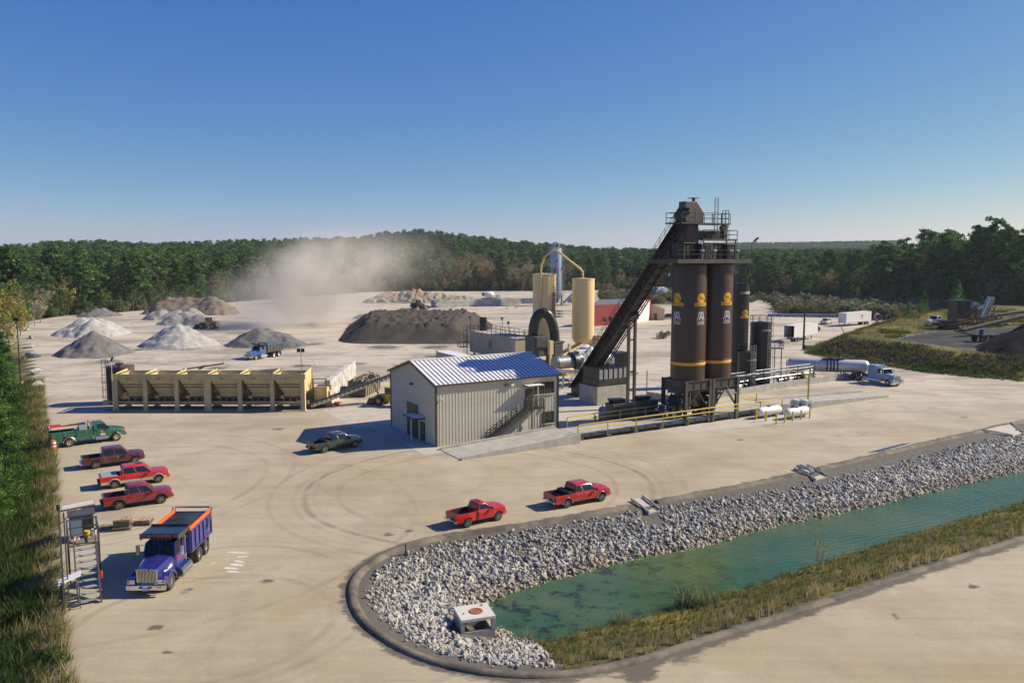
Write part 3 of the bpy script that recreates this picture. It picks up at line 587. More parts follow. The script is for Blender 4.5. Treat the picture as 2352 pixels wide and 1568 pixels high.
# ================================================================== TREES
TRI = np.array([(-.5, -.29, 0), (.5, -.29, 0), (0, .58, 0)])
def leaf_cloud(centres, radii, per, size, cols, flat=.7, r=None, shape='tri'):
    """leaf-sized faces spread through clumps; tint varies by clump and leaf"""
    r = r or nrng; C = np.asarray(centres, float); n = len(C); per_ = np.asarray([per]*n if np.isscalar(per) else per); idx = np.repeat(np.arange(n), per_); k = len(idx)
    d = r.normal(size=(k, 3)); d /= np.linalg.norm(d, axis=1)[:, None]; rad = np.asarray(radii)[idx]*(r.rand(k)**.45)
    pos = C[idx]+d*rad[:, None]*np.array([1, 1, flat])
    q = r.normal(size=(k, 4)); q /= np.linalg.norm(q, axis=1)[:, None]; a, b, c, e = q.T
    Rm = np.stack([1-2*(c*c+e*e), 2*(b*c-a*e), 2*(b*e+a*c), 2*(b*c+a*e), 1-2*(b*b+e*e), 2*(c*e-a*b), 2*(b*e-a*c), 2*(c*e+a*b), 1-2*(b*b+c*c)], -1).reshape(k, 3, 3)
    s = size*r.uniform(.6, 1.35, k); T = TRI if shape == 'tri' else TRI*np.array([.45, 1.5, 1])
    V = np.einsum('kij,vj->kvi', Rm, T)*s[:, None, None]+pos[:, None, :]
    cl = np.asarray(cols)[r.randint(0, len(cols), n)]*r.uniform(.75, 1.25, (n, 1)); col = cl[idx]*r.uniform(.85, 1.95, (k, 1))
    return V.reshape(-1, 3), np.arange(3*k).reshape(-1, 3), np.repeat(col, 3, 0)
def crown_mesh(name, *clouds):
    V, F, C = merge(clouds); return np_mesh(name, V, F, LEAF, C)
PINE = [(.060, .115, .034), (.085, .145, .042), (.042, .090, .030), (.115, .165, .048), (.075, .110, .040)]
PINE2 = [(.050, .115, .038), (.075, .145, .042), (.060, .130, .036), (.10, .17, .05)]
OLIVE = [(.19, .17, .06), (.15, .155, .055), (.23, .19, .07), (.12, .14, .05)]
RUSTY = [(.23, .14, .075), (.26, .17, .09), (.19, .15, .085), (.16, .15, .07)]
GREYB = [(.24, .20, .16), (.28, .24, .18), (.20, .17, .14), (.17, .18, .10)]
GOLD = [(.26, .20, .05), (.30, .20, .05), (.20, .19, .05), (.16, .17, .05)]
def trunk_mesh(name, h, r0, m, branches=(), lean=.02, n=6):
    mb = MB(); pts = [Vector((lean*h*math.sin(i*.7), lean*h*math.cos(i*1.1)-lean*h, h*i/6)) for i in range(7)]
    mb.tube(pts, [r0*(1-.82*i/6) for i in range(7)], n)
    for p, q, r in branches: mb.tube([p, (Vector(p)+Vector(q))/2+Vector((0, 0, .1)), q], [r, r*.7, r*.25], 4)
    return mb.mesh(name, m)
KINDS = {}
def kind(k, h, crowns, trunks): KINDS[k] = (h, crowns, trunks)
def make_pine(seed, h=20, base=.36, cols=PINE, spread=3.3):
    r = np.random.RandomState(seed); cs, rs, br = [], [], []
    nb = 34
    for i in range(nb):
        f = i/(nb-1); z = h*(base+(1-base)*f**.9); prof = spread*(1-abs(f-.45)*.9)*(1.1 if f < .7 else .75)*r.uniform(.55, 1.15); a = i*2.4+r.uniform(-.5, .5)
        p = np.array([math.cos(a)*prof, math.sin(a)*prof, z+r.uniform(-.4, .4)]); cs.append(p); rs.append(r.uniform(1.0, 1.95)*(1-.25*f)); br.append(((0, 0, z-.7), tuple(p), .09))
        if prof > 2: cs.append(p*np.array([.5, .5, 1])); rs.append(1.1)
    cs.append(np.array([0, 0, h-.4])); rs.append(1.1)
    return crown_mesh('crown', leaf_cloud(cs, rs, 46, .62, cols, .62, r)), trunk_mesh('trunk', h*.97, h*.013, M['bark'], br)
def make_cone(seed, h=9, cols=PINE2, spread=2.3, base=.06, per=42, leaf=.40):
    r = np.random.RandomState(seed); cs, rs = [], []
    for i in range(34):
        f = i/33; z = h*(base+(1-base)*f); a = i*2.4; pr = spread*(1-f)**.75*r.uniform(.5, 1.05); cs.append(np.array([math.cos(a)*pr, math.sin(a)*pr, z])); rs.append(.35+.8*(1-f)*r.uniform(.7, 1.2))
    return crown_mesh('crown', leaf_cloud(cs, rs, per, leaf, cols, .8, r)), trunk_mesh('trunk', h*.95, h*.012, M['bark'])
def make_broad(seed, h=16, cols=OLIVE, spread=4.2, per=26, leaf=.46, base=.22, m='bark_pale'):
    r = np.random.RandomState(seed); cs, rs, br = [], [], []
    for i in range(46):
        u = r.normal(size=3); u /= np.linalg.norm(u); q = r.rand()**.4; p = np.array([u[0]*spread*q, u[1]*spread*q, h*(base+.5*(1-base))+u[2]*h*(1-base)*.48*q]); cs.append(p); rs.append(r.uniform(.8, 1.5))
        if i % 2 == 0: br.append(((0, 0, max(h*.15, p[2]-abs(p[0])-abs(p[1]))), tuple(p), .10))
    return crown_mesh('crown', leaf_cloud(cs, rs, per, leaf, cols, .85, r)), trunk_mesh('trunk', h*.85, h*.014, M[m], br, .03)
def make_bare(seed, h=15, cols=GREYB):
    r = np.random.RandomState(seed); mb = MB(); cs, rs = [], []
    def grow(p, d, l, rad, lev):
        q = p+d*l; mb.tube([p, q], [rad, rad*.65], 4 if lev < 2 else 3, cap=False)
        if lev >= 4: cs.append(np.array(q)); rs.append(.7); return
        for k in range(3 if lev < 3 else 2):
            nd = (d+Vector((r.normal()*.55, r.normal()*.55, r.normal()*.25+.12))).normalized(); grow(p.lerp(q, r.uniform(.55, 1)), nd, l*r.uniform(.55, .8), rad*.6, lev+1)
    grow(Vector((0, 0, 0)), Vector((0, 0, 1)), h*.38, h*.013, 0)
    return crown_mesh('crown', leaf_cloud(cs, rs, 9, .42, cols, 1, r, 'thin')), mb.mesh('trunk', M['bark_pale'])
def make_shrub(seed, h=3, cols=OLIVE, tops=None, spread=2.0):
    r = np.random.RandomState(seed); cs, rs, br = [], [], []
    for i in range(26):
        a = r.uniform(0, 6.28); q = spread*math.sqrt(r.rand()); z = h*(.2+.65*r.rand()*(1-.45*q/spread)); cs.append(np.array([math.cos(a)*q, math.sin(a)*q, z])); rs.append(r.uniform(.4, .75)); br.append(((0, 0, 0), tuple(cs[-1]), .03))
    cl = [leaf_cloud(cs, rs, 36, .26, cols, .9, r)]
    if tops is not None: t = [c for c in cs if c[2] > h*.5]; cl.append(leaf_cloud([c+np.array([0, 0, .4]) for c in t], [.35]*len(t), 22, .2, tops, .6, r))
    return crown_mesh('crown', *cl), trunk_mesh('stem', h*.5, .05, M['bark'], br)
TREE = {
 'pine': [make_pine(i, 20, .30+.07*(i % 3), PINE, 3.9+.4*(i % 3)) for i in range(5)],
 'young_pine': [make_cone(20+i, 10, PINE2, 2.3+.3*i) for i in range(2)],
 'olive': [make_broad(30+i, 15, OLIVE, 3.8+.4*i) for i in range(2)],
 'rusty': [make_broad(40+i, 16, RUSTY, 4.0+.3*i, 22) for i in range(2)],
 'green': [make_broad(50, 14, [(.06, .10, .03), (.08, .12, .035), (.05, .08, .025)], 3.8), make_broad(51, 13, [(.10, .125, .04), (.08, .10, .03)], 3.6)],
 'bare': [make_bare(60+i) for i in range(3)],
 'gold': [make_broad(70, 11, GOLD, 3.4, 30, .4, .12)], 'near': [make_cone(90+i, 10, [(.05, .105, .024), (.07, .14, .03), (.095, .155, .038), (.035, .08, .022)], 2.4, .03, 300, .155) for i in range(2)],
 'shrub': [make_shrub(80, 3.2, [(.09, .11, .045), (.11, .12, .05), (.07, .085, .035)], [(.30, .285, .21), (.25, .24, .17)]), make_shrub(81, 3.0, [(.08, .10, .04), (.10, .11, .05)]), make_shrub(82, 2.6, [(.17, .14, .085), (.14, .12, .07)])],
}
TH0 = {'pine': 20, 'young_pine': 10, 'olive': 15, 'rusty': 16, 'green': 14, 'bare': 16, 'near': 10, 'gold': 11, 'shrub': 3.2}
NAMES = {'pine': 'pine_tree', 'young_pine': 'young_pine', 'near': 'young_pine', 'olive': 'olive_tree', 'rusty': 'autumn_tree', 'green': 'leafy_tree', 'bare': 'bare_tree', 'gold': 'golden_tree', 'shrub': 'shrub'}
NAMES['olive'] = 'fading_tree'
def plant(k, x, y, sc, label, cat, group=None, z=None, var=None):
    v = TREE[k][(var if var is not None else rng.randrange(99)) % len(TREE[k])]
    t = thing(NAMES[k], label, cat, (x, y, (zat(x, y) if z is None else z)-.1), rng.uniform(0, 6.28), group); t.scale = (sc*rng.uniform(.9, 1.15),)*2+(sc,)
    obj('crown', v[0], t); obj('stem' if k == 'shrub' else 'trunk', v[1], t); return t
# ---- forest: rows behind the front line; nearest are things, the rest one mass
cand = []
def region(xD):
    return 'left' if xD < 560 else 'dust' if xD < 840 else 'middle' if xD < 1230 else 'plant' if xD < 1760 else 'right'
MIX = {'left': 'pine pine pine young_pine green olive rusty pine bare olive'.split(), 'dust': 'pine pine green olive rusty bare'.split(), 'middle': 'rusty rusty olive green bare bare young_pine pine'.split(), 'plant': 'pine pine green olive rusty pine green bare'.split(), 'right': 'pine pine green green olive young_pine pine rusty bare'.split()}
fa = np.arctan2(FRa[:, 0], FRa[:, 1]); az = -.66
while az < .66:
    d0 = float(np.interp(az, fa, np.hypot(FRa[:, 0], FRa[:, 1]))); cand.append((az, d0)); az += 5.0/d0*rng.uniform(.7, 1.3)
trees = []
for az, d0 in cand:
    for row in range(3):
        d = d0+3+row*6.5+rng.uniform(-2.5, 2.5); a = az+rng.uniform(-.006, .006); x, y = math.sin(a)*d, math.cos(a)*d; xD = 1176+FPX*x/y; rg = region(xD); k = rng.choice(MIX[rg])
        sc = rng.uniform(.58, 1.3)*(1.0 if row else .85)
        if row == 0 and rng.random() < .35: k = rng.choice(['young_pine', 'green', 'olive', 'bare']); sc *= .8
        if rg == 'right': sc *= 1.0+.5*sst((xD-1880)/300)
        if rg == 'dust' and row == 0: sc *= .8
        if 1650 < xD < 1900: sc *= .85
        trees.append((row, k, x, y, sc, rg))
trees = [t for t in trees if t[2] > -t[3]*.66 and t[2] < t[3]*.66]
LB = {'pine': 'dark green pine with bare lower trunk', 'young_pine': 'dense bluish green young pine', 'olive': 'tree with thinning olive leaves', 'rusty': 'tree with rusty brown autumn leaves', 'green': 'leafy mid green tree', 'bare': 'grey tree nearly bare of leaves', 'gold': 'golden yellow tree', 'shrub': 'shrub'}
NAMED = []
indiv = []; rest = []
quota = 235
r0 = [t for t in trees if t[0] == 0]; r1 = [t for t in trees if t[0] == 1]; r2 = [t for t in trees if t[0] == 2]
pool = sorted(r0+r1, key=lambda t: -(TH0[t[1]]*t[4])/math.hypot(t[2], t[3])+(0 if t[0] == 0 else .012))
indiv = pool[:quota]; rest = pool[quota:]+r2
for row, k, x, y, sc, rg in indiv:
    T_ = plant(k, x, y, sc, '', 'tree'); NAMED.append((T_, k, 1176+FPX*x/y, sc))
# undergrowth along the forest front
und = [(a, float(front_y(np.array([math.sin(a)]), np.array([math.cos(a)]))[0])) for a in np.arange(-.66, .66, .0042)]
LAND = [(110, 'the far left pylons'), (250, 'the wide pale stockpile'), (340, 'the low grey heaps'), (470, 'the long brown dirt heap'), (610, 'the far blue dump truck'), (760, 'the dust plume'), (850, 'the left end of the pale dirt heap'), (960, 'the dark wheel loader'), (1060, 'the orange clay in the dirt heap'), (1180, 'the yellow climbing stand'), (1300, 'the grey cement silo'), (1420, 'the right cream silo'), (1540, 'the steep slat conveyor'), (1690, 'the brown silos'), (1780, 'the tallest black tank'), (1880, 'the tall utility pole'), (1990, 'the printed box trailer'), (2120, 'the yellow grass slope'), (2230, 'the crusher'), (9999, 'the coal black stockpile')]
ORD = 'first second third fourth fifth sixth seventh eighth ninth tenth eleventh twelfth thirteenth fourteenth fifteenth sixteenth seventeenth eighteenth nineteenth twentieth'.split()
def name_row(items, what, where=None):
    """items: (object, kind, bearing, size); each gets its own label: kind, landmark behind which it stands, place in the row"""
    b = {}
    for o, k, x, sc in items: b.setdefault((k, where or next(n for lim, n in LAND if x < lim)), []).append((x, sc, o))
    for (k, n), L_ in b.items():
        L_.sort(key=lambda q: q[0]); av = sum(q[1] for q in L_)/len(L_)
        for i, (x, sc, o) in enumerate(L_):
            place = 'the only one' if len(L_) == 1 else 'leftmost' if i == 0 else 'rightmost' if i == len(L_)-1 else ORD[i]+' from left' if i < len(ORD) else 'in the right half'
            o['label'] = ('taller ' if sc > av*1.08 else 'shorter ' if sc < av*.92 else '')+what[k]+', '+place+' '+('behind '+n if not where else where); o['group'] = what[k]+'s '+('behind '+n if not where else where)
LS_ = {'pine': 'dark green pine', 'young_pine': 'dense young pine', 'olive': 'thinning olive tree', 'rusty': 'rusty brown autumn tree', 'green': 'leafy green tree', 'bare': 'grey nearly bare tree', 'gold': 'golden tree', 'shrub': 'shrub'}
name_row(NAMED, LS_)
# the mass of the forest: instances on points
mass = {k: [] for k in TREE}
for row, k, x, y, sc, rg in rest: mass[k].append((x, y, sc))
d = 22.0; ring = 0
while d < 880:
    step = 7.5+d*.0065
    a = -.67
    while a < .67:
        dd = float(front_y(np.array([math.sin(a)]), np.array([math.cos(a)]))[0])+d+rng.uniform(-.4, .4)*step; x, y = math.sin(a)*dd, math.cos(a)*dd; xD = 1176+FPX*x/y
        rg = region(xD); k = rng.choice(MIX[rg]); k = 'pine' if (d > 250 and rng.random() < .45) else k
        mass[k].append((x, y, rng.uniform(.72, 1.2)*(1+(.45*float(sst((xD-1880)/300)) if d < 80 else 0)))); a += step/dd
    d += step*.92
for a, d0 in und:
    for k_ in range(3):
        dd = d0+rng.uniform(-3, 13); aa = a+rng.uniform(-.004, .004); rgx = region(1176+FPX*math.tan(aa)); k = rng.choice({'left': ['young_pine', 'young_pine', 'green', 'shrub'], 'dust': ['olive', 'shrub', 'green'], 'middle': ['olive', 'young_pine', 'rusty', 'shrub'], 'plant': ['green', 'olive', 'young_pine', 'shrub'], 'right': ['green', 'young_pine', 'olive', 'shrub']}[rgx])
        sc_ = {'shrub': rng.uniform(1.2, 2.2), 'young_pine': rng.uniform(.35, .9), 'green': rng.uniform(.35, .65), 'olive': rng.uniform(.35, .6), 'rusty': rng.uniform(.35, .6)}[k]; mass[k].append((math.sin(aa)*dd, math.cos(aa)*dd, sc_))
for i in range(2600):
    xD = rng.uniform(1560, 2060); Yf = rng.uniform(2350, 2950); mass['pine'].append(((xD-1176)/FPX*Yf, Yf, rng.uniform(.5, .8)))
for i in range(620):
    xD = rng.uniform(1780, 2190); p_ = at(xD, rng.uniform(692, np.interp(xD, [1780, 1800, 2040, 2110, 2190], [700, 720, 735, 726, 716]))); mass['shrub'].append((p_.x, p_.y, rng.uniform(.7, 1.7)))
for i in range(260):
    p_ = at(rng.uniform(1380, 1700), rng.uniform(672, 697)); mass['shrub'].append((p_.x, p_.y, rng.uniform(.7, 1.5)))
src = bpy.data.collections.new('tree_sources')
def mass_object(name, k, var, pts, label):
    v = TREE[k][var]; me = bpy.data.meshes.new('tree')                # one mesh with crown and trunk for the mass
    bm = bmesh.new(); bm.from_mesh(v[1]); n0 = len(bm.faces); bm.to_mesh(me); bm.free(); me.materials.append(v[1].materials[0])
    ncr = len(v[0].vertices); ntr = len(me.vertices); A = np.zeros(ncr*3, 'f'); v[0].vertices.foreach_get('co', A); Bv = np.zeros(ntr*3, 'f'); me.vertices.foreach_get('co', Bv)
    tf = [tuple(p.vertices) for p in me.polygons]; cf = [tuple(i+ntr for i in p.vertices) for p in v[0].polygons]
    m2 = bpy.data.meshes.new('tree'); m2.from_pydata(np.concatenate([Bv.reshape(-1, 3), A.reshape(-1, 3)]).tolist(), [], tf+cf); m2.materials.append(v[1].materials[0]); m2.materials.append(LEAF)
    m2.polygons.foreach_set('material_index', [0]*len(tf)+[1]*len(cf)); cc = np.zeros(ncr*4, 'f'); v[0].color_attributes['tint'].data.foreach_get('color', cc); ca = m2.color_attributes.new('tint', 'FLOAT_COLOR', 'POINT'); ca.data.foreach_set('color', np.concatenate([np.ones((ntr, 4), 'f').ravel(), cc]))
    so = bpy.data.objects.new('tree_source', m2); src.objects.link(so)
    P_ = np.array(pts); Z = height(P_[:, 0], P_[:, 1])-.1
    pm = bpy.data.meshes.new(name); pm.vertices.add(len(P_)); pm.vertices.foreach_set('co', np.stack([P_[:, 0], P_[:, 1], Z], -1).astype('f').ravel())
    s = pm.attributes.new('sc', 'FLOAT', 'POINT'); s.data.foreach_set('value', P_[:, 2].astype('f')); r_ = pm.attributes.new('rot', 'FLOAT_VECTOR', 'POINT'); rv = np.zeros((len(P_), 3), 'f'); rv[:, 2] = nrng.uniform(0, 6.28, len(P_)); r_.data.foreach_set('vector', rv.ravel())
    o = obj(name, pm); o['kind'] = 'stuff'; o['label'] = label
    ng = bpy.data.node_groups.new('scatter', 'GeometryNodeTree'); ng.interface.new_socket('Geometry', in_out='INPUT', socket_type='NodeSocketGeometry'); ng.interface.new_socket('Geometry', in_out='OUTPUT', socket_type='NodeSocketGeometry')
    N = ng.nodes; L = ng.links; gi = N.new('NodeGroupInput'); go = N.new('NodeGroupOutput'); ip = N.new('GeometryNodeInstanceOnPoints'); oi = N.new('GeometryNodeObjectInfo'); oi.inputs['Object'].default_value = so
    a1 = N.new('GeometryNodeInputNamedAttribute'); a1.data_type = 'FLOAT'; a1.inputs[0].default_value = 'sc'; a2 = N.new('GeometryNodeInputNamedAttribute'); a2.data_type = 'FLOAT_VECTOR'; a2.inputs[0].default_value = 'rot'
    L.new(gi.outputs[0], ip.inputs['Points']); L.new(oi.outputs['Geometry'], ip.inputs['Instance']); L.new(a1.outputs[0], ip.inputs['Scale']); L.new(a2.outputs[0], ip.inputs['Rotation']); L.new(ip.outputs[0], go.inputs[0])
    md = o.modifiers.new('scatter', 'NODES'); md.node_group = ng; return o
for k, pts in mass.items():
    nv = len(TREE[k])
    for v in range(nv):
        sub = pts[v::nv]
        if sub: mass_object('forest', k, v, sub, 'wooded hills behind the yard, '+LB[k]+' trees')
# ---- nearer trees and shrubs
def line_plant(k, pts, sc, label, cat, group, var=None):
    for x, y in pts: plant(k, x, y, sc*rng.uniform(.8, 1.2), label, cat, group, var=var)
def lefty(y, off):                                                   # a point off the yard's left edge
    return float(np.interp(y, LE[:, 1], LE[:, 0]))-off
ROW = []
for i in range(16):
    y = 45+i*6.0; x = -y*.655+rng.uniform(-1.5, 1.5) if y > 62 else lefty(y, 17)+rng.uniform(-1, 1)
    sc = rng.uniform(.75, 1.15)*(.8 if y < 75 else 1); ROW.append((plant('near', x, y, sc, '', 'tree'), 'young_pine', y, sc))
name_row([(o, k, y, s_) for o, k, y, s_ in ROW], {'young_pine': 'bright green young pine'}, 'counted from the camera along the left slope')
ROW = []
for xD, yD, k, sc in ((20, 782, 'gold', 1.25), (-12, 800, 'gold', 1.3), (48, 770, 'gold', .95), (66, 757, 'bare', .8), (30, 752, 'olive', 1.0), (80, 748, 'bare', .6), (-5, 760, 'green', 1.1), (55, 745, 'green', 1.0), (10, 735, 'gold', 1.0), (92, 742, 'olive', .6), (5, 840, 'olive', .75), (-8, 880, 'green', .8)):
    p_ = at(xD, yD); ROW.append((plant(k, p_.x, p_.y, sc, '', 'tree'), k, xD, sc))
name_row(ROW, {'gold': 'golden yellow tree', 'olive': 'olive tree', 'bare': 'grey bare tree', 'green': 'leafy green tree'}, 'beside the light pole at the far left')
ROW = []
for i in range(20):
    y = rng.uniform(70, 190); sc = rng.uniform(.45, .9); ROW.append((plant('shrub', lefty(y, rng.uniform(4, 13)), y, sc, '', 'shrub', var=rng.choice([1, 2])), 'shrub', -y, sc))
name_row(ROW, {'shrub': 'olive shrub'}, 'counted away from the pole on the left grassy strip'); ROW = []
for i in range(40):
    x, y = at(rng.uniform(1785, 2080), rng.uniform(706, 724)).xy[:]
    if inside(np.array([x]), np.array([y]), BKa)[0] and rng.random() < .7: continue
    sc = rng.uniform(.9, 1.7); ROW.append((plant('shrub', x, y, sc, '', 'shrub', var=rng.choice([0, 0, 1])), 'shrub', 1176+FPX*x/y, sc))
name_row(ROW, {'shrub': 'weedy shrub'}); ROW = []
for i in range(22):
    x, y = at(rng.uniform(1700, 1790), rng.uniform(684, 696)).xy[:]; sc = rng.uniform(.8, 1.5); ROW.append((plant('shrub', x, y, sc, '', 'shrub', var=rng.choice([0, 1, 2])), 'shrub', 1176+FPX*x/y, sc))
name_row(ROW, {'shrub': 'grey green shrub'}); ROW = []
for i in range(24):
    x, y = at(rng.uniform(1385, 1600), rng.uniform(680, 694)).xy[:]; sc = rng.uniform(.9, 1.6); ROW.append((plant('shrub', x, y, sc, '', 'shrub', var=2), 'shrub', 1176+FPX*x/y, sc))
name_row(ROW, {'shrub': 'brownish shrub'}); ROW = []
q = at(1525, 777); plant('shrub', q.x, q.y, 1.0, 'lone brown bush on the open yard left of the silos', 'shrub', var=2)
for xD, yD, s_ in ((2195, 752, 1.9), (2120, 742, 1.3), (2085, 738, 1.2)):
    p_ = at(xD, yD); plant('young_pine', p_.x, p_.y, .55*s_, {2195: 'largest small pine standing left of the crusher', 2120: 'middle small pine between the trailer and crusher', 2085: 'smallest pine just right of the printed trailer'}[xD], 'tree', 'small pines before the right forest')
# reeds at the water's edge
def reeds(x0, x1, yD, n, h, label):
    pts = [at(rng.uniform(x0, x1), yD+rng.uniform(-6, 10)-(0), WZ) for _ in range(n)]; X = np.array([p.x for p in pts]); Y = np.array([p.y for p in pts]); c = at((x0+x1)/2, yD, WZ)
    V, F, C = blades(X-c.x, Y-c.y, 9, h, .07, np.array([(.13, .17, .06), (.10, .14, .05), (.30, .29, .18), (.20, .22, .10)]), .6, .35, z=np.zeros(n))
    o = obj('reed_clump', np_mesh('reed_clump', V, F, GRASSM, C), None, (c.x, c.y, WZ)); return tag(o, label, 'reeds', 'reeds in the pond')
reeds(1548, 1650, 1398, 60, 1.5, 'large clump of pale green reeds at the edge of the pond')
reeds(1405, 1445, 1432, 14, .9, 'small clump of reeds left of the large one in the pond')
reeds(1190, 1225, 1470, 12, .6, 'short tuft of reeds near the concrete inlet box')
def sapling(xD, yD, h, label):
    c = at(xD, yD, WZ+.5); mb = MB(); r = np.random.RandomState(int(xD)); cs = []
    t = thing('sapling', label, 'sapling', (c.x, c.y, zat(c.x, c.y)))
    for i in range(9):
        a = r.uniform(0, 6.28); q = Vector((math.cos(a)*h*.35*r.rand(), math.sin(a)*h*.35*r.rand(), h*r.uniform(.55, 1))); mb.tube([(0, 0, 0), q*.5, q], [.02, .015, .006], 4); cs.append(np.array(q))
    mb.build('stem', M['bark_pale'], t); obj('crown', crown_mesh('crown', leaf_cloud(cs, [.28]*9, 14, .12, GOLD, 1, r)), t)
sapling(1880, 1310, 2.3, 'thin sapling with few yellow leaves growing at the pond edge')
# ================================================================== PLANT
def sheet(name, pts, z, m, kind='structure'):
    me = bpy.data.meshes.new(name); me.from_pydata([(p[0], p[1], z) for p in pts], [], [tuple(range(len(pts)))]); me.materials.append(m); o = obj(name, me); o['kind'] = kind; return o
# concrete aprons (each a little above the one below)
sheet('concrete_apron', [P(-34.2, 2.6), P(-15.0, 5.0), P(-15.0, 5.5), P(-15.0, 19.2), P(-34.2, 19.2)], .012, M['concrete_pale'])
sheet('concrete_slab', [P(-15, 4.6), P(20, 4.6), P(20, 33), P(-36, 33), P(-36, 19.25), P(-15, 19.25)], .006, M['concrete_pale'])
sheet('concrete_slab', [P(-1.5, -3.4), P(20, -6.5), P(22, 4.5), P(-1.5, 4.5)], .008, M['concrete_pale'])
# ---------------- two-storey metal building
BL_, BW_, EV, RG = 16.05, 13.1, 6.95, 8.75
bld = thing('metal_building', 'two storey beige ribbed metal building with silver roof and outside stair', 'building', P(-31.5, 5.55), TH)
core = MB(); core.prism([(0.05, 0), (BW_-.05, 0), (BW_-.05, EV), (BW_/2, RG-.05), (0.05, EV)], .05, BL_-.05, f=lambda a, b, c: (b, a, c)); core.build('wall', M['siding'], bld)
def rib_panel(w, h0, h1, d=.045, rb=.07):
    """flat sheet with a raised rib on its left edge; x across, z up, facing -y"""
    mb = MB(); prof = [(0, 0), (.015, -d), (rb+.015, -d), (rb+.03, 0), (w/2, 0), (w/2+.02, -d*.35), (w/2+.06, -d*.35), (w/2+.08, 0), (w, 0)]
    hz_ = lambda x: h0+(h1-h0)*x/w
    vs = [(x, y, 0) for x, y in prof]+[(x, y, hz_(x)) for x, y in prof]; n = len(prof); mb.add(vs, [(i, i+1, i+1+n, i+n) for i in range(n-1)]); return mb
npan = 40; pw = BL_/npan; pm = rib_panel(pw, EV, EV).mesh('wall_panel', M['siding'])
for i in range(npan): obj('wall_panel', pm, bld, (i*pw, -.012, 0))
ng_ = 32; gw = BW_/ng_
gab = lambda y: EV+(RG-EV)*(1-abs(y-BW_/2)/(BW_/2))-.03
for i in range(ng_):
    y1 = BW_-i*gw; y0 = y1-gw; o = obj('wall_panel', rib_panel(gw, gab(y1), gab(y0)).mesh('wall_panel', M['siding']), bld, (-.012, y1, 0)); o.rotation_euler[2] = -math.pi/2
# roof panels with standing seams
nr = 30; OV = .32; rw = (BL_+2*OV)/nr
sl = Vector((0, BW_/2+.35, RG-EV+.12)); dn = sl.normalized(); nrm = Vector((0, -dn.z, dn.y))
rp = MB(); e0 = Vector((0, -.35, EV-.02)); 
rp.plate(e0+Vector((.05, 0, 0)), e0+Vector((rw, 0, 0)), e0+Vector((rw, 0, 0))+sl, e0+Vector((.05, 0, 0))+sl, .05)
rp.plate(e0, e0+Vector((.055, 0, 0)), e0+Vector((.055, 0, 0))+sl, e0+sl, .12, 1); rpm = rp.mesh('roof_panel', [M['roof_metal'], M['seam_shaded']])
for i in range(nr):
    obj('roof_panel', rpm, bld, (-OV+i*rw, 0, 0)); o = obj('roof_panel', rpm, bld, (-OV+(i+1)*rw, BW_, 0)); o.rotation_euler[2] = math.pi
mb = MB(); mb.bar((-OV-.02, BW_/2, RG+.20), (BL_+OV+.02, BW_/2, RG+.20), .34, .10); mb.build('ridge_cap', M['roof_metal'], bld)
for y in (-.40, BW_+.40): mb = MB(); mb.bar((-OV-.05, y, EV-.06), (BL_+OV+.05, y, EV-.06), .14, .18); mb.build('gutter', M['trim_brown'], bld)
for x in (-OV-.04, BL_+OV+.04):
    for y in (-.38, BW_+.38): mb = MB(); mb.bar((x, y, EV-.08), (x, BW_/2, RG+.10), .06, .26); mb.build('rake_trim', M['trim_brown'], bld)
for x, y in ((-.03, -.03), (BL_+.03, -.03), (-.03, BW_+.03), (BL_+.03, BW_+.03)):
    mb = MB(); mb.box((x, y, EV/2), (.2, .2, EV)); mb.build('corner_trim', M['trim_brown'], bld)
def door(x0, x1, z0, z1, name='door', m='trim_brown', face='front'):
    mb = MB(); h = MB()
    if face == 'front': mb.box(((x0+x1)/2, -.09, (z0+z1)/2), (x1-x0, .12, z1-z0)); h.box((x0+.15, -.18, z0+1.0), (.05, .06, .2))
    else: mb.box((-.09, (x0+x1)/2, (z0+z1)/2), (.12, x1-x0, z1-z0)); h.box((-.18, x0+.15, z0+1.0), (.06, .05, .2))
    d = mb.build(name, M[m], bld, bevel=.015); h.build('handle', M['steel'], d); return d
mb = MB(); mb.box((-.06, 6.5, 1.95), (.08, 3.2, 3.9)); rd = mb.build('roll_door', M['black_steel'], bld)
mb = MB()
for k in range(12): mb.box((-.115, 6.5, .2+k*.32), (.03, 3.1, .03))
mb.build('slat', M['dark_grey'], rd)
door(3.0, 4.1, 0.02, 2.15, face='gable'); door(11.5, 12.5, 3.36, 5.5); door(10.9, 11.8, .02, 2.1, m='siding')
def canopy(c, d, posts, rz=0):
    mb = MB(); mb.box(c, d, ry=R(4) if d[0] < d[1] else 0); cc = mb.build('canopy', M['trim_brown'], bld)
    mb = MB(); mb.box((c[0], c[1], c[2]+.09), (d[0]*.96, d[1]*.96, .04)); mb.build('canopy_top', M['roof_metal'], cc)
    for p, q in posts: mb = MB(); mb.bar(p, q, .12); mb.build('post', M['siding'], cc)
canopy((-.85, 4.3, 2.75), (1.5, 3.0, .14), [((-1.45, 3.7, 0), (-1.45, 3.7, 2.7))]); canopy((12.3, -.65, 5.95), (2.3, 1.2, .14), [((13.2, -.1, 3.4), (13.2, -.1, 5.9))])
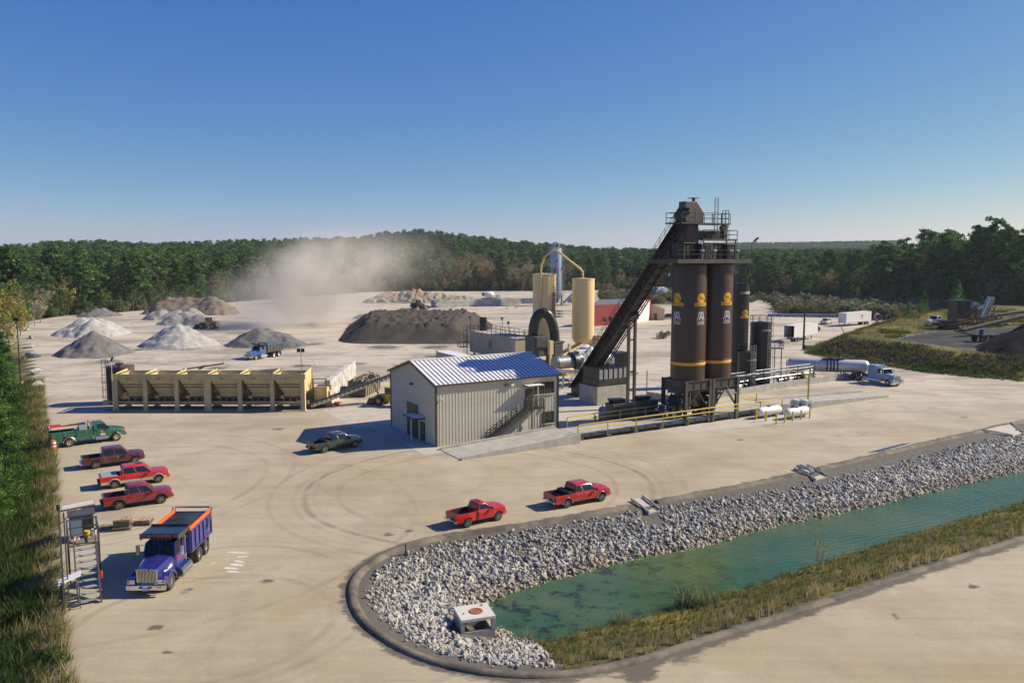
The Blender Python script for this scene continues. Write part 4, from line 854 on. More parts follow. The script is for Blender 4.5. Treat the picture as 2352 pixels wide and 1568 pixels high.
def window(x0, x1, z0, z1, n, sill=True):
    mb = MB(); y = -.08
    for a, b in (((x0, y, z0), (x1, y, z0)), ((x0, y, z1), (x1, y, z1)), ((x0, y, z0), (x0, y, z1)), ((x1, y, z0), (x1, y, z1))): mb.bar(a, b, .12, .12)
    for k in range(1, n): x = x0+(x1-x0)*k/n; mb.bar((x, y, z0), (x, y, z1), .08, .1)
    w_ = mb.build('window', M['trim_brown'], bld)
    for k in range(n):
        xa = x0+(x1-x0)*k/n+.05; xb = x0+(x1-x0)*(k+1)/n-.05; p = MB(); p.box(((xa+xb)/2, -.06, (z0+z1)/2), (xb-xa, .02, z1-z0-.1)); p.build('pane', M['glass_dark'], w_)
    p = MB(); p.box(((x0+x1)/2, -.16, z0-.05), (x1-x0+.2, .14, .05)); p.build('sill', M['siding'], w_)
window(12.75, 15.45, 4.75, 6.1, 2); window(13.9, 15.45, 1.15, 2.5, 2)
# outside stair
stair = MB(); sx0, sx1, sz1, sy0, sy1 = 6.1, 11.5, 3.3, -1.35, -.2; nst = 18
for y in (sy0, sy1): stair.bar((sx0, y, .05), (sx1, y, sz1-.02), .06, .28)
stb = stair.build('stair', M['trim_brown'], bld)
for i in range(nst): t = MB(); u = (i+.5)/nst; t.box((sx0+(sx1-sx0)*u, (sy0+sy1)/2, sz1*u+.06), (.30, 1.1, .05)); t.build('tread', M['dark_grey'], stb)
mb = MB()
for y in (sy0, sy1):
    for i in range(9): u = i/8; p = Vector((sx0+(sx1-sx0)*u, y, sz1*u)); mb.bar(p, p+Vector((0, 0, 1.0)), .04)
    for h in (.35, .68, 1.0): mb.bar((sx0, y, h), (sx1, y, sz1+h), .045)
mb.build('handrail', M['rail_brown'], stb)
mb = MB(); mb.box((12.45, -.78, sz1), (1.95, 1.25, .12)); lp = mb.build('landing', M['trim_brown'], bld)
mb = MB(); mb.rail([(13.4, -.2, sz1), (13.4, -1.35, sz1), (11.55, -1.35, sz1)], 1.05, .16, .018, 0); mb.build('handrail', M['rail_brown'], lp)
for x in (11.65, 13.3): mb = MB(); mb.bar((x, -1.3, 0), (x, -1.3, sz1), .13); mb.build('post', M['trim_brown'], lp)
for x, m in ((8.9, 'dark_grey'), (9.6, 'white_paint')):
    mb = MB(); mb.box((x, -.2, 6.2), (.4, .35, .25)); mb.build('wall_lamp', M[m], bld)
mb = MB(); mb.box((-.2, 6.4, 6.2), (.4, .3, .22)); mb.build('wall_lamp', M['dark_grey'], bld)
mb = MB(); mb.tube([(.6, -.05, 5.3), (.5, -.4, 5.25)], .09, 8); mb.build('camera_housing', M['white_paint'], bld)
mb = MB(); mb.box((13.75, -.15, 2.9), (.3, .2, .4)); mb.build('junction_box', M['grey_paint'], bld)

# ---------------- drag slat conveyor, storage silos
def decal_f(r, phi, z): return lambda x, y: ((r+.02)*math.cos(phi+x/r), (r+.02)*math.sin(phi+x/r), z+y)
def ring_poly(mb, outer, inner, f, mi):
    n = len(outer); mb.add([f(*p) for p in outer]+[f(*p) for p in inner], [(i, (i+1) % n, (i+1) % n+n, i+n) for i in range(n)], mi)
def disc(mb, cx, cy, r, f, mi, n=28):
    rr = [(0, 0)]; mb.add([f(cx+r*a*math.cos(2*math.pi*k/n), cy+r*a*math.sin(2*math.pi*k/n)) for a in (.02, .5, 1) for k in range(n)], [(j*n+k, j*n+(k+1) % n, (j+1)*n+(k+1) % n, (j+1)*n+k) for j in (0, 1) for k in range(n)], mi)
def rect(mb, x0, x1, y0, y1, f, mi, n=10):
    for k in range(n): a = x0+(x1-x0)*k/n; b = x0+(x1-x0)*(k+1)/n; mb.add([f(a, y0), f(b, y0), f(b, y1), f(a, y1)], [(0, 1, 2, 3)], mi)
def cwm(parent, r, phi, z, k=1.0):
    f0 = decal_f(r, phi, z); f1 = decal_f(r+.012, phi, z); mb = MB(); disc(mb, 0, 0, .62*k, f0, 0); rect(mb, -.95*k, .95*k, -.98*k, -.55*k, f0, 0)
    f = decal_f(r+.03, phi, z)
    put_text(mb, 'C', .56*k, lambda x, y: f(x-.33*k, y+.16*k), 1, .0, .85); put_text(mb, 'W', .46*k, lambda x, y: f(x+.03*k, y), 1, .0, .80); put_text(mb, 'M', .44*k, lambda x, y: f(x+.38*k, y-.17*k), 1, .0, .72)
    put_text(mb, 'CONTRACTING CO', .235*k, lambda x, y: f(x, y-.77*k), 1, .004, .82); return mb.build('company_logo', [M['yellow_band'], M['black_decal']], parent)
def astec(parent, r, phi, z, k=1.0, m='white_decal', f=None):
    f = f or decal_f(r, phi, z); mb = MB(); t = .075*k
    def frame(b, tp, y0, y1, w):
        ring_poly(mb, [(-b, y0), (b, y0), (tp, y1), (-tp, y1)], [(-b+w*1.5, y0+w), (b-w*1.5, y0+w), (tp-w, y1-w), (-tp+w, y1-w)], f, 0)
    frame(.62*k, .33*k, -.45*k, .62*k, t)
    n = 16; ring_poly(mb, [(.20*k*math.cos(2*math.pi*i/n), .27*k+.20*k*math.sin(2*math.pi*i/n)) for i in range(n)], [(.12*k*math.cos(2*math.pi*i/n), .27*k+.12*k*math.sin(2*math.pi*i/n)) for i in range(n)], f, 0)
    for s in (-1, 1): mb.add([f(*p) for p in ((s*.30*k, -.38*k), (s*.21*k, -.38*k), (s*.15*k, .02*k), (s*.24*k, .02*k))], [(0, 1, 2, 3)], 0)
    mb.add([f(*p) for p in ((-.22*k, -.16*k), (.22*k, -.16*k), (.2*k, -.08*k), (-.2*k, -.08*k))], [(0, 1, 2, 3)], 0); mb.add([f(*p) for p in ((-.2*k, -.02*k), (.2*k, -.02*k), (.18*k, .06*k), (-.18*k, .06*k))], [(0, 1, 2, 3)], 0)
    put_text(mb, 'ASTEC', .36*k, lambda x, y: f(x, y-.68*k), 0, .012, 1.08); rect(mb, -.58*k, .58*k, -.92*k, -.87*k, f, 0, 6); return mb.build('maker_logo', M[m], parent)
def facing(x, y): return math.atan2(-y, -x)
SR = 2.17
def silo(s, t, label, logos):
    c = P(s, t); o = thing('storage_silo', label, 'silo', c)
    mb = MB(); mb.lathe([(.55, 3.5), (SR-.15, 5.3), (SR, 5.35), (SR, 19.9), (SR-.06, 20.15), (SR-.35, 20.42), (.3, 20.5)], n=56); mb.build('shell', M['silo_brown'], o, True, ang=50)
    mb = MB(); mb.lathe([(SR+.012, 7.40), (SR+.025, 7.42), (SR+.025, 7.76), (SR+.012, 7.78)], n=56, cap=False); mb.build('yellow_band', M['yellow_band'], o, True)
    mb = MB(); mb.lathe([(SR+.012, 7.82), (SR+.03, 7.84), (SR+.03, 7.95), (SR+.012, 7.97)], n=56, cap=False); mb.lathe([(SR+.01, 5.36), (SR+.05, 5.37), (SR+.05, 5.5), (SR+.01, 5.51)], n=56, cap=False); mb.build('hoop', M['black_steel'], o, True)
    ph = facing(c.x, c.y)
    for a in logos: cwm(o, SR, ph+R(a), 15.85); astec(o, SR, ph+R(a), 13.5)
    mb = MB(); mb.cyl((0, 0, 2.7), (0, 0, 3.6), .62, n=16); mb.box((.8, 0, 3.2), (.9, .25, .25)); mb.build('discharge_gate', M['dark_grey'], o); return o
silo(2.15, 2.05, 'tall brown silo with yellow band, nearer of the pair, under the slat conveyor head', (-43, 43)); silo(6.68, 2.05, 'tall brown silo with yellow band on the right of its twin', (44,))
for s0, s1, lb in ((0, 4.05, 'dark steel support frame with V braces under the left brown silo'), (4.6, 8.9, 'dark steel support frame with V braces under the right brown silo')):
    o = thing('silo_support', lb, 'support frame', P(s0, 0), TH); W_ = s1-s0; D_ = 4.1
    for x in (0, W_):
        for y in (0, D_):
            mb = MB(); z1 = 5.55; mb.box((x, y-.17, z1/2), (.40, .06, z1)); mb.box((x, y+.17, z1/2), (.40, .06, z1)); mb.box((x, y, z1/2), (.10, .28, z1)); mb.box((x, y, .03), (.6, .6, .06)); mb.build('post', M['steel_beam'], o)
    for a, b, sd in (((.2, 0), (W_-.2, 0), 0), ((.2, D_), (W_-.2, D_), 0), ((0, .2), (0, D_-.2), 1), ((W_, .2), (W_, D_-.2), 1)):
        mb = MB(); p = Vector((*a, 4.95)); q = Vector((*b, 4.95)); mb.bar(p, q, .08, 1.02)
        for z in (5.5, 4.4): mb.bar(p.xyz+Vector((0, 0, z-4.95)), q+Vector((0, 0, z-4.95)), .36, .08)
        for u in (.33, .67): mb.bar((p.lerp(q, u)).xyz-Vector((0, 0, .5)), p.lerp(q, u)+Vector((0, 0, .5)), .22, .06)
        mb.bar(p-Vector((0, 0, .78)), q-Vector((0, 0, .78)), .14, .14); mb.build('girder', M['steel_beam'], o)
    for y in (0, D_):
        for x in (.15, W_-.15): mb = MB(); mb.bar((x, y, 1.75), (W_/2, y, 4.15), .13); mb.build('brace', M['steel_beam'], o)
    for x in (0, W_):
        for y in (.15, D_-.15): mb = MB(); mb.bar((x, y, 1.9), (x, D_/2, 4.3), .13); mb.build('brace', M['steel_beam'], o)
    mb = MB(); mb.tube([(W_-.25, -.22, .2), (W_-.25, -.22, 3.2), (W_-.4, -.22, 3.5), (W_-.8, -.22, 3.6)], .05, 8); mb.build('conduit', M['steel'], o)
# top works over the silos
top = thing('silo_top_deck', 'dark railed platform with batcher boxes spanning the tops of both brown silos', 'platform', P(0, 0, 20.5), TH)
mb = MB(); mb.box((3.9, 2.0, .12), (12.6, 5.3, .1)); 
for y in (-.65, 4.65): mb.box((3.9, y, -.1), (12.6, .12, .48))
for x in (-2.4, 10.2): mb.box((x, 2.0, -.1), (.12, 5.2, .48))
mb.build('deck', M['steel_beam'], top)
mb = MB(); mb.rail([(-2.3, -.6, .2), (10.1, -.6, .2), (10.1, 4.6, .2), (-2.3, 4.6, .2), (-2.3, -.6, .2)], 1.1, 1.9, .028, 1); mb.build('railing', M['rail_brown'], top)
for x, y, sx_, sy_, h, m in ((1.3, 2.2, 2.3, 2.2, 1.9, 'black_steel'), (3.3, .6, 1.3, 1.0, 1.7, 'steel_beam'), (5.7, 1.9, 2.2, 2.2, 1.9, 'black_steel'), (7.5, .8, 1.6, 1.2, 1.75, 'steel_beam')):
    mb = MB(); mb.box((x, y, .2+h/2), (sx_, sy_, h)); mb.box((x, y, .25+h), (sx_*1.12, sy_*1.12, .1)); mb.prism([(x-sx_*.5, .2), (x+sx_*.5, .2), (x+sx_*.35, -.15), (x-sx_*.35, -.15)], y-sy_*.4, y+sy_*.4)
    for k in (-.3, 0, .3): mb.box((x+k*sx_, y-sy_/2-.03, .2+h/2), (.06, .06, h))
    mb.build('batcher', M[m], top, bevel=.03)
for x, y in ((2.4, .2), (4.4, .1), (7.0, -.1), (8.6, .3)):
    mb = MB(); mb.cyl((x-.25, y, 1.2), (x+.25, y, 1.2), .18, n=10); mb.box((x, y, .6), (.1, .1, 1.0)); mb.build('actuator', M['grey_paint'], top, True)
mb = MB(); mb.tube([(10.1, -.6, .2), (10.1, -.6, 2.0), (10.4, -.7, 2.5)], .05, 6); mb.box((10.75, -.75, 2.65), (.75, .3, .16), ry=R(-35)); mb.build('floodlight', M['dark_grey'], top)
mb = MB(); mb.tube([(2.0, -.4, .2), (1.75, -.4, 2.2)], .05, 6); mb.box((1.4, -.5, 2.25), (.75, .12, .4), ry=R(10)); mb.build('floodlight', M['grey_paint'], top)
# upper deck with transfer conveyor
up = thing('transfer_deck', 'narrow railed transfer platform above the batchers', 'platform', P(0, 0, 23.1), TH)
mb = MB(); mb.box((5.9, 1.6, 0), (6.0, 1.9, .22)); mb.build('deck', M['steel_beam'], up)
for x, y in ((3.1, .8), (3.1, 2.4), (8.7, .8), (8.7, 2.4)): mb = MB(); mb.bar((x, y, -2.4), (x, y, -.1), .14); mb.build('post', M['steel_beam'], up)
mb = MB(); mb.rail([(3.0, .7, .1), (8.85, .7, .1), (8.85, 2.5, .1), (3.0, 2.5, .1)], 1.1, 1.35, .03, 1); mb.build('railing', M['rail_brown'], up)
mb = MB(); mb.box((5.0, 1.7, .6), (4.6, 1.0, .95)); mb.box((4.2, 1.1, .45), (1.1, .3, .6)); mb.build('transfer_box', M['black_steel'], up, bevel=.03)
mb = MB(); mb.box((7.15, 1.3, 1.05), (.65, .55, 1.9)); mb.build('control_cabinet', M['steel_beam'], up)
mb = MB(); mb.cyl((6.5, 1.3, 1.5), (6.8, 1.3, 1.5), .28, n=12); mb.build('motor', M['dark_grey'], up, True)
mb = MB(); mb.ladder((5.3, .9, .1), (5.3, .9, 5.3), .55, (1, 0, 0), .3, .03, cage=None); mb.build('ladder', M['rail_brown'], up)
# the conveyor itself
con = thing('slat_conveyor', 'long steep dark slat conveyor rising to the top of the brown silos', 'conveyor', P(1.25, 24.6, 0), TH)
c0, c1 = Vector((0, 0, .7)), Vector((0, -22.9, 25.6)); cd = (c1-c0).normalized(); cu = Vector((0, -cd.z, cd.y))*-1
cu = Vector((0, cd.z, -cd.y)); cu = cu if cu.z > 0 else -cu
mb = MB(); mb.bar(c0, c1, 1.25, 1.25); 
mb.build('casing', M['black_steel'], con)
mb = MB(); L_ = (c1-c0).length
for i in range(24):
    p = c0+cd*(L_*(i+.5)/24)
    mb.bar(p+Vector((-.70, 0, 0))-cu*.68, p+Vector((-.70, 0, 0))+cu*.68, .09, .09); mb.bar(p+Vector((-.70, 0, 0))-cu*.70, p+Vector((.70, 0, 0))-cu*.70, .09, .09); mb.bar(p+Vector((-.70, 0, 0))+cu*.70, p+Vector((.70, 0, 0))+cu*.70, .09, .09)
for sd in (-1, 1):
    for k in (-1, 1): mb.bar(c0+Vector((sd*.66, 0, 0))+cu*.66*k, c1+Vector((sd*.66, 0, 0))+cu*.66*k, .12, .12)
mb.build('flange', M['dark_grey'], con)
mb = MB(); a0 = c0+Vector((-1.25, 0, .2))+cu*.5; a1 = c1+Vector((-1.25, 0, -.6))+cu*.5
mb.bar(a0, a1, .9, .06); n_ = 52
for i in range(n_): p = a0.lerp(a1, (i+.5)/n_); mb.box(p+cu*.06, (.85, .22, .04))
mb.build('stairway', M['rail_brown'], con)
mb = MB()
for x in (-.45, .45):
    for h in (.55, 1.05): mb.bar(a0+Vector((x, 0, h)), a1+Vector((x, 0, h)), .045)
    for i in range(26): p = a0.lerp(a1, i/25)+Vector((x, 0, 0)); mb.bar(p, p+Vector((0, 0, 1.05)), .04)
mb.build('handrail', M['rail_brown'], con)
mb = MB(); b0 = c0+Vector((.9, 0, 0))-cu*1.2; b1 = c1+Vector((.9, 0, 0))-cu*1.1
mb.bar(b0, b1, .12); mb.bar(b0+cu*.35, b1+cu*.35, .12); n_ = 40
for i in range(n_+1): p = b0.lerp(b1, i/n_); mb.bar(p, p+cu*.35, .09)
for i in range(8): p = b0.lerp(b1, (i+.5)/8); mb.bar(p, p+Vector((-.4, 0, 0))+cu*.6, .1)
mb.build('cable_tray', M['steel_beam'], con)
mb = MB(); mb.prism([(.9, 0), (.9, 1.6), (-.6, 2.6), (-1.9, 2.4), (-1.2, 0.2)], -.85, .85, f=lambda a, b, c: (b, a, c)); mb.box((0, .3, .1), (2.2, 2.6, .2)); mb.build('tail_box', M['black_steel'], con, bevel=.04)
hd = c1
mb = MB(); mb.prism([(-1.6, .2), (1.75, .2), (1.9, 1.35), (.45, 2.75), (-.45, 2.75), (-1.95, 1.2)], -.95, .95, f=lambda a, b, c: (a*.85+.5, b+hd.y+.3, c+hd.z-.6)); mb.build('head_box', M['steel_beam'], con, bevel=.05)
mb = MB(); mb.prism([(-1.6, -5.0), (1.1, -5.0), (1.5, -2.5), (1.0, .2), (-1.2, .2)], -.9, .9, f=lambda a, b, c: (a*.8+.4, b+hd.y+.3, c+hd.z-.6)); mb.build('chute', M['black_steel'], con, bevel=.04)
mb = MB(); mb.box((-.4, hd.y-.2, hd.z+1.7), (1.5, 1.2, .8)); mb.cyl((-.4, hd.y-1, hd.z+1.0), (-.4, hd.y+.9, hd.z+1.0), .35, n=14); mb.build('drive_motor', M['dark_grey'], con, bevel=.03)
mb = MB(); mb.cyl((.9, hd.y, hd.z+2.1), (.9, hd.y, hd.z+2.55), .2, n=10); mb.box((.9, hd.y, hd.z+2.6), (1.1, 1.0, .07)); mb.build('vent', M['dark_grey'], con)
mb = MB(); mb.box((1.6, hd.y-.2, hd.z-.55), (8.2, 3.0, .16)); mb.build('head_deck', M['steel_beam'], con)
mb = MB(); z_ = hd.z-.47; mb.rail([(-2.4, hd.y-1.65, z_), (-.3, hd.y-1.65, z_)], 1.2, 2.0, .035, 1); mb.rail([(1.0, hd.y-1.65, z_), (5.6, hd.y-1.65, z_), (5.6, hd.y+1.25, z_), (-2.4, hd.y+1.25, z_), (-2.4, hd.y-1.65, z_)], 1.2, 1.5, .032, 1); mb.build('railing', M['rail_brown'], con)
mb = MB(); mb.ladder((5.0, hd.y-1.2, z_-.8), (5.0, hd.y-1.2, z_+1.6), .6, (1, 0, 0), .3, .03, cage=(0, -.6, 0)); mb.build('cage', M['rail_brown'], con)
cm = thing('conveyor_column', 'pair of tall dark steel columns tied together under the slat conveyor', 'support column', P(1.25, 12.2), TH)
for x in (-.55, .55): mb = MB(); mb.box((x, 0, 6.2), (.34, .34, 12.4)); mb.build('column', M['steel_beam'], cm)
for z in (1.2, 5.2, 9.6, 12.2): mb = MB(); mb.box((0, 0, z), (.8, .16, .2)); mb.build('tie', M['steel_beam'], cm)
mb = MB(); mb.prism([(-.9, 12.4), (.9, 12.4), (.9, 13.5)], -.3, .3); mb.build('saddle', M['steel_beam'], cm)
# reject bin on a concrete block
rb_ = thing('concrete_bunker', 'grey concrete bunker block carrying the dark hopper beside the silos', 'bunker', P(-1.5, 16.3), TH); mb = MB(); mb.box((2.75, 2.2, 1.3), (5.5, 4.4, 2.6)); mb.build('block', M['concrete'], rb_, bevel=.05)
hp = thing('steel_hopper', 'dark steel hopper with pale side panels standing on the concrete bunker', 'hopper', P(-1.5, 16.3, 2.62), TH)
mb = MB(); mb.box((2.95, 2.1, .5), (5.2, 3.9, 1.0)); mb.box((2.95, 2.1, 1.75), (5.1, 3.8, 1.5)); mb.build('shell', M['black_steel'], hp, bevel=.04)
for k in range(6): mb = MB(); mb.box((.75+k*.88, .16, 1.72), (.62, .05, 1.35)); mb.build('panel', M['grey_paint'], hp)
for k in range(7): mb = MB(); mb.bar((.4+k*.85, .15, 1.0), (.4+k*.85, .15, 2.6), .1); mb.bar((.4+k*.85, .1, 2.6), (.4+k*.85, 3.9, 2.6), .1); mb.build('stiffener', M['black_steel'], hp)
# ---------------- drum mixer
dr = thing('drum_mixer', 'horizontal drum mixer with grey shell, black ring and silver jacket behind the building', 'drum mixer', P(1.6, 32, 4.0), TH)
mb = MB(); mb.lathe([(1.0, 0), (1.15, .05), (1.15, 3.4), (1.0, 3.5)], n=32, axis='X'); mb.lathe([(1.16, .25), (1.24, .26), (1.24, .5), (1.16, .51)], n=32, axis='X', cap=False); mb.build('dryer_shell', M['drum_steel'], dr, True)
mb = MB(); mb.lathe([(1.2, 3.2), (1.62, 3.25), (1.62, 3.75), (1.55, 4.3), (1.2, 4.35)], n=32, axis='X'); mb.build('drive_ring', M['tank_black'], dr, True)
mb = MB(); mb.lathe([(1.3, 4.3), (1.42, 4.4), (1.42, 10.4), (1.3, 10.5)], n=32, axis='X'); mb.build('jacket', M['tank_steel'], dr, True)
mb = MB(); mb.box((7.4, 0, 1.55), (6.2, 1.6, .5)); mb.build('top_duct', M['white_paint'], dr)
mb = MB(); mb.box((6.3, -1.5, .75), (3.2, .06, 1.5)); mb.build('sign_board', M['white_paint'], dr)
mb = MB(); put_text(mb, 'DOUBLE', .55, lambda x, y: (6.3+x, -1.55, .95+y), 0, .01, 1.0); put_text(mb, 'BARREL', .55, lambda x, y: (6.3+x, -1.55, .42+y), 0, .02, 1.0); mb.build('lettering', mat('sign_blue', (.06, .12, .33), .5), dr)
mb = MB(); mb.lathe([(1.1, 10.5), (1.45, 10.7), (1.5, 11.0), (1.2, 11.3)], n=28, axis='X'); mb.build('end_ring', M['chrome'], dr, True)
mb = MB(); mb.box((12.9, 0, -.1), (3.0, 2.3, 2.4)); mb.cyl((11.2, 0, 0), (12.4, 0, 0), .95, n=20); mb.build('burner', M['tank_black'], dr, bevel=.05)
for x in (.8, 6, 10): 
    mb = MB(); mb.bar((x, -1.2, -4), (x+.4, -1.0, -1.3), .24); mb.bar((x, 1.2, -4), (x+.4, 1.0, -1.3), .24); mb.bar((x, -1.2, -3.6), (x, 1.2, -1.6), .16); mb.build('leg', M['bag_tan'], dr)
mb = MB(); mb.box((5.2, 0, -1.75), (11.5, 2.0, .45)); mb.build('base_frame', M['cream'], dr)
mb = MB(); mb.cyl((.4, -1.5, -1.1), (2.6, -1.5, -1.1), .38, n=14); mb.box((1.3, -1.5, -1.2), (.5, .9, .8)); mb.build('drive_motor', M['cream'], dr, True)
mb = MB(); mb.rail([(4, -2.3, -1.6), (10.5, -2.3, -1.6)], 1.1, 1.2, .035, 1); mb.ladder((10.8, -2.2, -4), (10.8, -2.2, -.6), .5); mb.build('railing', M['rail_brown'], dr)
mb = MB(); mb.tube([(4.6, -.9, .5), (6.6, -.9, 2.6), (8.4, -.9, 2.9)], .13, 10); mb.build('feed_pipe', M['steel'], dr, True)
wt = thing('white_tank', 'white domed vessel with a hose reel behind the drum mixer', 'tank', P(11.5, 37, 0), TH); mb = MB(); mb.lathe([(1.7, 2.6), (1.7, 4.2), (1.1, 5.6), (.3, 6.0)], n=24); mb.build('shell', M['white_paint'], wt, True); mb = MB(); mb.cyl((0, 0, 0), (0, 0, 2.6), .9, n=12); mb.build('stand', M['dark_grey'], wt)
# ---------------- baghouse, stack, ducts
bg_ = thing('baghouse', 'long tan baghouse box with railed flat roof and black maker emblem', 'baghouse', P(10.0, 77.3), TH)
BLN, BHT, BWD = 19.0, 5.15, 4.3
mb = MB(); mb.box((BWD/2, -BLN/2, BHT/2+.4), (BWD, BLN, BHT-.8)); mb.build('body', M['bag_tan'], bg_)
for k in range(15): mb = MB(); mb.box((-.04, -.65-k*BLN/15, BHT/2+.3), (.07, BLN/15-.12, BHT-1.0)); mb.build('wall_panel', M['bag_tan'], bg_)
mb = MB(); mb.box((BWD/2, -BLN/2, BHT+.05), (BWD+.3, BLN+.3, .14)); mb.build('roof', M['concrete_pale'], bg_)
mb = MB(); mb.rail([(0, 0, BHT+.1), (BWD, 0, BHT+.1), (BWD, -BLN, BHT+.1), (0, -BLN, BHT+.1), (0, 0, BHT+.1)], 1.15, 1.9, .04, 1); mb.build('railing', M['rail_brown'], bg_)
mb = MB(); mb.ladder((-.5, .3, 0), (-.5, .3, BHT+1.2), .55, (0, 1, 0), .3, .035, cage=(-.75, 0, 0)); mb.build('ladder', M['rail_brown'], bg_)
mb = MB(); mb.box((-1.3, .6, 1.8), (2.0, 1.6, .1)); mb.rail([(-2.3, 1.4, 1.8), (-2.3, -.2, 1.8), (-.3, -.2, 1.8)], 1.1, .7, .035, 1); mb.build('side_platform', M['rail_brown'], bg_)
mb = MB(); mb.lathe([(.8, BHT), (.8, BHT+2.9), (.85, BHT+2.95), (.72, BHT+2.95), (.7, BHT+1)], (2.4, -1.6, 0), n=24); mb.build('stack', M['tank_black'], bg_, True)
for x, y, hh in ((.2, .0, 2.6), (BWD, -6.5, 2.6), (0, -16.5, 2.6)):
    mb = MB(); mb.tube([(x, y, BHT), (x, y, BHT+hh), (x-.05, y, BHT+hh+.2)], .05, 6); mb.box((x-.1, y, BHT+hh+.35), (.3, .45, .6), ry=R(15)); mb.build('floodlight', M['dark_grey'], bg_)
astec(bg_, 1, 0, 0, 1.1, 'black_decal', f=lambda x, y: (-.11, -9.2-x*1.25, 3.3+y*1.0))
mb = MB()
for k in range(5): mb.bar((.3, -1.5-k*4, 0), (.3, -1.5-k*4, .9), .3); mb.bar((BWD-.3, -1.5-k*4, 0), (BWD-.3, -1.5-k*4, .9), .3)
mb.build('leg', M['bag_tan'], bg_)
du = thing('exhaust_duct', 'big black hooped exhaust duct bending over like an upside down U', 'duct', P(11.6, 53.0), TH)
pts = [(0, 1.5, 5.5), (0, 1.3, 7.2), (.15, 1.1, 8.6), (.6, .8, 9.8), (1.4, .5, 10.4), (2.3, .2, 10.2), (3.0, 0, 9.3), (3.5, -.2, 7.9), (3.8, -.3, 6.2), (3.9, -.3, 4.2)]
SPL = smooth_poly([Vector(p) for p in pts], 3); mb = MB(); mb.tube(SPL, .92, 20); mb.build('pipe', M['tank_black'], du, True)
mb = MB()
for i in range(1, len(SPL)-1, 3): d = (SPL[i+1]-SPL[i-1]).normalized()*.05; mb.tube([SPL[i]-d, SPL[i]+d], 1.0, 20)
mb.build('hoop', M['dark_grey'], du, True)
mb = MB(); mb.box((.3, .6, 4.2), (3.0, 3.4, 3.8)); mb.box((.3, -1.2, 5.0), (2.4, .3, 2.0)); mb.build('inlet_box', M['dark_grey'], du, bevel=.05)
mb = MB(); mb.box((3.7, -.4, 2.3), (2.3, 2.4, 4.6)); mb.box((3.7, -1.65, 3.2), (1.6, .12, 2.4)); mb.prism([(2.5, 4.6), (5.0, 4.6), (5.3, 5.0), (2.3, 5.0)], -1.7, .9); mb.build('outlet_box', M['dark_grey'], du, bevel=.05)
mb = MB(); mb.box((1.7, -2.1, 4.0), (1.0, .5, 2.6)); mb.build('cream_cabinet', M['cream'], du, bevel=.03)
# ---------------- cream silos with transfer pipe, feeder conveyors
def cream_silo(x, y, r, z0, z1, label, cone=False):
    o = thing('cream_silo', label, 'silo', (x, y, 0), 0)
    mb = MB(); prof = [(r-.02, z0), (r, z0+.05), (r, z1-.05), (r-.05, z1), (.2, z1+.12)]
    if cone: prof = [(.5, z0-2.4)]+prof
    mb.lathe(prof, n=44); mb.build('shell', M['cream_silo'], o, True, ang=40)
    mb = MB(); mb.lathe([(r+.01, z1-.25), (r+.06, z1-.24), (r+.06, z1-.02), (r+.01, z1-.01)], n=44, cap=False); mb.build('hoop', M['cream'], o)
    mb = MB(); n = 12; pts = [(r*.97*math.cos(2*math.pi*k/n), r*.97*math.sin(2*math.pi*k/n), z1) for k in range(n+1)]; mb.rail(pts, 1.15, 2, .035, 1); mb.build('railing', M['rail_brown'], o)
    for a in (.9, 2.3, 3.9, 5.5): mb = MB(); mb.box((r*.8*math.cos(a), r*.8*math.sin(a), z0/2), (.3, .3, z0)); mb.build('leg', M['cream'], o)
    return o
sa = cream_silo(6.6, 162.5, 2.36, 3.0, 17.5, 'left cream silo with caged ladder behind the black duct')
mb = MB(); a_ = facing(6.6, 162.5)+R(50); d_ = Vector((math.cos(a_), math.sin(a_), 0)); sd_ = Vector((-d_.y, d_.x, 0)); mb.ladder(d_*2.5+Vector((0, 0, 9)), d_*2.5+Vector((0, 0, 18.6)), .6, sd_, .35, .04, cage=d_*.8); mb.box(d_*3.0+Vector((0, 0, 8.9)), (2.0, 2.0, .12), rz=a_); p_ = d_*3.9+Vector((0, 0, 8.9)); mb.rail([p_-sd_*1, p_+sd_*1, p_+sd_*1-d_*1.6], 1.15, .7, .04, 1); mb.build('ladder', M['rail_brown'], sa)
for k, a in enumerate((2.6, 4.4, 5.9)): mb = MB(); q_ = Vector((2.3*math.cos(a), 2.3*math.sin(a), 17.5)); mb.tube([q_, q_+Vector((0, 0, 2.2)), q_+Vector((.2, 0, 2.5))], .05, 6); mb.box(q_+Vector((.3, 0, 2.6)), (.5, .4, .2)); mb.build('floodlight', M['dark_grey'], sa)
sb = cream_silo(14.4, 161.0, 2.25, 4.4, 16.6, 'right cream silo with smooth shell and hopper bottom', True)
mb = MB(); mb.box((1.6, -.6, 3.2), (3.4, 1.6, 2.0)); mb.box((3.1, -.2, 3.4), (1.6, 2.0, 3.6)); mb.build('feed_box', M['cream'], sb, bevel=.04)
mb = MB(); mb.tube([(2.2, .3, 16.6), (2.2, .3, 19.0), (2.5, .3, 19.4)], .05, 6); mb.box((2.6, .3, 19.4), (.4, .2, .25)); mb.build('floodlight', M['dark_grey'], sb)
tp = thing('transfer_pipe', 'cream dust pipe arching from the left cream silo over to the right one', 'pipe', (6.6, 160, 0)); q = [hz(x, y, 160)-Vector((6.6, 160, 0)) for x, y in ((1237, 706), (1241, 660), (1243, 610), (1251, 590), (1265, 578), (1272, 574), (1280, 576), (1310, 600), (1332, 617), (1338, 624), (1339, 640))]
mb = MB(); mb.tube(q, .22, 10); mb.build('pipe', M['cream'], tp, True); mb = MB()
for i in (2, 3, 6, 8): d = (q[i+1]-q[i]).normalized()*.08; mb.tube([q[i]-d, q[i]+d], .32, 10)
mb.build('flange', M['cream'], tp)
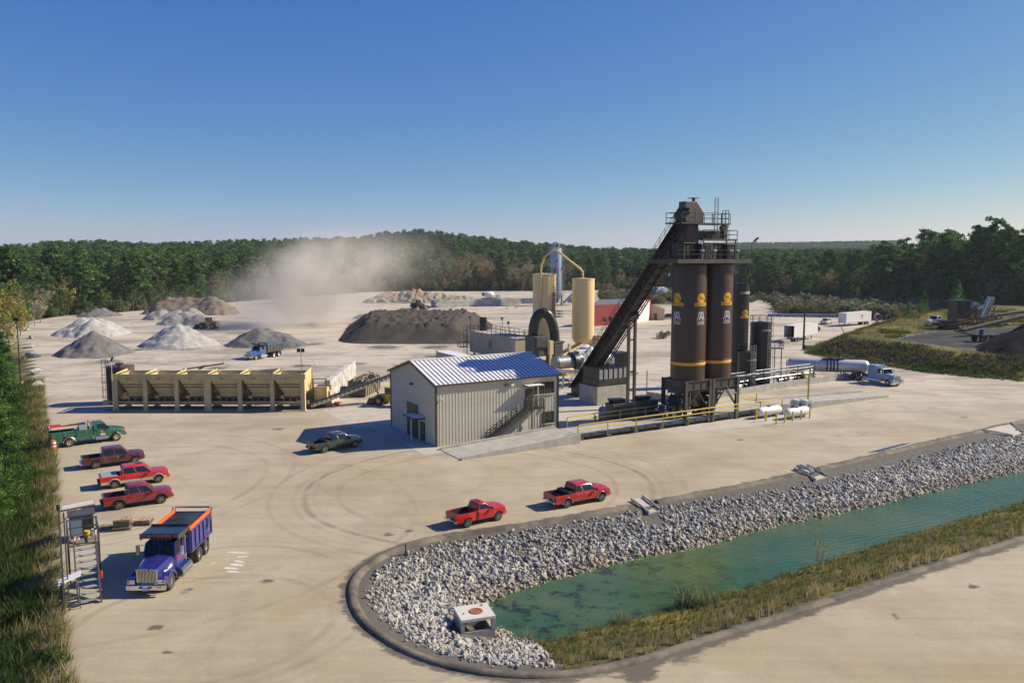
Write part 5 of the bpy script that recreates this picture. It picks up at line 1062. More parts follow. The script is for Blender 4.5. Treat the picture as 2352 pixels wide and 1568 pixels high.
def belt_conveyor(name, label, p, q, w=1.0, m='cream', legs=(), cover=None, rollers=14):
    p = Vector(p); q = Vector(q); o = thing(name, label, 'conveyor', (p.x, p.y, 0)); b = Vector((p.x, p.y, 0)); P0, Q0 = p-b, q-b; d = (Q0-P0).normalized(); x = d.cross(Vector((0, 0, 1))).normalized(); u = x.cross(d)
    mb = MB()
    for sd in (-1, 1): mb.bar(P0+x*w/2*sd-u*.15, Q0+x*w/2*sd-u*.15, .1, .38)
    mb.build('frame', M[m], o)
    mb = MB(); mb.bar(P0+u*.14, Q0+u*.14, w*.86, .05); mb.bar(P0-u*.36, Q0-u*.36, w*.8, .04); mb.build('belt', M['rubber'], o)
    mb = MB()
    for i in range(rollers): c = P0.lerp(Q0, (i+.5)/rollers); mb.cyl(c-x*w*.55+u*.08, c+x*w*.55+u*.08, .08, n=6); mb.bar(c-x*w*.55-u*.2, c-x*w*.55+u*.3, .08); mb.bar(c+x*w*.55-u*.2, c+x*w*.55+u*.3, .08)
    mb.build('roller', M['dark_grey'], o)
    for f, sp in legs:
        c = P0.lerp(Q0, f); mb = MB()
        for sd in (-1, 1): mb.bar(c+x*w/2*sd-u*.3, Vector((c.x+d.x*sp, c.y+d.y*sp, 0))+x*w*.6*sd, .13)
        for k in range(1, 6): t = k/6; e = (c-u*.3).lerp(Vector((c.x+d.x*sp, c.y+d.y*sp, 0)), t); mb.bar(e-x*w*.55, e+x*w*.55, .08)
        mb.build('leg', M[m], o)
    return o
belt_conveyor('feed_conveyor', 'upper cream belt conveyor sloping behind the right cream silo', hz(1268, 823, 152), hz(1334, 788, 158), 1.1, 'cream', ((.5, 0),))
belt_conveyor('feed_conveyor', 'lower cream belt conveyor in front of the right cream silo', hz(1264, 858, 141), hz(1368, 812, 148), 1.2, 'cream', ((.25, 0), (.9, 0)))
fr_ = thing('conveyor_support', 'cream posts carrying the lower feed conveyor behind the drum', 'support frame', hz(1264, 870, 141).xy.to_3d(), TH); mb = MB(); mb.box((0, 0, 3), (.4, .4, 6)); mb.box((4.8, 1, 2.6), (.5, .5, 5.2)); mb.build('post', M['cream'], fr_)
# ---------------- grey batch plant far behind
gp = thing('batch_plant', 'tall blue grey cement silo with lattice legs and conveyor far behind', 'batch plant', (19.0, 345, 0))
mb = MB(); mb.lathe([(.6, .8), (2.6, 4.6), (2.6, 24.2), (2.4, 24.6), (.4, 24.9)], n=24); mb.build('shell', M['silo_grey'], gp, True)
mb = MB(); mb.cyl((-.8, 0, 24.8), (-.8, 0, 27.0), .7, n=10); mb.cyl((1, 0, 24.8), (1, 0, 26.6), .7, n=10); mb.cyl((.2, .8, 24.8), (.2, .8, 27.3), .4, n=8); mb.build('filter', M['grey_paint'], gp)
mb = MB(); mb.rail([(2.5*math.cos(k*.785), 2.5*math.sin(k*.785), 24.5) for k in range(9)], 1.1, 3, .06, 1); mb.ladder((3.0, -.8, 1), (3.0, -.8, 26), .7, (0, 1, 0), .5, .07, cage=(.9, 0, 0)); mb.box((3.4, -.4, 16.5), (1.8, 2, .15)); mb.build('ladder', M['steel'], gp)
mb = MB()
for x, y in ((-2.4, -2.4), (2.4, -2.4), (-2.4, 2.4), (2.4, 2.4)): mb.bar((x, y, 0), (x, y, 5), .35)
mb.bar((-2.4, -2.4, .5), (2.4, -2.4, 4.8), .2); mb.bar((2.4, -2.4, .5), (-2.4, -2.4, 4.8), .2); mb.build('leg', M['grey_paint'], gp)
mb = MB(); mb.bar((3, -2, 1.0), (10, -3, 8), 1.1, .9); 
for k in range(7): mb.bar((3+k, -2-k*.14, 0), (3.5+k, -2-k*.14, 1.5+k), .15)
mb.box((6.5, -1, 2.3), (3, 3, 2.2)); mb.build('conveyor', M['grey_paint'], gp); mb = MB(); mb.box((8.6, 1.5, 6.0), (3.0, 3.0, 2.4)); mb.build('hopper', M['white_paint'], gp)

# ---------------- black asphalt cement tanks behind the containment wall
def vtank(x, y, r, h, label, m='tank_black', rail=True, ladder=None, n=36, lm='steel', cat='tank', name='asphalt_tank'):
    o = thing(name, label, cat, (x, y, 0)); mb = MB(); mb.lathe([(r, .2), (r, h-.05), (r-.06, h), (.15, h+.25)], n=n); mb.build('shell', M[m], o, True, ang=40)
    mb = MB()
    for z in (h*.33, h*.66, h-.1): mb.lathe([(r+.005, z), (r+.03, z+.02), (r+.03, z+.1), (r+.005, z+.12)], n=n, cap=False)
    mb.build('hoop', M[m], o)
    if rail: mb = MB(); k = 9; mb.rail([(r*1.02*math.cos(2*math.pi*i/k), r*1.02*math.sin(2*math.pi*i/k), h) for i in range(k+1)], 1.1, 2, .03, 1); mb.build('railing', M['rail_brown'], o)
    if ladder is not None:
        a = facing(x, y)+R(ladder); d = Vector((math.cos(a), math.sin(a), 0)); mb = MB(); mb.ladder(d*(r+.2)+Vector((0, 0, .4)), d*(r+.2)+Vector((0, 0, h+1.2)), .5, (-d.y, d.x, 0), .45, .035, cage=d*.7); mb.build('ladder', M[lm], o)
    return o
def heatec(o, r, phi, z, k):
    f = decal_f(r, phi, z); mb = MB(); put_text(mb, 'HEATEC', .75*k, lambda x, y: f(x+.55*k, y), 0, .03, 1.05); fl = decal_f(r, phi, z)
    for dx, c in ((-1.55, 1), (-1.3, 1), (-1.05, 1)): mb.add([fl((dx-.13)*k, -.3*k), fl((dx+.13)*k, -.3*k), fl((dx+.1)*k, .05*k), fl(dx*k+.02, .35*k), fl((dx-.1)*k, .05*k)], [(0, 1, 2, 3, 4)], c)
    mb.build('maker_logo', [M['white_decal'], M['orange']], o)
q = P(29.0, 18.9); t1 = vtank(q.x, q.y, 1.36, 16.6, 'tallest black tank with white lettering and yellow round emblem beside the silos'); ph = facing(q.x, q.y); heatec(t1, 1.36, ph+R(48), 15.2, .72); cwm(t1, 1.36, ph+R(36), 12.0, .85)
for a in (-40, 30, 70): mb = MB(); aa = ph+R(a); q_ = Vector((1.3*math.cos(aa), 1.3*math.sin(aa), 16.6)); mb.tube([q_, q_+Vector((0, 0, 2.6))], .05, 6); mb.box(q_+Vector((.1, 0, 2.8)), (.5, .3, .45), ry=R(25)); mb.build('floodlight', M['dark_grey'], t1)
q = P(28.0, 16.2); t2 = vtank(q.x, q.y, 1.45, 5.9, 'short black tank with pipes standing in front of the tallest tank', ladder=30); heatec(t2, 1.45, facing(q.x, q.y)+R(34), 4.7, .5)
q = P(33.6, 18.6); t3 = vtank(q.x, q.y, 1.72, 10.2, 'middle height black tank with railed top and caged ladder right of the tallest', ladder=44); heatec(t3, 1.72, facing(q.x, q.y)+R(32), 9.0, .5)
mb = MB(); mb.box((2.5, -.8, 6.0), (1.6, 1.6, .1)); mb.rail([(1.8, -1.6, 6.0), (3.3, -1.6, 6.0), (3.3, 0, 6.0)], 1.1, .7, .035, 1); mb.box((3.2, -.9, 3.0), (.12, .12, 6.0)); mb.box((1.9, -1.5, 3.0), (.12, .12, 6.0)); mb.build('platform', M['rail_brown'], t3)
cw = thing('containment_wall', 'low concrete containment wall running in front of the black tanks', 'wall', P(9.0, 13.2), 0); base_ = P(9.0, 13.2)
wpts = [P(8.6, 17.5)-base_, P(9.5, 12.9)-base_, P(22.25, 12.2)-base_, P(31.5, 13.4)-base_, P(50.5, 14.4)-base_]
for a, b in zip(wpts, wpts[1:]): mb = MB(); mb.bar(a+Vector((0, 0, .5)), b+Vector((0, 0, .5)), .3, 1.0); mb.build('wall_section', M['concrete'], cw)
mb = MB(); e = wpts[-1]; mb.prism([(0, 0), (2.4, 0), (0, 1.0)], -.15, .15, f=lambda a, b, c: (e.x+AX.x*a-AX.y*b, e.y+AX.y*a+AX.x*b, c)); mb.build('wall_end', M['concrete'], cw)
sheet('tank_pad', [P(10, 14), P(48, 15), P(48, 24), P(10, 24)], .010, M['concrete_pale'])
pr = thing('pipe_rack', 'silver pipes on posts running past the black tanks to the tanker', 'pipe rack', P(10, 14.2), 0); b0 = P(10, 14.2)
mb = MB()
for dz, dt in ((3.05, 0), (2.75, .35), (3.35, .7)):
    mb.tube([P(9.5, 14.6+dt, dz)-b0, P(24, 14.4+dt, dz-.5)-b0, P(40, 15.6+dt, dz-.5)-b0, P(43.5, 15.9+dt, dz-.5)-b0, P(43.5, 15.9+dt, .6)-b0], .11, 8)
for dz in (1.5, 1.9): mb.tube([P(24, 14.8, dz)-b0, P(44, 16.2, dz)-b0], .08, 6)
mb.build('pipe', M['steel'], pr, True)
mb = MB()
for s_ in range(10, 45, 4): mb.bar(P(s_, 14.5, 0)-b0, P(s_, 14.5, 3.2)-b0, .1); mb.bar(P(s_, 14.4, 2.4)-b0, P(s_, 15.6, 2.4)-b0, .1)
mb.build('post', M['rail_brown'], pr)
mb = MB(); mb.rail([P(30, 14.8, .1)-b0, P(44, 15.7, .1)-b0, P(44, 20, .1)-b0], 1.1, 1.7, .03, 1); mb.build('railing', M['rail_brown'], pr)
mb = MB(); mb.tube([P(-4, 26, 4.2)-b0, P(9, 20, 3.4)-b0], .14, 8); mb.tube([P(-4, 26.5, 3.9)-b0, P(9, 20.5, 3.1)-b0], .14, 8); mb.tube([P(3, 30, 1.5)-b0, P(20, 27, 1.7)-b0], .1, 6); mb.build('supply_pipe', M['tank_steel'], pr, True)
mb = MB()
for s_ in range(4): p_ = P(2+s_*3, 24-s_*1.2)-b0; mb.bar(p_, p_+Vector((0, 0, 3.6)), .12)
mb.build('pipe_post', M['rail_brown'], pr)
for i, (s_, t_) in enumerate(((25.5, 14.9), (35.8, 15.9), (38.5, 16.2))):
    o = thing('pump_unit', ['hot oil pump between the silos and short tank', 'silver pump with motor right of the middle tank', 'silver pump nearest the tanker'][i], 'pump', P(s_, t_), TH); mb = MB(); mb.box((0, 0, .2), (1.8, .8, .4)); mb.cyl((-.8, 0, .8), (.3, 0, .8), .32, n=14); mb.build('motor', M['steel'], o, True); mb = MB(); mb.cyl((.3, 0, .8), (.9, 0, .8), .42, n=14); mb.bar((.6, 0, .8), (.6, 0, 1.6), .16); mb.build('pump_head', M['tank_black'], o, True)

# ---------------- weighbridge, ramps, rails
DZ = .85
wbr = thing('weighbridge', 'long raised truck scale deck with steel side beams under the silos', 'truck scale', P(-16.7, -1.0), TH)
LS = 34.0; W0 = 4.3
mb = MB(); mb.box((LS/2, 2.55, DZ-.12), (LS, 3.3, .24)); mb.build('deck', M['concrete'], wbr)
for k in range(17):
    for y in (.85, 4.2): mb = MB(); mb.box((k*2+1.0, y, DZ-.28), (1.92, .12, .42)); mb.box((k*2+1.0, y-.08, DZ-.26), (1.5, .06, .16)); mb.build('side_beam', mat('scale_blue', (.035, .05, .075), .5, dirt=(.15, .13, .11), dirt_amt=.5), wbr)
mb = MB()
for k in range(9): mb.box((k*4+1, 2.55, .3), (.5, 3.0, .6))
mb.build('footing', M['concrete'], wbr)
def ramp(name, label, s0, s1, t0, t1, z0, z1):
    o = thing(name, label, 'ramp', P(s0, t0), TH); L_ = s1-s0; w_ = t1-t0; mb = MB(); mb.prism([(0, 0), (L_, 0), (L_, z1), (0, z0)], .3, w_-.3); mb.build('slope', M['concrete'], o)
    for y in (.0, w_-.28): mb = MB(); mb.prism([(0, 0), (L_, 0), (L_, z1+.22), (0, z0+.22)], y, y+.28); mb.build('side_wall', M['concrete'], o)
    return o
ramp('access_ramp', 'concrete truck ramp with low side walls in front of the metal building', -31.8, -16.75, -1.15, 4.2, .06, DZ); ramp('access_ramp', 'concrete truck ramp at the far right end of the scale', 40.5, 17.4, -.3, 4.6, .06, DZ)
def yrail(label, p0, p1, zb, sp=4.0):
    p0 = Vector(p0); p1 = Vector(p1); o = thing('guard_rail', label, 'guard rail', p0.xy.to_3d()); b = p0.xy.to_3d(); d = (p1-p0).normalized(); P0, P1 = p0-b, p1-b; n = round((P1-P0).length/sp)
    for h in (.55, 1.08):
        mb = MB(); q0 = P0+d*.25; q1 = P1-d*.25
        if h > 1: mb.tube([P0+Vector((0, 0, zb)), P0+Vector((0, 0, h-.2)), P0+d*.07+Vector((0, 0, h-.07)), q0+Vector((0, 0, h)), q1+Vector((0, 0, h)), P1-d*.07+Vector((0, 0, h-.07)), P1+Vector((0, 0, h-.2)), P1+Vector((0, 0, zb))], .065, 8)
        else: mb.tube([P0+Vector((0, 0, h)), P1+Vector((0, 0, h))], .06, 8)
        mb.build('rail', M['yellow_paint'], o, True)
    for i in range(1, n): c = P0.lerp(P1, i/n); mb = MB(); mb.box(c+Vector((0, 0, (zb+1.05)/2)), (.11, .11, 1.05-zb)); mb.build('post', M['yellow_paint'], o)
yrail('yellow pipe guard rail along the near side of the truck scale', P(-16.6, -.45, DZ), P(17.2, -.3, DZ), -.6); yrail('yellow pipe guard rail along the far side of the truck scale', P(-15.0, 4.1, DZ), P(17.2, 4.2, DZ), -.6)
bo = thing('bollard', 'lone yellow bollard standing beside the grey gas cylinder', 'bollard', at(1368, 975)); mb = MB(); mb.cyl((0, 0, 0), (0, 0, 1.1), .11, n=12); mb.lathe([(.11, 1.1), (.07, 1.17), (.01, 1.2)], n=12); mb.build('post', M['yellow_paint'], bo, True)
for i, xx in enumerate((1512, 1517, 1521, 1526)):
    c = at(xx, 982-i*1); o = thing('pipe_stub', 'short white pipe stub by the scale, '+['leftmost', 'second', 'third', 'rightmost'][i]+' of a row of four', 'pipe stub', c, 0, 'white pipe stubs by the scale'); mb = MB(); mb.cyl((0, 0, 0), (0, 0, .45), .05, n=8); mb.build('tube', M['white_paint'], o, True)
# electrical containers, gas cylinder
def cab(s_, t_, w_, label):
    o = thing('control_cabinet', label, 'cabinet', P(s_, t_), TH); mb = MB(); mb.box((w_/2, .9, 1.3), (w_, 1.8, 2.3)); mb.build('body', M['dark_grey'], o, bevel=.03)
    for k in range(3): mb = MB(); mb.box((w_*(k+.5)/3, -.02, 1.3), (w_/3-.08, .06, 2.1)); mb.build('door', mat('cab_grey', (.085, .088, .085), .5, var=.1), o)
    mb = MB(); mb.prism([(w_*.15, 2.45), (w_*.6, 2.45), (w_*.72, 2.95), (w_*.02, 3.05)], .3, 1.5); mb.build('hood', M['tank_black'], o)
    mb = MB(); mb.bar((-.2, -.15, 2.5), (w_+.3, -.15, 2.5), .12); mb.bar((-.2, -.3, 2.3), (w_+.3, -.3, 2.3), .06); mb.build('cable_tray', M['steel'], o); return o
cab(-7.1, 5.3, 3.1, 'dark control cabinet with angled hood, left of two behind the rail'); cab(-2.9, 5.3, 3.1, 'dark control cabinet with angled hood, next to the silo leg')
gc_ = thing('gas_cylinder', 'upright blue grey gas cylinder beside the left control cabinet', 'gas tank', P(-8.6, 5.6)); mb = MB(); mb.lathe([(.45, 0), (.52, .1), (.52, 2.0), (.4, 2.25), (.1, 2.35)], n=24); mb.build('shell', mat('cyl_blue', (.16, .20, .25), .4), gc_, True); mb = MB(); mb.cyl((0, 0, 2.35), (0, 0, 2.5), .1, n=8); mb.build('valve', M['steel'], gc_)
# propane tanks, bollards, totes, loading arm
def propane(s_, t_, label):
    o = thing('propane_tank', label, 'propane tank', P(s_, t_), TH+R(2)); r, L_ = .56, 4.6; mb = MB(); mb.lathe([(.03, 0), (.3, .08), (.48, .25), (r, .55), (r, L_-.55), (.48, L_-.25), (.3, L_-.08), (.03, L_)], (0, 0, .85), n=28, axis='X'); mb.build('shell', M['white_paint'], o, True, ang=60)
    mb = MB(); mb.cyl((L_*.5, 0, 1.38), (L_*.5, 0, 1.6), .24, n=14); mb.build('valve_dome', M['grey_paint'], o)
    for x in (1.1, L_-1.1): mb = MB(); mb.box((x, 0, .22), (.3, .9, .44)); mb.build('saddle', M['concrete'], o)
propane(11.0, -1.6, 'white propane tank behind its twin and nearer the scale'); propane(13.6, -3.9, 'white propane tank in front, ringed by yellow bollards')
for i, (x_, y_) in enumerate(((3024/1.7415, 1677/1.7415), (3064/1.7415, 1684/1.7415), (3105/1.7415, 1696/1.7415), (3139/1.7415, 1690/1.7415), (3171/1.7415, 1684/1.7415), (3163/1.7415, 1640/1.7415), (3204/1.7415, 1677/1.7415), (3239/1.7415, 1672/1.7415))):
    c = at(x_, y_); o = thing('bollard', 'yellow square bollard, '+['leftmost, at the rear propane tank end', 'second from left along the propane tanks', 'third, before the front propane tank', 'fourth, before the middle of the front tank', 'fifth, at the right end of the front tank', 'farthest back, behind beside the left tote', 'before the gap between tank and totes', 'rightmost, before the right liquid tote'][i], 'bollard', c, TH, 'yellow bollards round the propane tanks'); mb = MB(); mb.box((0, 0, .65), (.17, .17, 1.3)); mb.build('post', M['yellow_paint'], o, bevel=.03)
for i, (x_, y_, lb) in enumerate(((1829, 948, 'white caged liquid tote with blue base, left of two'), (1849, 949, 'white caged liquid tote with blue label, right of two'))):
    c = at(x_, y_); o = thing('liquid_tote', lb, 'tote', c, TH); mb = MB(); mb.box((0, 0, .62), (1.0, 1.0, .95)); mb.build('bottle', M['white_paint'], o, bevel=.08); mb = MB()
    for k in range(6):
        u = -.53+k*.212
        for y in (-.53, .53): mb.bar((u, y, .12), (u, y, 1.15), .025); mb.bar((y, u, .12), (y, u, 1.15), .025)
    for z in (.2, .5, .8, 1.13):
        for y in (-.53, .53): mb.bar((-.53, y, z), (.53, y, z), .025); mb.bar((y, -.53, z), (y, .53, z), .025)
    mb.build('cage', M['steel'], o); mb = MB(); mb.box((0, 0, .07), (1.1, 1.1, .14)); mb.build('pallet', mat('tote_blue', (.03, .10, .25), .6), o); mb = MB(); mb.box((.15, -.545, .45), (.5, .01, .35)); mb.build('label_plate', mat('tote_blue', (.03, .10, .25), .6), o)
    mb = MB(); mb.box((0, 0, -.35), (1.1, 1.1, .06)); o.location.z = .75; mb.box((-.45, -.45, -.55), (.1, .1, .45)); mb.box((.45, -.45, -.55), (.1, .1, .45)); mb.box((-.45, .45, -.55), (.1, .1, .45)); mb.box((.45, .45, -.55), (.1, .1, .45)); mb.box((0, 0, -.02), (1.15, 1.15, .05)); mb.build('stand', M['dark_grey'], o)
la = thing('loading_arm', 'yellow gallows post reaching over by the liquid totes', 'gantry post', at(1855, 941)); mb = MB(); mb.bar((0, 0, 0), (0, 0, 5.0), .18); mb.build('post', M['yellow_paint'], la); mb = MB(); mb.bar((0, 0, 4.95), (-2.9, .9, 5.35), .12); mb.bar((0, 0, 4.2), (-.9, .25, 5.0), .1); mb.build('arm', M['yellow_paint'], la)
# ================================================================== VEHICLES
def wheel(parent, x, y, r, w, out, spokes=6, rim='steel', dual=False):
    """tyre with rim; out = +1/-1 is the outer side"""
    o = bpy.data.objects.new('wheel', None); COL.objects.link(o); o.parent = parent; o.location = (x, y, r); o.empty_display_size = .2
    key = ('tyre', round(r, 3), round(w, 3), out)
    if key not in MATS:
        mb = MB(); mb.lathe([(r*.55, -w/2), (r*.9, -w/2), (r, -w*.36), (r, w*.36), (r*.9, w/2), (r*.55, w/2)], n=22, axis='Y', cap=False); MATS[key] = mb.mesh('tyre', M['rubber'], True, 30)
    t = obj('tyre', MATS[key], o)
    key = ('rim', round(r, 3), round(w, 3), out, spokes, rim)
    if key not in MATS:
        mb = MB(); y0 = out*w*.30; mb.lathe([(.01, y0*.8), (r*.56, y0*.8)], n=18, axis='Y', mi=1, cap=False); mb.lathe([(r*.50, out*w*.5), (r*.60, out*w*.47), (r*.60, y0*.7), (r*.52, y0*.8)], n=18, axis='Y', cap=False); mb.lathe([(.01, out*w*.45), (r*.17, out*w*.43), (r*.2, y0*.8)], n=12, axis='Y', cap=False)
        for k in range(spokes): a = 2*math.pi*k/spokes; mb.bar((r*.1*math.cos(a), y0*1.1, r*.1*math.sin(a)), (r*.56*math.cos(a), y0*1.15, r*.56*math.sin(a)), r*.20, r*.1)
        if spokes == 0: mb.lathe([(.01, y0), (r*.3, y0*.95), (r*.5, y0*1.3)], n=18, axis='Y', cap=False)
        MATS[key] = mb.mesh('rim', [M[rim], M['under']])
    obj('rim', MATS[key], o); return o
def seat_on(rear, front, W):
    d = (front-rear); d.z = 0; d.normalize(); n = Vector((-d.y, d.x, 0)); s = 1 if d.x > 0 else -1
    return (rear+front)/2+n*s*(W/2-.14), math.atan2(d.y, d.x)
def pickup(label, rear, front, wb, cab='crew', pt='paint_red', W=1.95, fo=.92, ro=1.15, roof=1.88, lower=None, liner='dark_plastic', cover=None, toolbox=False, step=False, rim='steel', spokes=6, chrome=True, sunroof=False, wr=.39, flare=None, cat='pickup truck', group=None, z=0):
    c, rz = seat_on(rear, front, W); c.z = z; o = thing('pickup_truck', label, cat, c, rz, group); w = W/2; xr, xf = -wb/2-ro, wb/2+fo; A = (-wb/2, wb/2); RA = wr+.08
    bedL = {'crew': 1.75, 'ext': 2.0, 'reg': 1.95, 'van': 0}[cab]; xc = xr+bedL; xw = wb/2-.48; zs, zh = 1.14, 1.17
    def zb(x):
        for a in A:
            if abs(x-a) < RA: return max(.44, wr+math.sqrt(RA*RA-(x-a)**2))
        return .44
    def half(x, typ, k=1.0, dz=0.0):
        b = zb(x); ww = w*k
        fl = 0
        if step and x < xc: fl = .10*math.exp(-((x-A[0])/.62)**2)-.10
        S = [(0, b), (ww*.78, b), (ww*.965+fl, b+.005), (ww+fl, max(b+.02, .72)), (ww*.99+fl, max(b+.04, .95)), (ww*.955+fl*(.9 if step else 1), zs-dz)]
        if typ == 'bed': T = [(ww*.885+fl, zs-.005), (ww*.87+fl, .78), (0, .78)]
        elif typ == 'solid': T = [(ww*.88+fl, zs+.005), (ww*.5, zs+.005), (0, zs+.005)]
        elif typ == 'cab': T = [(ww*.92, zs+.02), (ww*.5, zs+.03), (0, zs+.03)]
        else: T = [(ww*.82, zh-.025-dz), (ww*.45, zh+.02-dz*.8), (0, zh+.035-dz*.75)]
        return S+T
    def ring(x, typ, k=1.0, dz=0.0):
        h = half(x, typ, k, dz); return [Vector((x, y, z_)) for y, z_ in h]+[Vector((x, -y, z_)) for y, z_ in h[-2:0:-1]]
    st_ = [(xr, 'solid', .965, .02), (xr+.03, 'solid', 1, 0), (xr+.09, 'solid', 1, 0), (xr+.092, 'bed', 1, 0)]
    arch = lambda a: [a-RA-.002, a-RA+.002]+[a+RA*math.cos(math.pi*(1-i/9))*.985 for i in range(10)]+[a+RA-.002, a+RA+.002]
    for x in arch(A[0]): st_.append((x, 'bed' if x < xc-.05 else 'cab', 1, 0))
    st_ += [(xc-.06, 'bed', 1, 0), (xc-.058, 'solid', 1, 0), (xc, 'cab', 1, 0), ((xc+xw)/2, 'cab', 1, 0), (xw, 'cab', 1, 0), (xw+.004, 'hood', 1, 0)]
    for x in arch(A[1]): st_.append((x, 'hood', 1, .03*max(0, (x-xw)/1.2)))
    st_ += [(xf-.25, 'hood', .985, .06), (xf-.08, 'hood', .95, .10), (xf, 'hood', .88, .19)]
    st_.sort(key=lambda q: q[0]); mb = MB(); mb.rings([ring(*q) for q in st_]); mb.build('body', M[pt], o, True, ang=28)
    mb = MB(); mb.box(((xr+xf)/2, 0, .5), (xf-xr-.5, W*.72, .3)); mb.build('underbody', M['under'], o)
    # greenhouse
    tx0, tx1 = xc+.10, xw-.62; tw, bw = w*.74, w*.915; z0, z1 = zs+.02, roof-.07
    def rr(x0, x1, hw, z, c_): return [Vector(p) for p in ((x0, -hw+c_, z), (x0+c_, -hw, z), (x1-c_, -hw, z), (x1, -hw+c_, z), (x1, hw-c_, z), (x1-c_, hw, z), (x0+c_, hw, z), (x0, hw-c_, z))]
    mb = MB(); mb.rings([rr(xc+.01, xw+.05, bw, z0, .07), rr(tx0, tx1+.02, tw, z1, .09), rr(tx0+.06, tx1-.06, tw-.07, roof-.015, .1), rr(tx0+.35, tx1-.3, tw-.3, roof+.005, .1)]); mb.build('cab', M[pt], o, True, ang=40)
    def side(u, v, s): a = Vector((xc+.01+(xw+.05-xc-.01)*u, s*bw, z0)); b = Vector((tx0+(tx1-tx0)*u, s*tw, z1)); return a.lerp(b, v)+Vector((0, s*.012, .004))
    spl = {'crew': [(.07, .47), (.52, .93)], 'ext': [(.06, .34), (.40, .93)], 'reg': [(.12, .90)], 'van': [(.05, .3), (.34, .62), (.66, .93)]}[cab]
    for s in (-1, 1):
        for u0, u1 in spl: mb = MB(); e = .0 if u1 < .9 else .0; mb.plate(side(u0, .10, s), side(u1, .10, s), side(u1-.005, .90, s), side(u0+.005, .90, s), .012*s); mb.build('side_window', M['glass_dark'], o)
    fa = lambda u, v: Vector((xw+.05, bw*.9*u, z0)).lerp(Vector((tx1+.02, tw*.88*u, z1)), v)+Vector((.014, 0, .012)); mb = MB(); mb.plate(fa(-1, .05), fa(1, .05), fa(1, .94), fa(-1, .94), .012); mb.build('windscreen', M['glass_cab'], o)
    ba = lambda u, v: Vector((xc+.01, bw*.86*u, z0)).lerp(Vector((tx0, tw*.84*u, z1)), v)+Vector((-.014, 0, .006)); mb = MB(); mb.plate(ba(1, .12), ba(-1, .12), ba(-1, .88), ba(1, .88), .012); mb.build('rear_window', M['glass_dark'], o)
    if sunroof: mb = MB(); mb.box((tx1-.45, 0, roof+.004), (.55, .75, .02)); mb.build('sunroof', M['glass_dark'], o)
    # doors
    xs = [xc+.03]+[xc+.03+(xw-.05-xc-.03)*((a[1]+b[0])/2) for a, b in zip(spl, spl[1:])]+[xw-.03]
    for s in (-1, 1):
        for x0, x1 in zip(xs, xs[1:]):
            if cab == 'ext' and x0 == xs[0]: pass
            xx = [x0+.015, (x0+x1)/2, x1-.015]; mb = MB(); rows = []
            for x in xx: b = max(zb(x)+.03, .50); rows.append([Vector((x, s*(w*.967+.010), b)), Vector((x, s*(w+.010), max(.73, b+.02))), Vector((x, s*(w*.99+.010), .95)), Vector((x, s*(w*.955+.010), zs-.01))])
            for i in range(2):
                for j in range(3): mb.add([rows[i][j], rows[i+1][j], rows[i+1][j+1], rows[i][j+1]], [(0, 1, 2, 3)])
            d_ = mb.build('door', M[pt], o, True); hb = MB(); hb.box((x0+.18, s*(w+.02), .98), (.16, .03, .04)); hb.build('handle', M['chrome' if chrome else 'dark_plastic'], d_)
        mb = MB(); mb.box((xw-.25, s*(w+.16), zs+.10), (.12, .22, .20)); mb.bar((xw-.25, s*w*.9, zs+.05), (xw-.25, s*(w+.1), zs+.08), .05); mb.build('mirror', M['dark_plastic'], o, bevel=.02)
        mb = MB(); mb.box((xr-.0, s*w*.87, .93), (.06, .14, .34)); mb.build('tail_light', M['red_lamp'], o, bevel=.01)
        mb = MB(); mb.box((xf-.09, s*w*.70, .90), (.22, .34, .20)); mb.build('headlight', M['lens'], o, bevel=.03)
        if lower or flare:
            for a in A:
                mb = MB(); pts = [(a+(RA+.03)*math.cos(t), s*(w+.005), wr+(RA+.03)*math.sin(t)) for t in [math.pi*i/10 for i in range(11)]]; mb.tube(pts, .05, 5); mb.build('wheel_arch_trim', M[lower or flare], o)
        if lower:
            for x0, x1 in ((xr+.05, A[0]-RA), (A[0]+RA, A[1]-RA), (A[1]+RA, xf-.2)): mb = MB(); mb.box(((x0+x1)/2, s*(w+.004), .56), (x1-x0, .03, .24)); mb.build('lower_trim', M[lower], o)
    mb = MB(); mb.box((xr+.035, 0, .98), (.02, W*.80, .36)); mb.box((xr-.012, 0, .90), (.03, W*.78, .42)); mb.build('tailgate', M[pt], o, bevel=.01)
    mb = MB(); mb.box((xr-.10, 0, .58), (.18, W*.92, .17)); mb.build('rear_bumper', M['chrome' if chrome else 'dark_plastic'], o, bevel=.03)
    mb = MB(); mb.box((xf+.0, 0, .58), (.20, W*.90, .20)); mb.build('front_bumper', M['chrome' if chrome else pt], o, bevel=.04)
    mb = MB(); mb.box((xf-.02, 0, .85), (.08, W*.50, .28)); mb.build('grille', M['dark_plastic'], o, bevel=.02)
    mb = MB(); mb.box((xr-.2, 0, .72), (.01, .32, .16)); mb.build('licence_plate', M['white_paint'], o)
    if bedL:
        mb = MB(); bw_ = w*.86-(.10 if step else 0); L0, L1 = xr+.10, xc-.07
        mb.box(((L0+L1)/2, 0, .79), (L1-L0, 2*bw_, .02)); 
        for s in (-1, 1): mb.box(((L0+L1)/2, s*(bw_-.005), .96), (L1-L0, .02, .34))
        mb.build('bed_liner', M[liner], o)
        if cover: mb = MB(); mb.box(((L0+L1)/2-.1, 0, zs+.015), (L1-L0-.25, 2*bw_+.12, .05)); mb.build('bed_cover', M[cover], o, bevel=.015)
        if toolbox: mb = MB(); mb.box((L1-.32, 0, zs-.02), (.5, W*.93, .34)); mb.build('tool_box', M['dark_plastic'], o, bevel=.02)
    for a in A:
        for s in (-1, 1): wheel(o, a, s*(w-.15), wr, .26, s, spokes, rim)
    return o
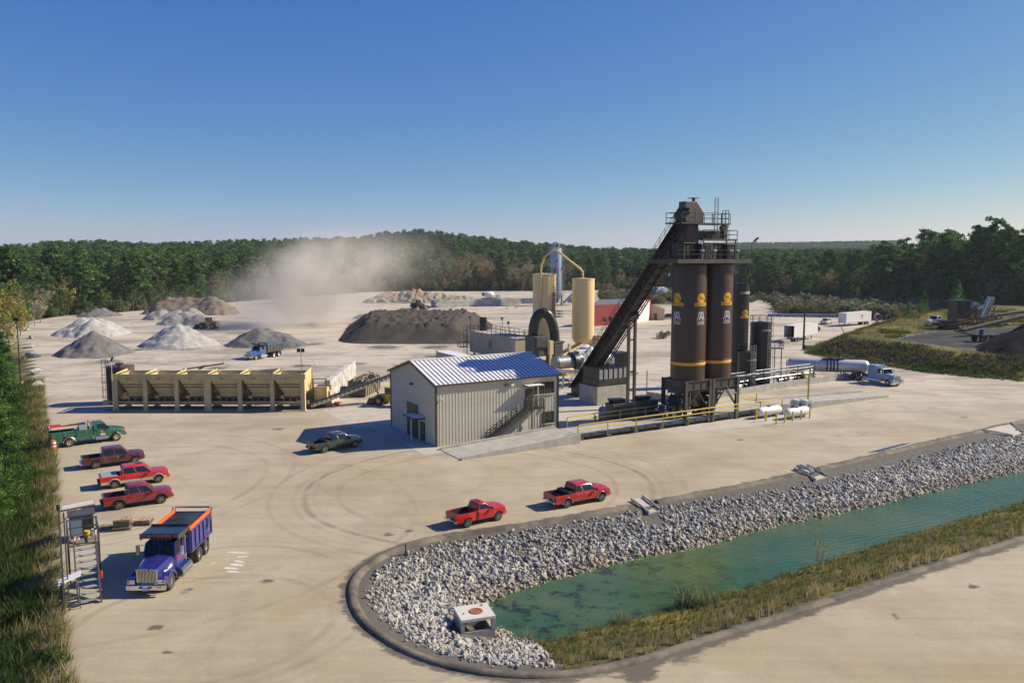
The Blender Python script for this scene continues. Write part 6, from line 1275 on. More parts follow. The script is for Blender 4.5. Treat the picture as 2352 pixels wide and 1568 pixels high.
V2 = lambda x, y, z=0: at(x, y, z)
pickup('maroon crew cab pickup with chrome bumpers parked next to the green service truck', V2(220, 1076), V2(322, 1064) if False else V2(220, 1076)+Vector((3.02, 1.92, 0)), 3.57, 'crew', 'paint_maroon', 2.0, chrome=True)
q = pickup('bright red crew cab pickup with tan lower trim, grey bed cover and sunroof', V2(265, 1121), V2(363, 1108), 3.68, 'crew', 'paint_red', 2.0, lower='bag_tan', cover='grey_paint', sunroof=True, chrome=False)
pickup('dark red crew cab pickup with open black bed, nearest the pallets', V2(272, 1170), V2(373, 1155), 3.25, 'crew', 'paint_darkred', 1.9, chrome=False, flare='dark_plastic')
pickup('small bright red single cab pickup with flared bed beside the kerb', V2(1071, 1211), V2(1146, 1194), 2.85, 'reg', 'paint_bright_red', 1.78, fo=.8, ro=1.0, roof=1.70, step=True, wr=.36, spokes=8)
pickup('red extended cab pickup with black bed toolbox on the road by the kerb', V2(1300, 1166), V2(1383, 1150), 3.6, 'ext', 'paint_chevy', 1.95, fo=.95, ro=1.2, roof=1.82, toolbox=True, flare='chrome')
pickup('dark green extended cab pickup half in the shadow of the metal building', V2(743, 1040), V2(817, 1027), 3.68, 'ext', 'paint_pickup_green', 2.0, toolbox=True, chrome=False)
pickup('white pickup parked against the printed box trailer', at(1896, 746), at(1912, 742.5), 3.68, 'crew', 'paint_white', 2.0)
pickup('brown pickup parked by the tan end of the red shed', at(1557, 733), at(1517, 733), 3.68, 'crew', 'paint_brown', 2.0, lower='bag_tan')
# dark car behind the open trailer
cr = pickup('dark blue car half hidden behind the open white trailer', at(1866, 762), at(1884, 760), 2.75, 'van', 'paint_car', 1.8, fo=.85, ro=.9, roof=1.45, wr=.32, cat='car')
cr.name = 'parked_car'
sgn = MB(); put_text(sgn, 'CWM', .22, lambda x, y: (0, 0, 0), 0) if False else None

def conventional(name, label, loc, rz, pt, cat, wb=5.6, dump=True, sleeper=False, body='paint_blue', board='orange', lettering=None, tarp=True, lid='paint_black', group=None, hi=True, ribs=6, lower_body=None):
    o = thing(name, label, cat, loc, rz, group); fx = wb/2; bx = fx+1.15; r = .52
    c0 = fx-2.75; c1 = fx-1.0                                       # cab rear and windscreen base
    mb = MB()
    for y in (-.42, .42): mb.box(((bx-.2-wb/2-1.5)/2, y, .95), (bx-.2+wb/2+1.5, .12, .3))
    mb.build('chassis', M['black_steel'], o)
    # cab: lower shell, pillars, roof
    w = 1.02; zb, zs, zr = .95, 1.85, 2.62
    mb = MB(); mb.box(((c0+c1)/2, 0, (zb+zs)/2), (c1-c0, 2*w, zs-zb)); mb.box((c0+.05, 0, (zs+zr)/2), (.1, 2*w-.1, zr-zs))
    mb.rings([[Vector((c0, -w+.04, zr-.06)), Vector((c1-.28, -w+.08, zr-.06)), Vector((c1-.28, w-.08, zr-.06)), Vector((c0, w-.04, zr-.06))], [Vector((c0, -w+.06, zr)), Vector((c1-.33, -w+.1, zr)), Vector((c1-.33, w-.1, zr)), Vector((c0, w-.06, zr))], [Vector((c0+.2, -w*.7, zr+.10)), Vector((c1-.6, -w*.7, zr+.08)), Vector((c1-.6, w*.7, zr+.08)), Vector((c0+.2, w*.7, zr+.10))]])
    for s in (-1, 1): mb.bar((c1-.02, s*(w-.05), zs), (c1-.32, s*(w-.1), zr-.03), .09); mb.bar((c0+.25, s*(w-.04), zs), (c0+.25, s*(w-.06), zr-.03), .10, .42)
    mb.bar((c1-.02, 0, zs), (c1-.31, 0, zr-.03), .035); mb.build('cab', M[pt], o, bevel=.03)
    mb = MB(); mb.box((c0+.5, 0, 1.6), (.5, 1.6, .9)); mb.box((c1-.15, 0, 1.78), (.3, 1.8, .2)); mb.build('seat', M['under'], o)
    for s in (-1, 1): mb = MB(); mb.plate((c1+.0, s*.03, zs+.03), (c1+.0, s*(w-.08), zs+.03), (c1-.28, s*(w-.12), zr-.08), (c1-.28, s*.03, zr-.08), .012); mb.build('windscreen', M['cab_glass'], o)
    for s in (-1, 1):
        mb = MB(); mb.plate((c0+.48, s*(w-.03), zs+.03), (c1-.1, s*(w-.03), zs+.03), (c1-.34, s*(w-.07), zr-.08), (c0+.48, s*(w-.07), zr-.08), .012*s); mb.build('side_window', M['cab_glass'], o)
        mb = MB(); mb.box(((c0+c1)/2+.12, s*(w+.012), 1.38), (1.2, .03, .85)); d_ = mb.build('door', M[pt], o, bevel=.01); h_ = MB(); h_.box((c0+.42, s*(w+.04), 1.6), (.16, .03, .05)); h_.build('handle', M['chrome'], d_)
        mb = MB(); mb.box((c1-.15, s*(w+.38), 2.15), (.14, .22, .62)); mb.bar((c1-.15, s*w*.95, 2.45), (c1-.15, s*(w+.34), 2.48), .04); mb.bar((c1-.15, s*w*.95, 1.85), (c1-.15, s*(w+.34), 1.88), .04); mb.build('mirror', M['chrome'], o, bevel=.03)
        mb = MB(); mb.cyl((c0-.05, s*(w+.10), .62), (c1-.15, s*(w+.10), .62), .33, n=18); mb.build('fuel_tank', M['chrome'], o, True); mb = MB(); mb.box(((c0+c1)/2, s*(w+.32), .42), (1.7, .25, .06)); mb.box(((c0+c1)/2+.3, s*(w+.25), .85), (.9, .2, .06)); mb.build('step', M['steel'], o)
    # hood with sloped top, fenders
    h0, h1 = c1-.02, bx-.28
    def hr(x, hw, zt): return [Vector((x, -hw, .95)), Vector((x, -hw, zt-.22)), Vector((x, -hw*.80, zt-.04)), Vector((x, 0, zt+.03)), Vector((x, hw*.80, zt-.04)), Vector((x, hw, zt-.22)), Vector((x, hw, .95))]
    mb = MB(); mb.rings([hr(h0, .98, 1.88), hr((h0+h1)/2, .82, 1.80), hr(h1, .66, 1.66)]); mb.build('hood', M[pt], o, True, ang=30)
    for s in (-1, 1):
        mb = MB(); n = 12; ra = r+.12; prof = [(fx+ra*math.cos(math.pi*i/n), r+ra*math.sin(math.pi*i/n)) for i in range(n+1)]; out = [(fx+(ra+.05)*math.cos(math.pi*i/n)*1.12, r+.02+(ra+.09)*math.sin(math.pi*i/n)) for i in range(n+1)]
        y0, y1 = s*.55, s*1.2
        for i in range(n): mb.add([(out[i][0], y0, out[i][1]), (out[i+1][0], y0, out[i+1][1]), (out[i+1][0], y1, out[i+1][1]), (out[i][0], y1, out[i][1]), (prof[i][0], y1, prof[i][1]-.05), (prof[i+1][0], y1, prof[i+1][1]-.05)], [(0, 1, 2, 3), (3, 2, 5, 4)])
        mb.box((bx-.32, s*.94, .92), (.42, .52, .42)); mb.build('fender', M[pt], o, bevel=.03)
        mb = MB(); mb.box((bx-.10, s*.94, .92), (.06, .48, .30)); lf = mb.build('headlight', M['chrome'], o, bevel=.02); mb = MB(); mb.box((bx-.06, s*.88, .95), (.03, .26, .16)); mb.build('lens', M['lens'], lf); mb = MB(); mb.box((bx-.055, s*1.08, .95), (.03, .14, .16)); mb.build('indicator', M['amber'], lf)
    gx = h1+.02; mb = MB(); mb.box((gx, 0, 1.22), (.10, 1.30, .92)); gr = mb.build('grille', M['chrome'], o, bevel=.03); mb = MB(); mb.box((gx+.045, 0, 1.22), (.04, 1.12, .76)); mb.build('grille_recess', M['under'], gr)
    for k in range(13): mb = MB(); mb.box((gx+.07, -.52+k*.0867, 1.22), (.03, .035, .76)); mb.build('bar', M['chrome'], gr)
    mb = MB(); mb.box((gx+.07, 0, 1.63), (.03, .3, .10)); mb.build('emblem', M['dark_plastic'], gr)
    if hi: mb = MB(); put_text(mb, 'W', .17, lambda x, y: (gx+.09, x, 1.64+y), 0, .03); mb.build('emblem_letter', M['chrome'], gr)
    mb = MB(); mb.prism([(-.12, .42), (.12, .42), (.14, .75), (-.12, .75)], -1.2, 1.2, f=lambda a, b, c: (bx+a-abs(b)*.06, b, c)); bp = mb.build('bumper', M['chrome'], o, bevel=.03)
    mb = MB(); mb.box((bx+.10, 0, .52), (.02, .36, .18)); mb.build('licence_plate', mat('plate_pale', (.45, .55, .7), .4), bp); mb = MB(); mb.box((bx+.10, -.28, .62), (.04, .22, .07)); mb.box((bx+.10, .28, .62), (.04, .22, .07)); mb.build('tow_slot', M['under'], bp)
    mb = MB()
    for s in (-1, 1): mb.cyl((c0-.12, s*.95, .9), (c0-.12, s*.95, 3.15), .075, n=10)
    mb.build('exhaust_stack', M['chrome'], o, True)
    for k in range(5): mb = MB(); mb.box((c1-.55, -.5+k*.25, zr+.10), (.12, .10, .06)); mb.build('roof_light', M['amber'], o)
    for s in (-1, 1): wheel(o, fx, s*1.02, r, .30, s, 0, 'chrome' if not dump else 'steel')
    for a in (-wb/2+.68, -wb/2-.68):
        for s in (-1, 1): wheel(o, a, s*.98, r, .58, s, 0, 'steel')
    mb = MB(); mb.cyl((-wb/2+.68, -.9, r), (-wb/2+.68, .9, r), .15, n=10); mb.cyl((-wb/2-.68, -.9, r), (-wb/2-.68, .9, r), .15, n=10); mb.cyl((fx, -.9, r), (fx, .9, r), .1, n=10); mb.build('axle', M['under'], o)
    if dump:
        d0, d1 = -wb/2-1.75, c0-.25; z0, z1 = 1.25, 2.72; bw = 1.24
        mb = MB(); mb.box(((d0+d1)/2, 0, z0), (d1-d0, 2*bw-.3, .12)); mb.box((d1, 0, (z0+z1)/2+.1), (.1, 2*bw, z1-z0+.2))
        for s in (-1, 1): mb.box(((d0+d1)/2, s*bw, (z0+z1)/2), (d1-d0, .08, z1-z0)); mb.box(((d0+d1)/2, s*(bw+.03), z1), (d1-d0, .16, .12)); mb.box(((d0+d1)/2, s*(bw+.02), z0+.05), (d1-d0, .14, .14))
        mb.build('dump_body', M[body], o, bevel=.02)
        for s in (-1, 1):
            for k in range(ribs): x = d0+.15+(d1-d0-.3)*k/(ribs-1); mb = MB(); mb.box((x, s*(bw+.06), (z0+z1)/2), (.12, .10, z1-z0-.1)); mb.build('body_rib', M[body], o)
            for k in range(ribs-1): x = d0+.15+(d1-d0-.3)*(k+.5)/(ribs-1); mb = MB(); mb.box((x, s*(bw+.042), (z0+z1)/2), ((d1-d0-.3)/(ribs-1)-.16, .012, z1-z0-.32)); mb.build('body_panel', M[lower_body or body], o)
            mb = MB(); mb.box(((d0+d1)/2, s*bw, z1+.17), (d1-d0, .07, .26)); mb.build('side_board', M[board], o)
        mb = MB(); mb.box((d0, 0, (z0+z1)/2+.02), (.12, 2*bw, z1-z0+.1)); mb.build('tailgate', M[body], o, bevel=.02)
        mb = MB(); mb.box((c0+.62, 0, zr+.50), (2.0, 2*bw, .08)); mb.box((d1+.06, 0, zr+.2), (.1, 2*bw, .9)); mb.box((c0+1.62, 0, zr+.46), (.08, 2*bw, .32))
        for s in (-1, 1): mb.box((c0+.62, s*(bw-.05), zr+.36), (2.0, .08, .34)); mb.bar((c0+.1, s*(bw-.05), zr-.1), (c0+1.3, s*(bw-.05), zr+.3), .08)
        cs = mb.build('cab_shield', M[lid], o, bevel=.02)
        if lettering:
            f = lambda x, y: (c0+1.675, x, zr+.46+y); mb = MB(); put_text(mb, lettering, .235, f, 1, .030, .92); f2 = lambda x, y: (c0+1.69, x, zr+.46+y); put_text(mb, lettering, .235, f2, 0, .006, .92); mb.build('lettering', [mat('letter_red', (.55, .03, .03), .5), M['white_decal']], cs)
        if tarp:
            mb = MB(); nx_, ny_ = 14, 10; g_ = []
            for i in range(nx_+1):
                for j in range(ny_+1):
                    u, v = i/nx_, j/ny_; x = d0+.1+(d1-d0-.2)*u; y = -bw*.96+2*bw*.96*v; zz = z1+.02+.34*math.sin(math.pi*u)**.7*math.sin(math.pi*v)**.8+.07*mnoise.noise(Vector((x*1.3, y*1.6, 5)))+.03*math.sin(x*5); g_.append((x, y, zz))
            mb.add(g_, [(i*(ny_+1)+j, (i+1)*(ny_+1)+j, (i+1)*(ny_+1)+j+1, i*(ny_+1)+j+1) for i in range(nx_) for j in range(ny_)]); mb.build('tarp', M['tarp'], o, True, ang=80)
            mb = MB(); mb.bar((d0+.05, -bw, z1+.40), (d0+.05, bw, z1+.40), .1)
            for s in (-1, 1): mb.bar((d0+1.8, s*(bw+.14), 1.05), (d0+.05, s*(bw+.14), z1+.42), .07)
            mb.build('tarp_arm', M['steel'], o)
        mb = MB(); mb.box((d0+.3, -.85, .75), (.04, .6, .7)); mb.box((d0+.3, .85, .75), (.04, .6, .7)); mb.build('mudflap', M['rubber'], o)
    if sleeper:
        s0 = c0-1.55; mb = MB(); mb.box((s0+.8, 0, 1.85), (1.6, 2.14, 1.9)); mb.rings([[Vector((s0, -1.07, 2.8)), Vector((c0+.1, -1.07, 2.8)), Vector((c0+.1, 1.07, 2.8)), Vector((s0, 1.07, 2.8))], [Vector((s0+.12, -.9, 3.0)), Vector((c0+.1, -.9, 2.98)), Vector((c0+.1, .9, 2.98)), Vector((s0+.12, .9, 3.0))]]); mb.build('sleeper', M[pt], o, bevel=.06)
        mb = MB(); mb.box((-wb/2, 0, 1.2), (1.1, 1.0, .16)); mb.build('fifth_wheel', M['black_steel'], o)
        for s in (-1, 1):
            mb = MB(); mb.tube([(-wb/2-1.3, s*.98, .95), (-wb/2-1.1, s*.98, 1.14), (-wb/2, s*.98, 1.17), (-wb/2+1.1, s*.98, 1.14), (-wb/2+1.35, s*.98, .9)], .03, 5); mb.build('mudguard', M['steel'], o)
            mb = MB(); mb.cyl((c0-2.4, s*1.0, .62), (c0-.2, s*1.0, .62), .33, n=18); mb.build('fuel_tank', M['chrome'], o, True)
    return o
# near blue dump truck with its driver
pf, pr_ = at(392, 1352), at(461, 1280); hd_ = (pf-pr_); hd_.z = 0; hd_.normalize(); lf_ = Vector((-hd_.y, hd_.x, 0)); ctr = (pf+pr_)/2-lf_*1.05; rz_ = math.atan2(hd_.y, hd_.x)
bt = conventional('dump_truck', 'royal blue dump truck with chrome grille, orange side boards and black tarp', ctr, rz_, 'paint_blue', 'dump truck', wb=(pf-pr_).length, lettering="EDDIE'S TRANSPORT CO")
wbn = (pf-pr_).length; fx_ = wbn/2; c0_ = fx_-2.75
mb = MB(); put_text(mb, '11-29', .14, lambda x, y: (fx_+1.15+.10, .82+x, .62+y), 0, .02); mb.build('number', mat('letter_red', (.55, .03, .03), .5), bt)
for s in (1, -1):
    mb = MB(); fz_ = lambda dx, dz: (fx_-.05+dx*.9, s*(.93-dx*.10), 1.42+dz)
    for a, b in (((-.55, -.10), (.25, -.12)), ((-.55, -.02), (.05, -.03)), ((-.55, .06), (-.15, .06))): mb.bar(fz_(*a), fz_(*b), .035)
    mb.bar(fz_(.1, -.12), fz_(.5, -.02), .035); mb.bar(fz_(.32, -.12), fz_(.6, -.04), .05); mb.build('stripe', M['white_decal'], bt)
    mb = MB(); put_text(mb, 'ETC', .36, lambda x, y: (c0_+1.0+x*s*-1, s*(1.02+.035), 1.45+y), 0, .03); mb.build('door_lettering', mat('letter_red', (.55, .03, .03), .5), bt)
def person_seated(label, loc, rz):
    t = thing('person', label, 'person', loc, rz); me = bpy.data.meshes.new('body')
    J = [(0, 0, .1), (0, 0, .35), (.02, 0, .55), (.03, 0, .66), (.05, 0, .80), (.38, .12, .1), (.42, .12, -.3), (.38, -.12, .1), (.42, -.12, -.3), (.02, .2, .53), (.18, .26, .32), (.42, .16, .36), (.02, -.2, .53), (.18, -.26, .32), (.42, -.16, .36)]
    E_ = [(0, 1), (1, 2), (2, 3), (3, 4), (0, 5), (5, 6), (0, 7), (7, 8), (2, 9), (9, 10), (10, 11), (2, 12), (12, 13), (13, 14)]
    me.from_pydata(J, E_, []); o = obj('body', me, t); o.modifiers.new('skin', 'SKIN'); rad = [.16, .15, .14, .06, .10, .085, .06, .085, .06, .075, .055, .04, .075, .055, .04]
    for v, r_ in zip(me.skin_vertices[0].data, rad): v.radius = (r_, r_)
    me.skin_vertices[0].data[0].use_root = True; o.modifiers.new('sub', 'SUBSURF').levels = 1; me.materials.append(M['orange'])
    mb = MB(); mb.lathe([(.02, -.12), (.075, -.09), (.095, 0), (.085, .08), (.03, .125)], (.06, 0, .84), n=14); mb.box((.155, 0, .83), (.03, .025, .04)); mb.build('head', M['skin'], t, True); mb = MB(); mb.lathe([(.10, .0), (.10, .06), (.06, .12), (.01, .135)], (.05, 0, .86), n=14); mb.build('cap', M['dark_plastic'], t, True); return t
mtx = Matrix.Rotation(rz_, 4, 'Z'); person_seated('driver in an orange shirt sitting in the blue dump truck cab', ctr+mtx @ Vector((c0_+.85, .48, 1.60)), rz_)
# far blue dump truck
pf, pr_ = at(588, 826), at(634, 819); hd_ = (pf-pr_).normalized(); rt_ = Vector((hd_.y, -hd_.x, 0)); rz_ = math.atan2(hd_.y, hd_.x); ctr = (pf+pr_)/2+rt_*1.05
conventional('dump_truck', 'mid blue dump truck driving past the stockpiles with empty dark body', ctr, rz_, 'paint_blue_far', 'dump truck', wb=(pf-pr_).length, body='dark_grey', board='paint_blue_far', tarp=False, hi=False)
# black dump truck on the scale
ctr = P(1.6, 1.9, DZ+.01); bk = conventional('dump_truck', 'black dump truck standing on the scale under the brown silos', ctr, TH+math.pi, 'paint_black', 'dump truck', wb=5.6, body='paint_black', board='paint_black', tarp=False, hi=False)
# tanker: tractor and trailer
pf, pr_ = at(2039, 886), at(1965, 872); hd_ = (pf-pr_); wbl = hd_.length; hd_.normalize(); lf_ = Vector((-hd_.y, hd_.x, 0)); rz_ = math.atan2(hd_.y, hd_.x)
ctr = (pf+pr_)/2+lf_*1.05; conventional('semi_tractor', 'pale blue semi tractor with chrome grille pulling the silver tanker', ctr, rz_, 'paint_tractor', 'semi truck', wb=wbl, dump=False, sleeper=True)
kp = ctr-hd_*(wbl/2); rear_ = at(1815, 866); td = (rear_-kp); td.z = 0; tl = 12.6; td.normalize(); rzt = math.atan2(-td.y, -td.x)
tk = thing('tanker_trailer', 'long silver asphalt tanker trailer with black stained dome band', 'tanker trailer', kp, rzt)
mb = MB(); r_ = 1.02; mb.lathe([(.05, 1.3), (.5, 1.25), (.85, 1.05), (r_, .6), (r_, -11.4), (.85, -11.8), (.4, -12.0), (.05, -12.05)], (0, 0, 2.35), n=36, axis='X'); mb.build('tank', M['tank_steel'], tk, True, ang=50)
mb = MB()
for x in (-4.0, -4.6, -5.1, -5.7): mb.lathe([(r_+.01, x), (r_+.05, x+.03), (r_+.05, x+.22), (r_+.01, x+.25)], (0, 0, 2.35), n=36, axis='X', cap=False)
mb.build('hoop', M['tank_black'], tk)
mb = MB(); mb.box((-4.8, 0, 3.48), (3.0, .9, .1)); mb.cyl((-4.8, 0, 3.3), (-4.8, 0, 3.65), .35, n=14); mb.box((-3.2, 0, 3.5), (.9, .5, .2)); mb.build('dome_walk', M['black_steel'], tk)
mb = MB(); mb.box((-5.5, 0, 1.35), (11.5, .9, .18)); mb.build('frame', M['dark_grey'], tk)
for s in (-1, 1): mb = MB(); mb.bar((-2.6, s*.75, .05), (-2.6, s*.75, 1.35), .14); mb.bar((-2.6, s*.75, .1), (-3.3, s*.6, 1.3), .08); mb.build('landing_leg', M['dark_grey'], tk)
mb = MB(); mb.ladder((-3.9, -1.0, .4), (-3.9, -.8, 1.6), .5, (1, 0, 0), .28, .03); mb.build('ladder', M['steel'], tk)
mb = MB(); mb.tube([(1.1, -.3, 2.2), (1.6, -.5, 1.9), (1.9, -.5, 1.3)], .05, 6); mb.build('hose', M['rubber'], tk, True)
for a in (-9.6, -10.9):
    for s in (-1, 1): wheel(tk, a, s*.95, .5, .55, s, 0)
mb = MB(); mb.box((-12.2, -.9, 1.6), (.12, .12, 3.2)); mb.build('rear_post', M['rail_brown'], tk)
# box trailers
def box_trailer(label, corner, d, L_, open_rear=False, logo=None):
    d = Vector((d[0], d[1], 0)).normalized(); rz = math.atan2(d.y, d.x); o = thing('box_trailer', label, 'box trailer', corner, rz); W_, z0, z1 = 2.6, 1.15, 4.05; y0 = 0
    mb = MB(); mb.box((L_/2, 1.3, z1-.03), (L_, W_, .06)); mb.box((L_/2, 1.3, z0), (L_, W_, .14)); mb.box((L_/2, 0.02, (z0+z1)/2), (L_, .04, z1-z0)); mb.box((L_/2, W_-.02, (z0+z1)/2), (L_, .04, z1-z0)); mb.box((L_-.03, 1.3, (z0+z1)/2), (.06, W_, z1-z0)); mb.build('box', M['white_paint'], o)
    if open_rear: mb = MB(); mb.box((4.5, 1.3, (z0+z1)/2), (.05, W_-.1, z1-z0-.1)); mb.box((2.3, 1.3, z0+.09), (4.4, W_-.12, .03)); mb.build('interior_shade', M['under'], o)  # near-black bulkhead and floor paint in the shade inside the open box
    else: mb = MB(); mb.box((.0, 1.3, (z0+z1)/2), (.08, W_, z1-z0)); mb.build('end_wall', M['white_paint'], o)
    for k in range(8): mb = MB(); mb.box((L_*(k+.5)/8, -.012, (z0+z1)/2), (L_/8-.06, .03, z1-z0-.2)); mb.build('side_panel', M['white_paint'], o)
    wx = (1.6, 2.9) if open_rear else (L_-1.6, L_-2.9)
    for a in wx:
        for y in (.35, 2.25): wheel(o, a, y, .5, .5, -1 if y < 1 else 1, 0)
    lx = L_-2.5 if open_rear else 2.5
    for y in (.5, 2.1): mb = MB(); mb.bar((lx, y, 0), (lx, y, 1.2), .16); mb.build('landing_leg', M['dark_grey'], o)
    if logo:
        mb = MB()
        for k in range(3): mb.box((L_*.62-.1*k, -.03, 3.0-k*.22), (1.7-.2*k, .012, .14))
        put_text(mb, 'COLE', .5, lambda x, y: (L_*.62+x, -.045, 3.05+y), 1, .03); mb.build('company_logo', [M['orange'], mat('letter_red2', (.6, .08, .02), .5)], o); mb = MB(); mb.box((L_*.62, -.03, 2.15), (1.3, .012, .08)); mb.box((L_*.62, -.03, 2.0), (1.3, .012, .06)); mb.build('small_print', M['dark_grey'], o)
    return o
c1_ = at(1823, 786); box_trailer('white box trailer with its dark rear end open toward the camera', c1_+Vector((0, 0, 0)), (.70, .71), 13.5, True)
c2_ = at(1943, 750); box_trailer('white box trailer with red and orange lettering behind the white pickup', c2_, (.80, .60), 14.2, False, True)
# green service truck
pr_, pf = at(278, 1024)*0+at(160, 1026), at(268, 1012); ctr, rz_ = seat_on(pr_, pf, 2.3); wb_ = (pf-pr_).length
sv = thing('service_truck', 'dark green mechanic service truck with tool boxes and crane gear', 'service truck', ctr, rz_); fx_ = wb_/2
mb = MB(); w = 1.0
def sring(x, hw, zt, zb_=.62): return [Vector((x, -hw, zb_)), Vector((x, -hw, zt-.25)), Vector((x, -hw*.8, zt-.03)), Vector((x, 0, zt)), Vector((x, hw*.8, zt-.03)), Vector((x, hw, zt-.25)), Vector((x, hw, zb_))]
def ab(x): return .62 if abs(x-fx_) > .6 else max(.62, .5+math.sqrt(max(0, .36-(x-fx_)**2)))
xs_ = [fx_-2.3, fx_-.75, fx_-.6, fx_-.4, fx_-.2, fx_, fx_+.2, fx_+.4, fx_+.6, fx_+.85, fx_+1.0]; mb.rings([sring(x, 1.05 if x < fx_+.7 else .98-.12*(x-fx_-.7), 1.62 if x < fx_-.7 else 1.6-.28*max(0, (x-fx_+.7)/1.7)**1.5, ab(x)) for x in xs_]); mb.build('body', M['paint_green'], sv, True, ang=30)
mb = MB(); c0_, c1_ = fx_-2.25, fx_-.72; mb.rings([[Vector(p) for p in ((c0_, -1.0, 1.55), (c1_+.1, -1.0, 1.55), (c1_+.1, 1.0, 1.55), (c0_, 1.0, 1.55))], [Vector(p) for p in ((c0_+.03, -.85, 2.25), (c1_-.45, -.85, 2.25), (c1_-.45, .85, 2.25), (c0_+.03, .85, 2.25))], [Vector(p) for p in ((c0_+.15, -.7, 2.33), (c1_-.6, -.7, 2.33), (c1_-.6, .7, 2.33), (c0_+.15, .7, 2.33))]]); mb.build('cab', M['paint_green'], sv, True, ang=30)
for s in (-1, 1):
    mb = MB(); mb.plate((c0_+.3, s*.99, 1.64), (c1_-.08, s*.99, 1.64), (c1_-.45, s*.87, 2.17), (c0_+.3, s*.87, 2.17), .02*s); mb.build('side_window', M['glass_dark'], sv); mb = MB(); mb.box(((c0_+c1_)/2+.1, s*1.06, 1.15), (1.25, .03, .85)); d_ = mb.build('door', M['paint_green'], sv); mb = MB(); mb.lathe([(.01, 0), (.18, 0)], ((c0_+c1_)/2+.1, s*1.085, 1.28), n=16, axis='Y', cap=False); mb.build('company_logo', M['yellow_band'], d_)
    mb = MB(); mb.box(((c0_+c1_)/2+.1, s*1.08, .98), (.5, .01, .12)); mb.build('door_print', M['white_decal'], d_)
    mb = MB(); mb.box((c1_-.1, s*1.25, 1.75), (.12, .2, .35)); mb.build('mirror', M['dark_plastic'], sv); mb = MB(); mb.box((fx_+.98, s*.72, 1.1), (.14, .34, .2)); mb.build('headlight', M['lens'], sv); mb = MB(); mb.box((fx_+.92, s*.95, 1.1), (.18, .1, .16)); mb.build('indicator', M['amber'], sv)
    mb = MB(); mb.box((c1_-.7, s*1.05, .55), (1.3, .3, .06)); mb.cyl((c1_-1.4, s*.9, .62), (c1_-.2, s*.9, .62), .25, n=12); mb.build('step', M['steel'], sv)
mb = MB(); mb.plate((c1_+.1, -.9, 1.6), (c1_+.1, .9, 1.6), (c1_-.42, .78, 2.2), (c1_-.42, -.78, 2.2), .02); mb.build('windscreen', M['glass_cab'], sv)
mb = MB(); mb.box((fx_+1.05, 0, .68), (.2, 2.1, .25)); mb.build('front_bumper', M['chrome'], sv, bevel=.04); mb = MB(); mb.box((fx_+1.0, 0, 1.08), (.08, .9, .35)); mb.build('grille', M['dark_plastic'], sv)
bx0, bx1 = -wb_/2-1.75, fx_-2.4
mb = MB(); mb.box(((bx0+bx1)/2, 0, 1.0), (bx1-bx0, 1.2, .15)); mb.box((bx0+.03, 0, 1.3), (.06, 2.3, .6)); mb.build('bed', M['paint_green'], sv)
for s in (-1, 1):
    for x0, x1, zl in ((bx0, -wb_/2-.62, .62), (-wb_/2-.6, -wb_/2+.62, 1.18), (-wb_/2+.64, (bx1-wb_/2+.64)/2, .62), ((bx1-wb_/2+.66)/2, bx1, .62)): mb = MB(); mb.box(((x0+x1)/2, s*.93, (zl+1.72)/2), (x1-x0-.02, .5, 1.72-zl)); mb.build('tool_box', M['paint_green'], sv, bevel=.02)
    mb = MB(); mb.tube([(-wb_/2+.62*math.cos(math.pi*i/10), s*1.17, .5+.62*math.sin(math.pi*i/10)) for i in range(11)], .05, 6); mb.build('arch_trim', M['steel'], sv)
mb = MB(); mb.bar((bx0+.3, .2, 2.05), (bx1-.5, .2, 2.25), .25); mb.cyl((bx1-.7, .2, 1.1), (bx1-.7, .2, 2.3), .16, n=10); mb.bar((bx1-.15, -.9, 1.7), (bx1-.15, -.9, 2.4), .06); mb.bar((bx1-.15, .9, 1.7), (bx1-.15, .9, 2.4), .06); mb.bar((bx1-.15, -.9, 2.4), (bx1-.15, .9, 2.4), .06); mb.build('crane', M['dark_grey'], sv)
mb = MB(); mb.box(((bx0+bx1)/2-.6, -.2, 2.05), (2.6, .7, .14)); mb.build('boom_wrap', M['tan_paint'], sv); mb = MB(); mb.box((bx0+.7, .4, 2.2), (1.0, .7, .35)); mb.build('red_chest', M['paint_red'], sv, bevel=.03); mb = MB(); mb.box((bx1-.9, -.5, 1.95), (.8, .6, .45)); mb.cyl((bx1-1.8, -.55, 1.9), (bx1-1.2, -.55, 1.9), .16, n=10); mb.build('compressor', M['grey_paint'], sv)
for x in (fx_, -wb_/2):
    for s in (-1, 1): wheel(sv, x, s*(.95 if x > 0 else .9), .48, .30 if x > 0 else .5, s, 0, 'bag_tan')
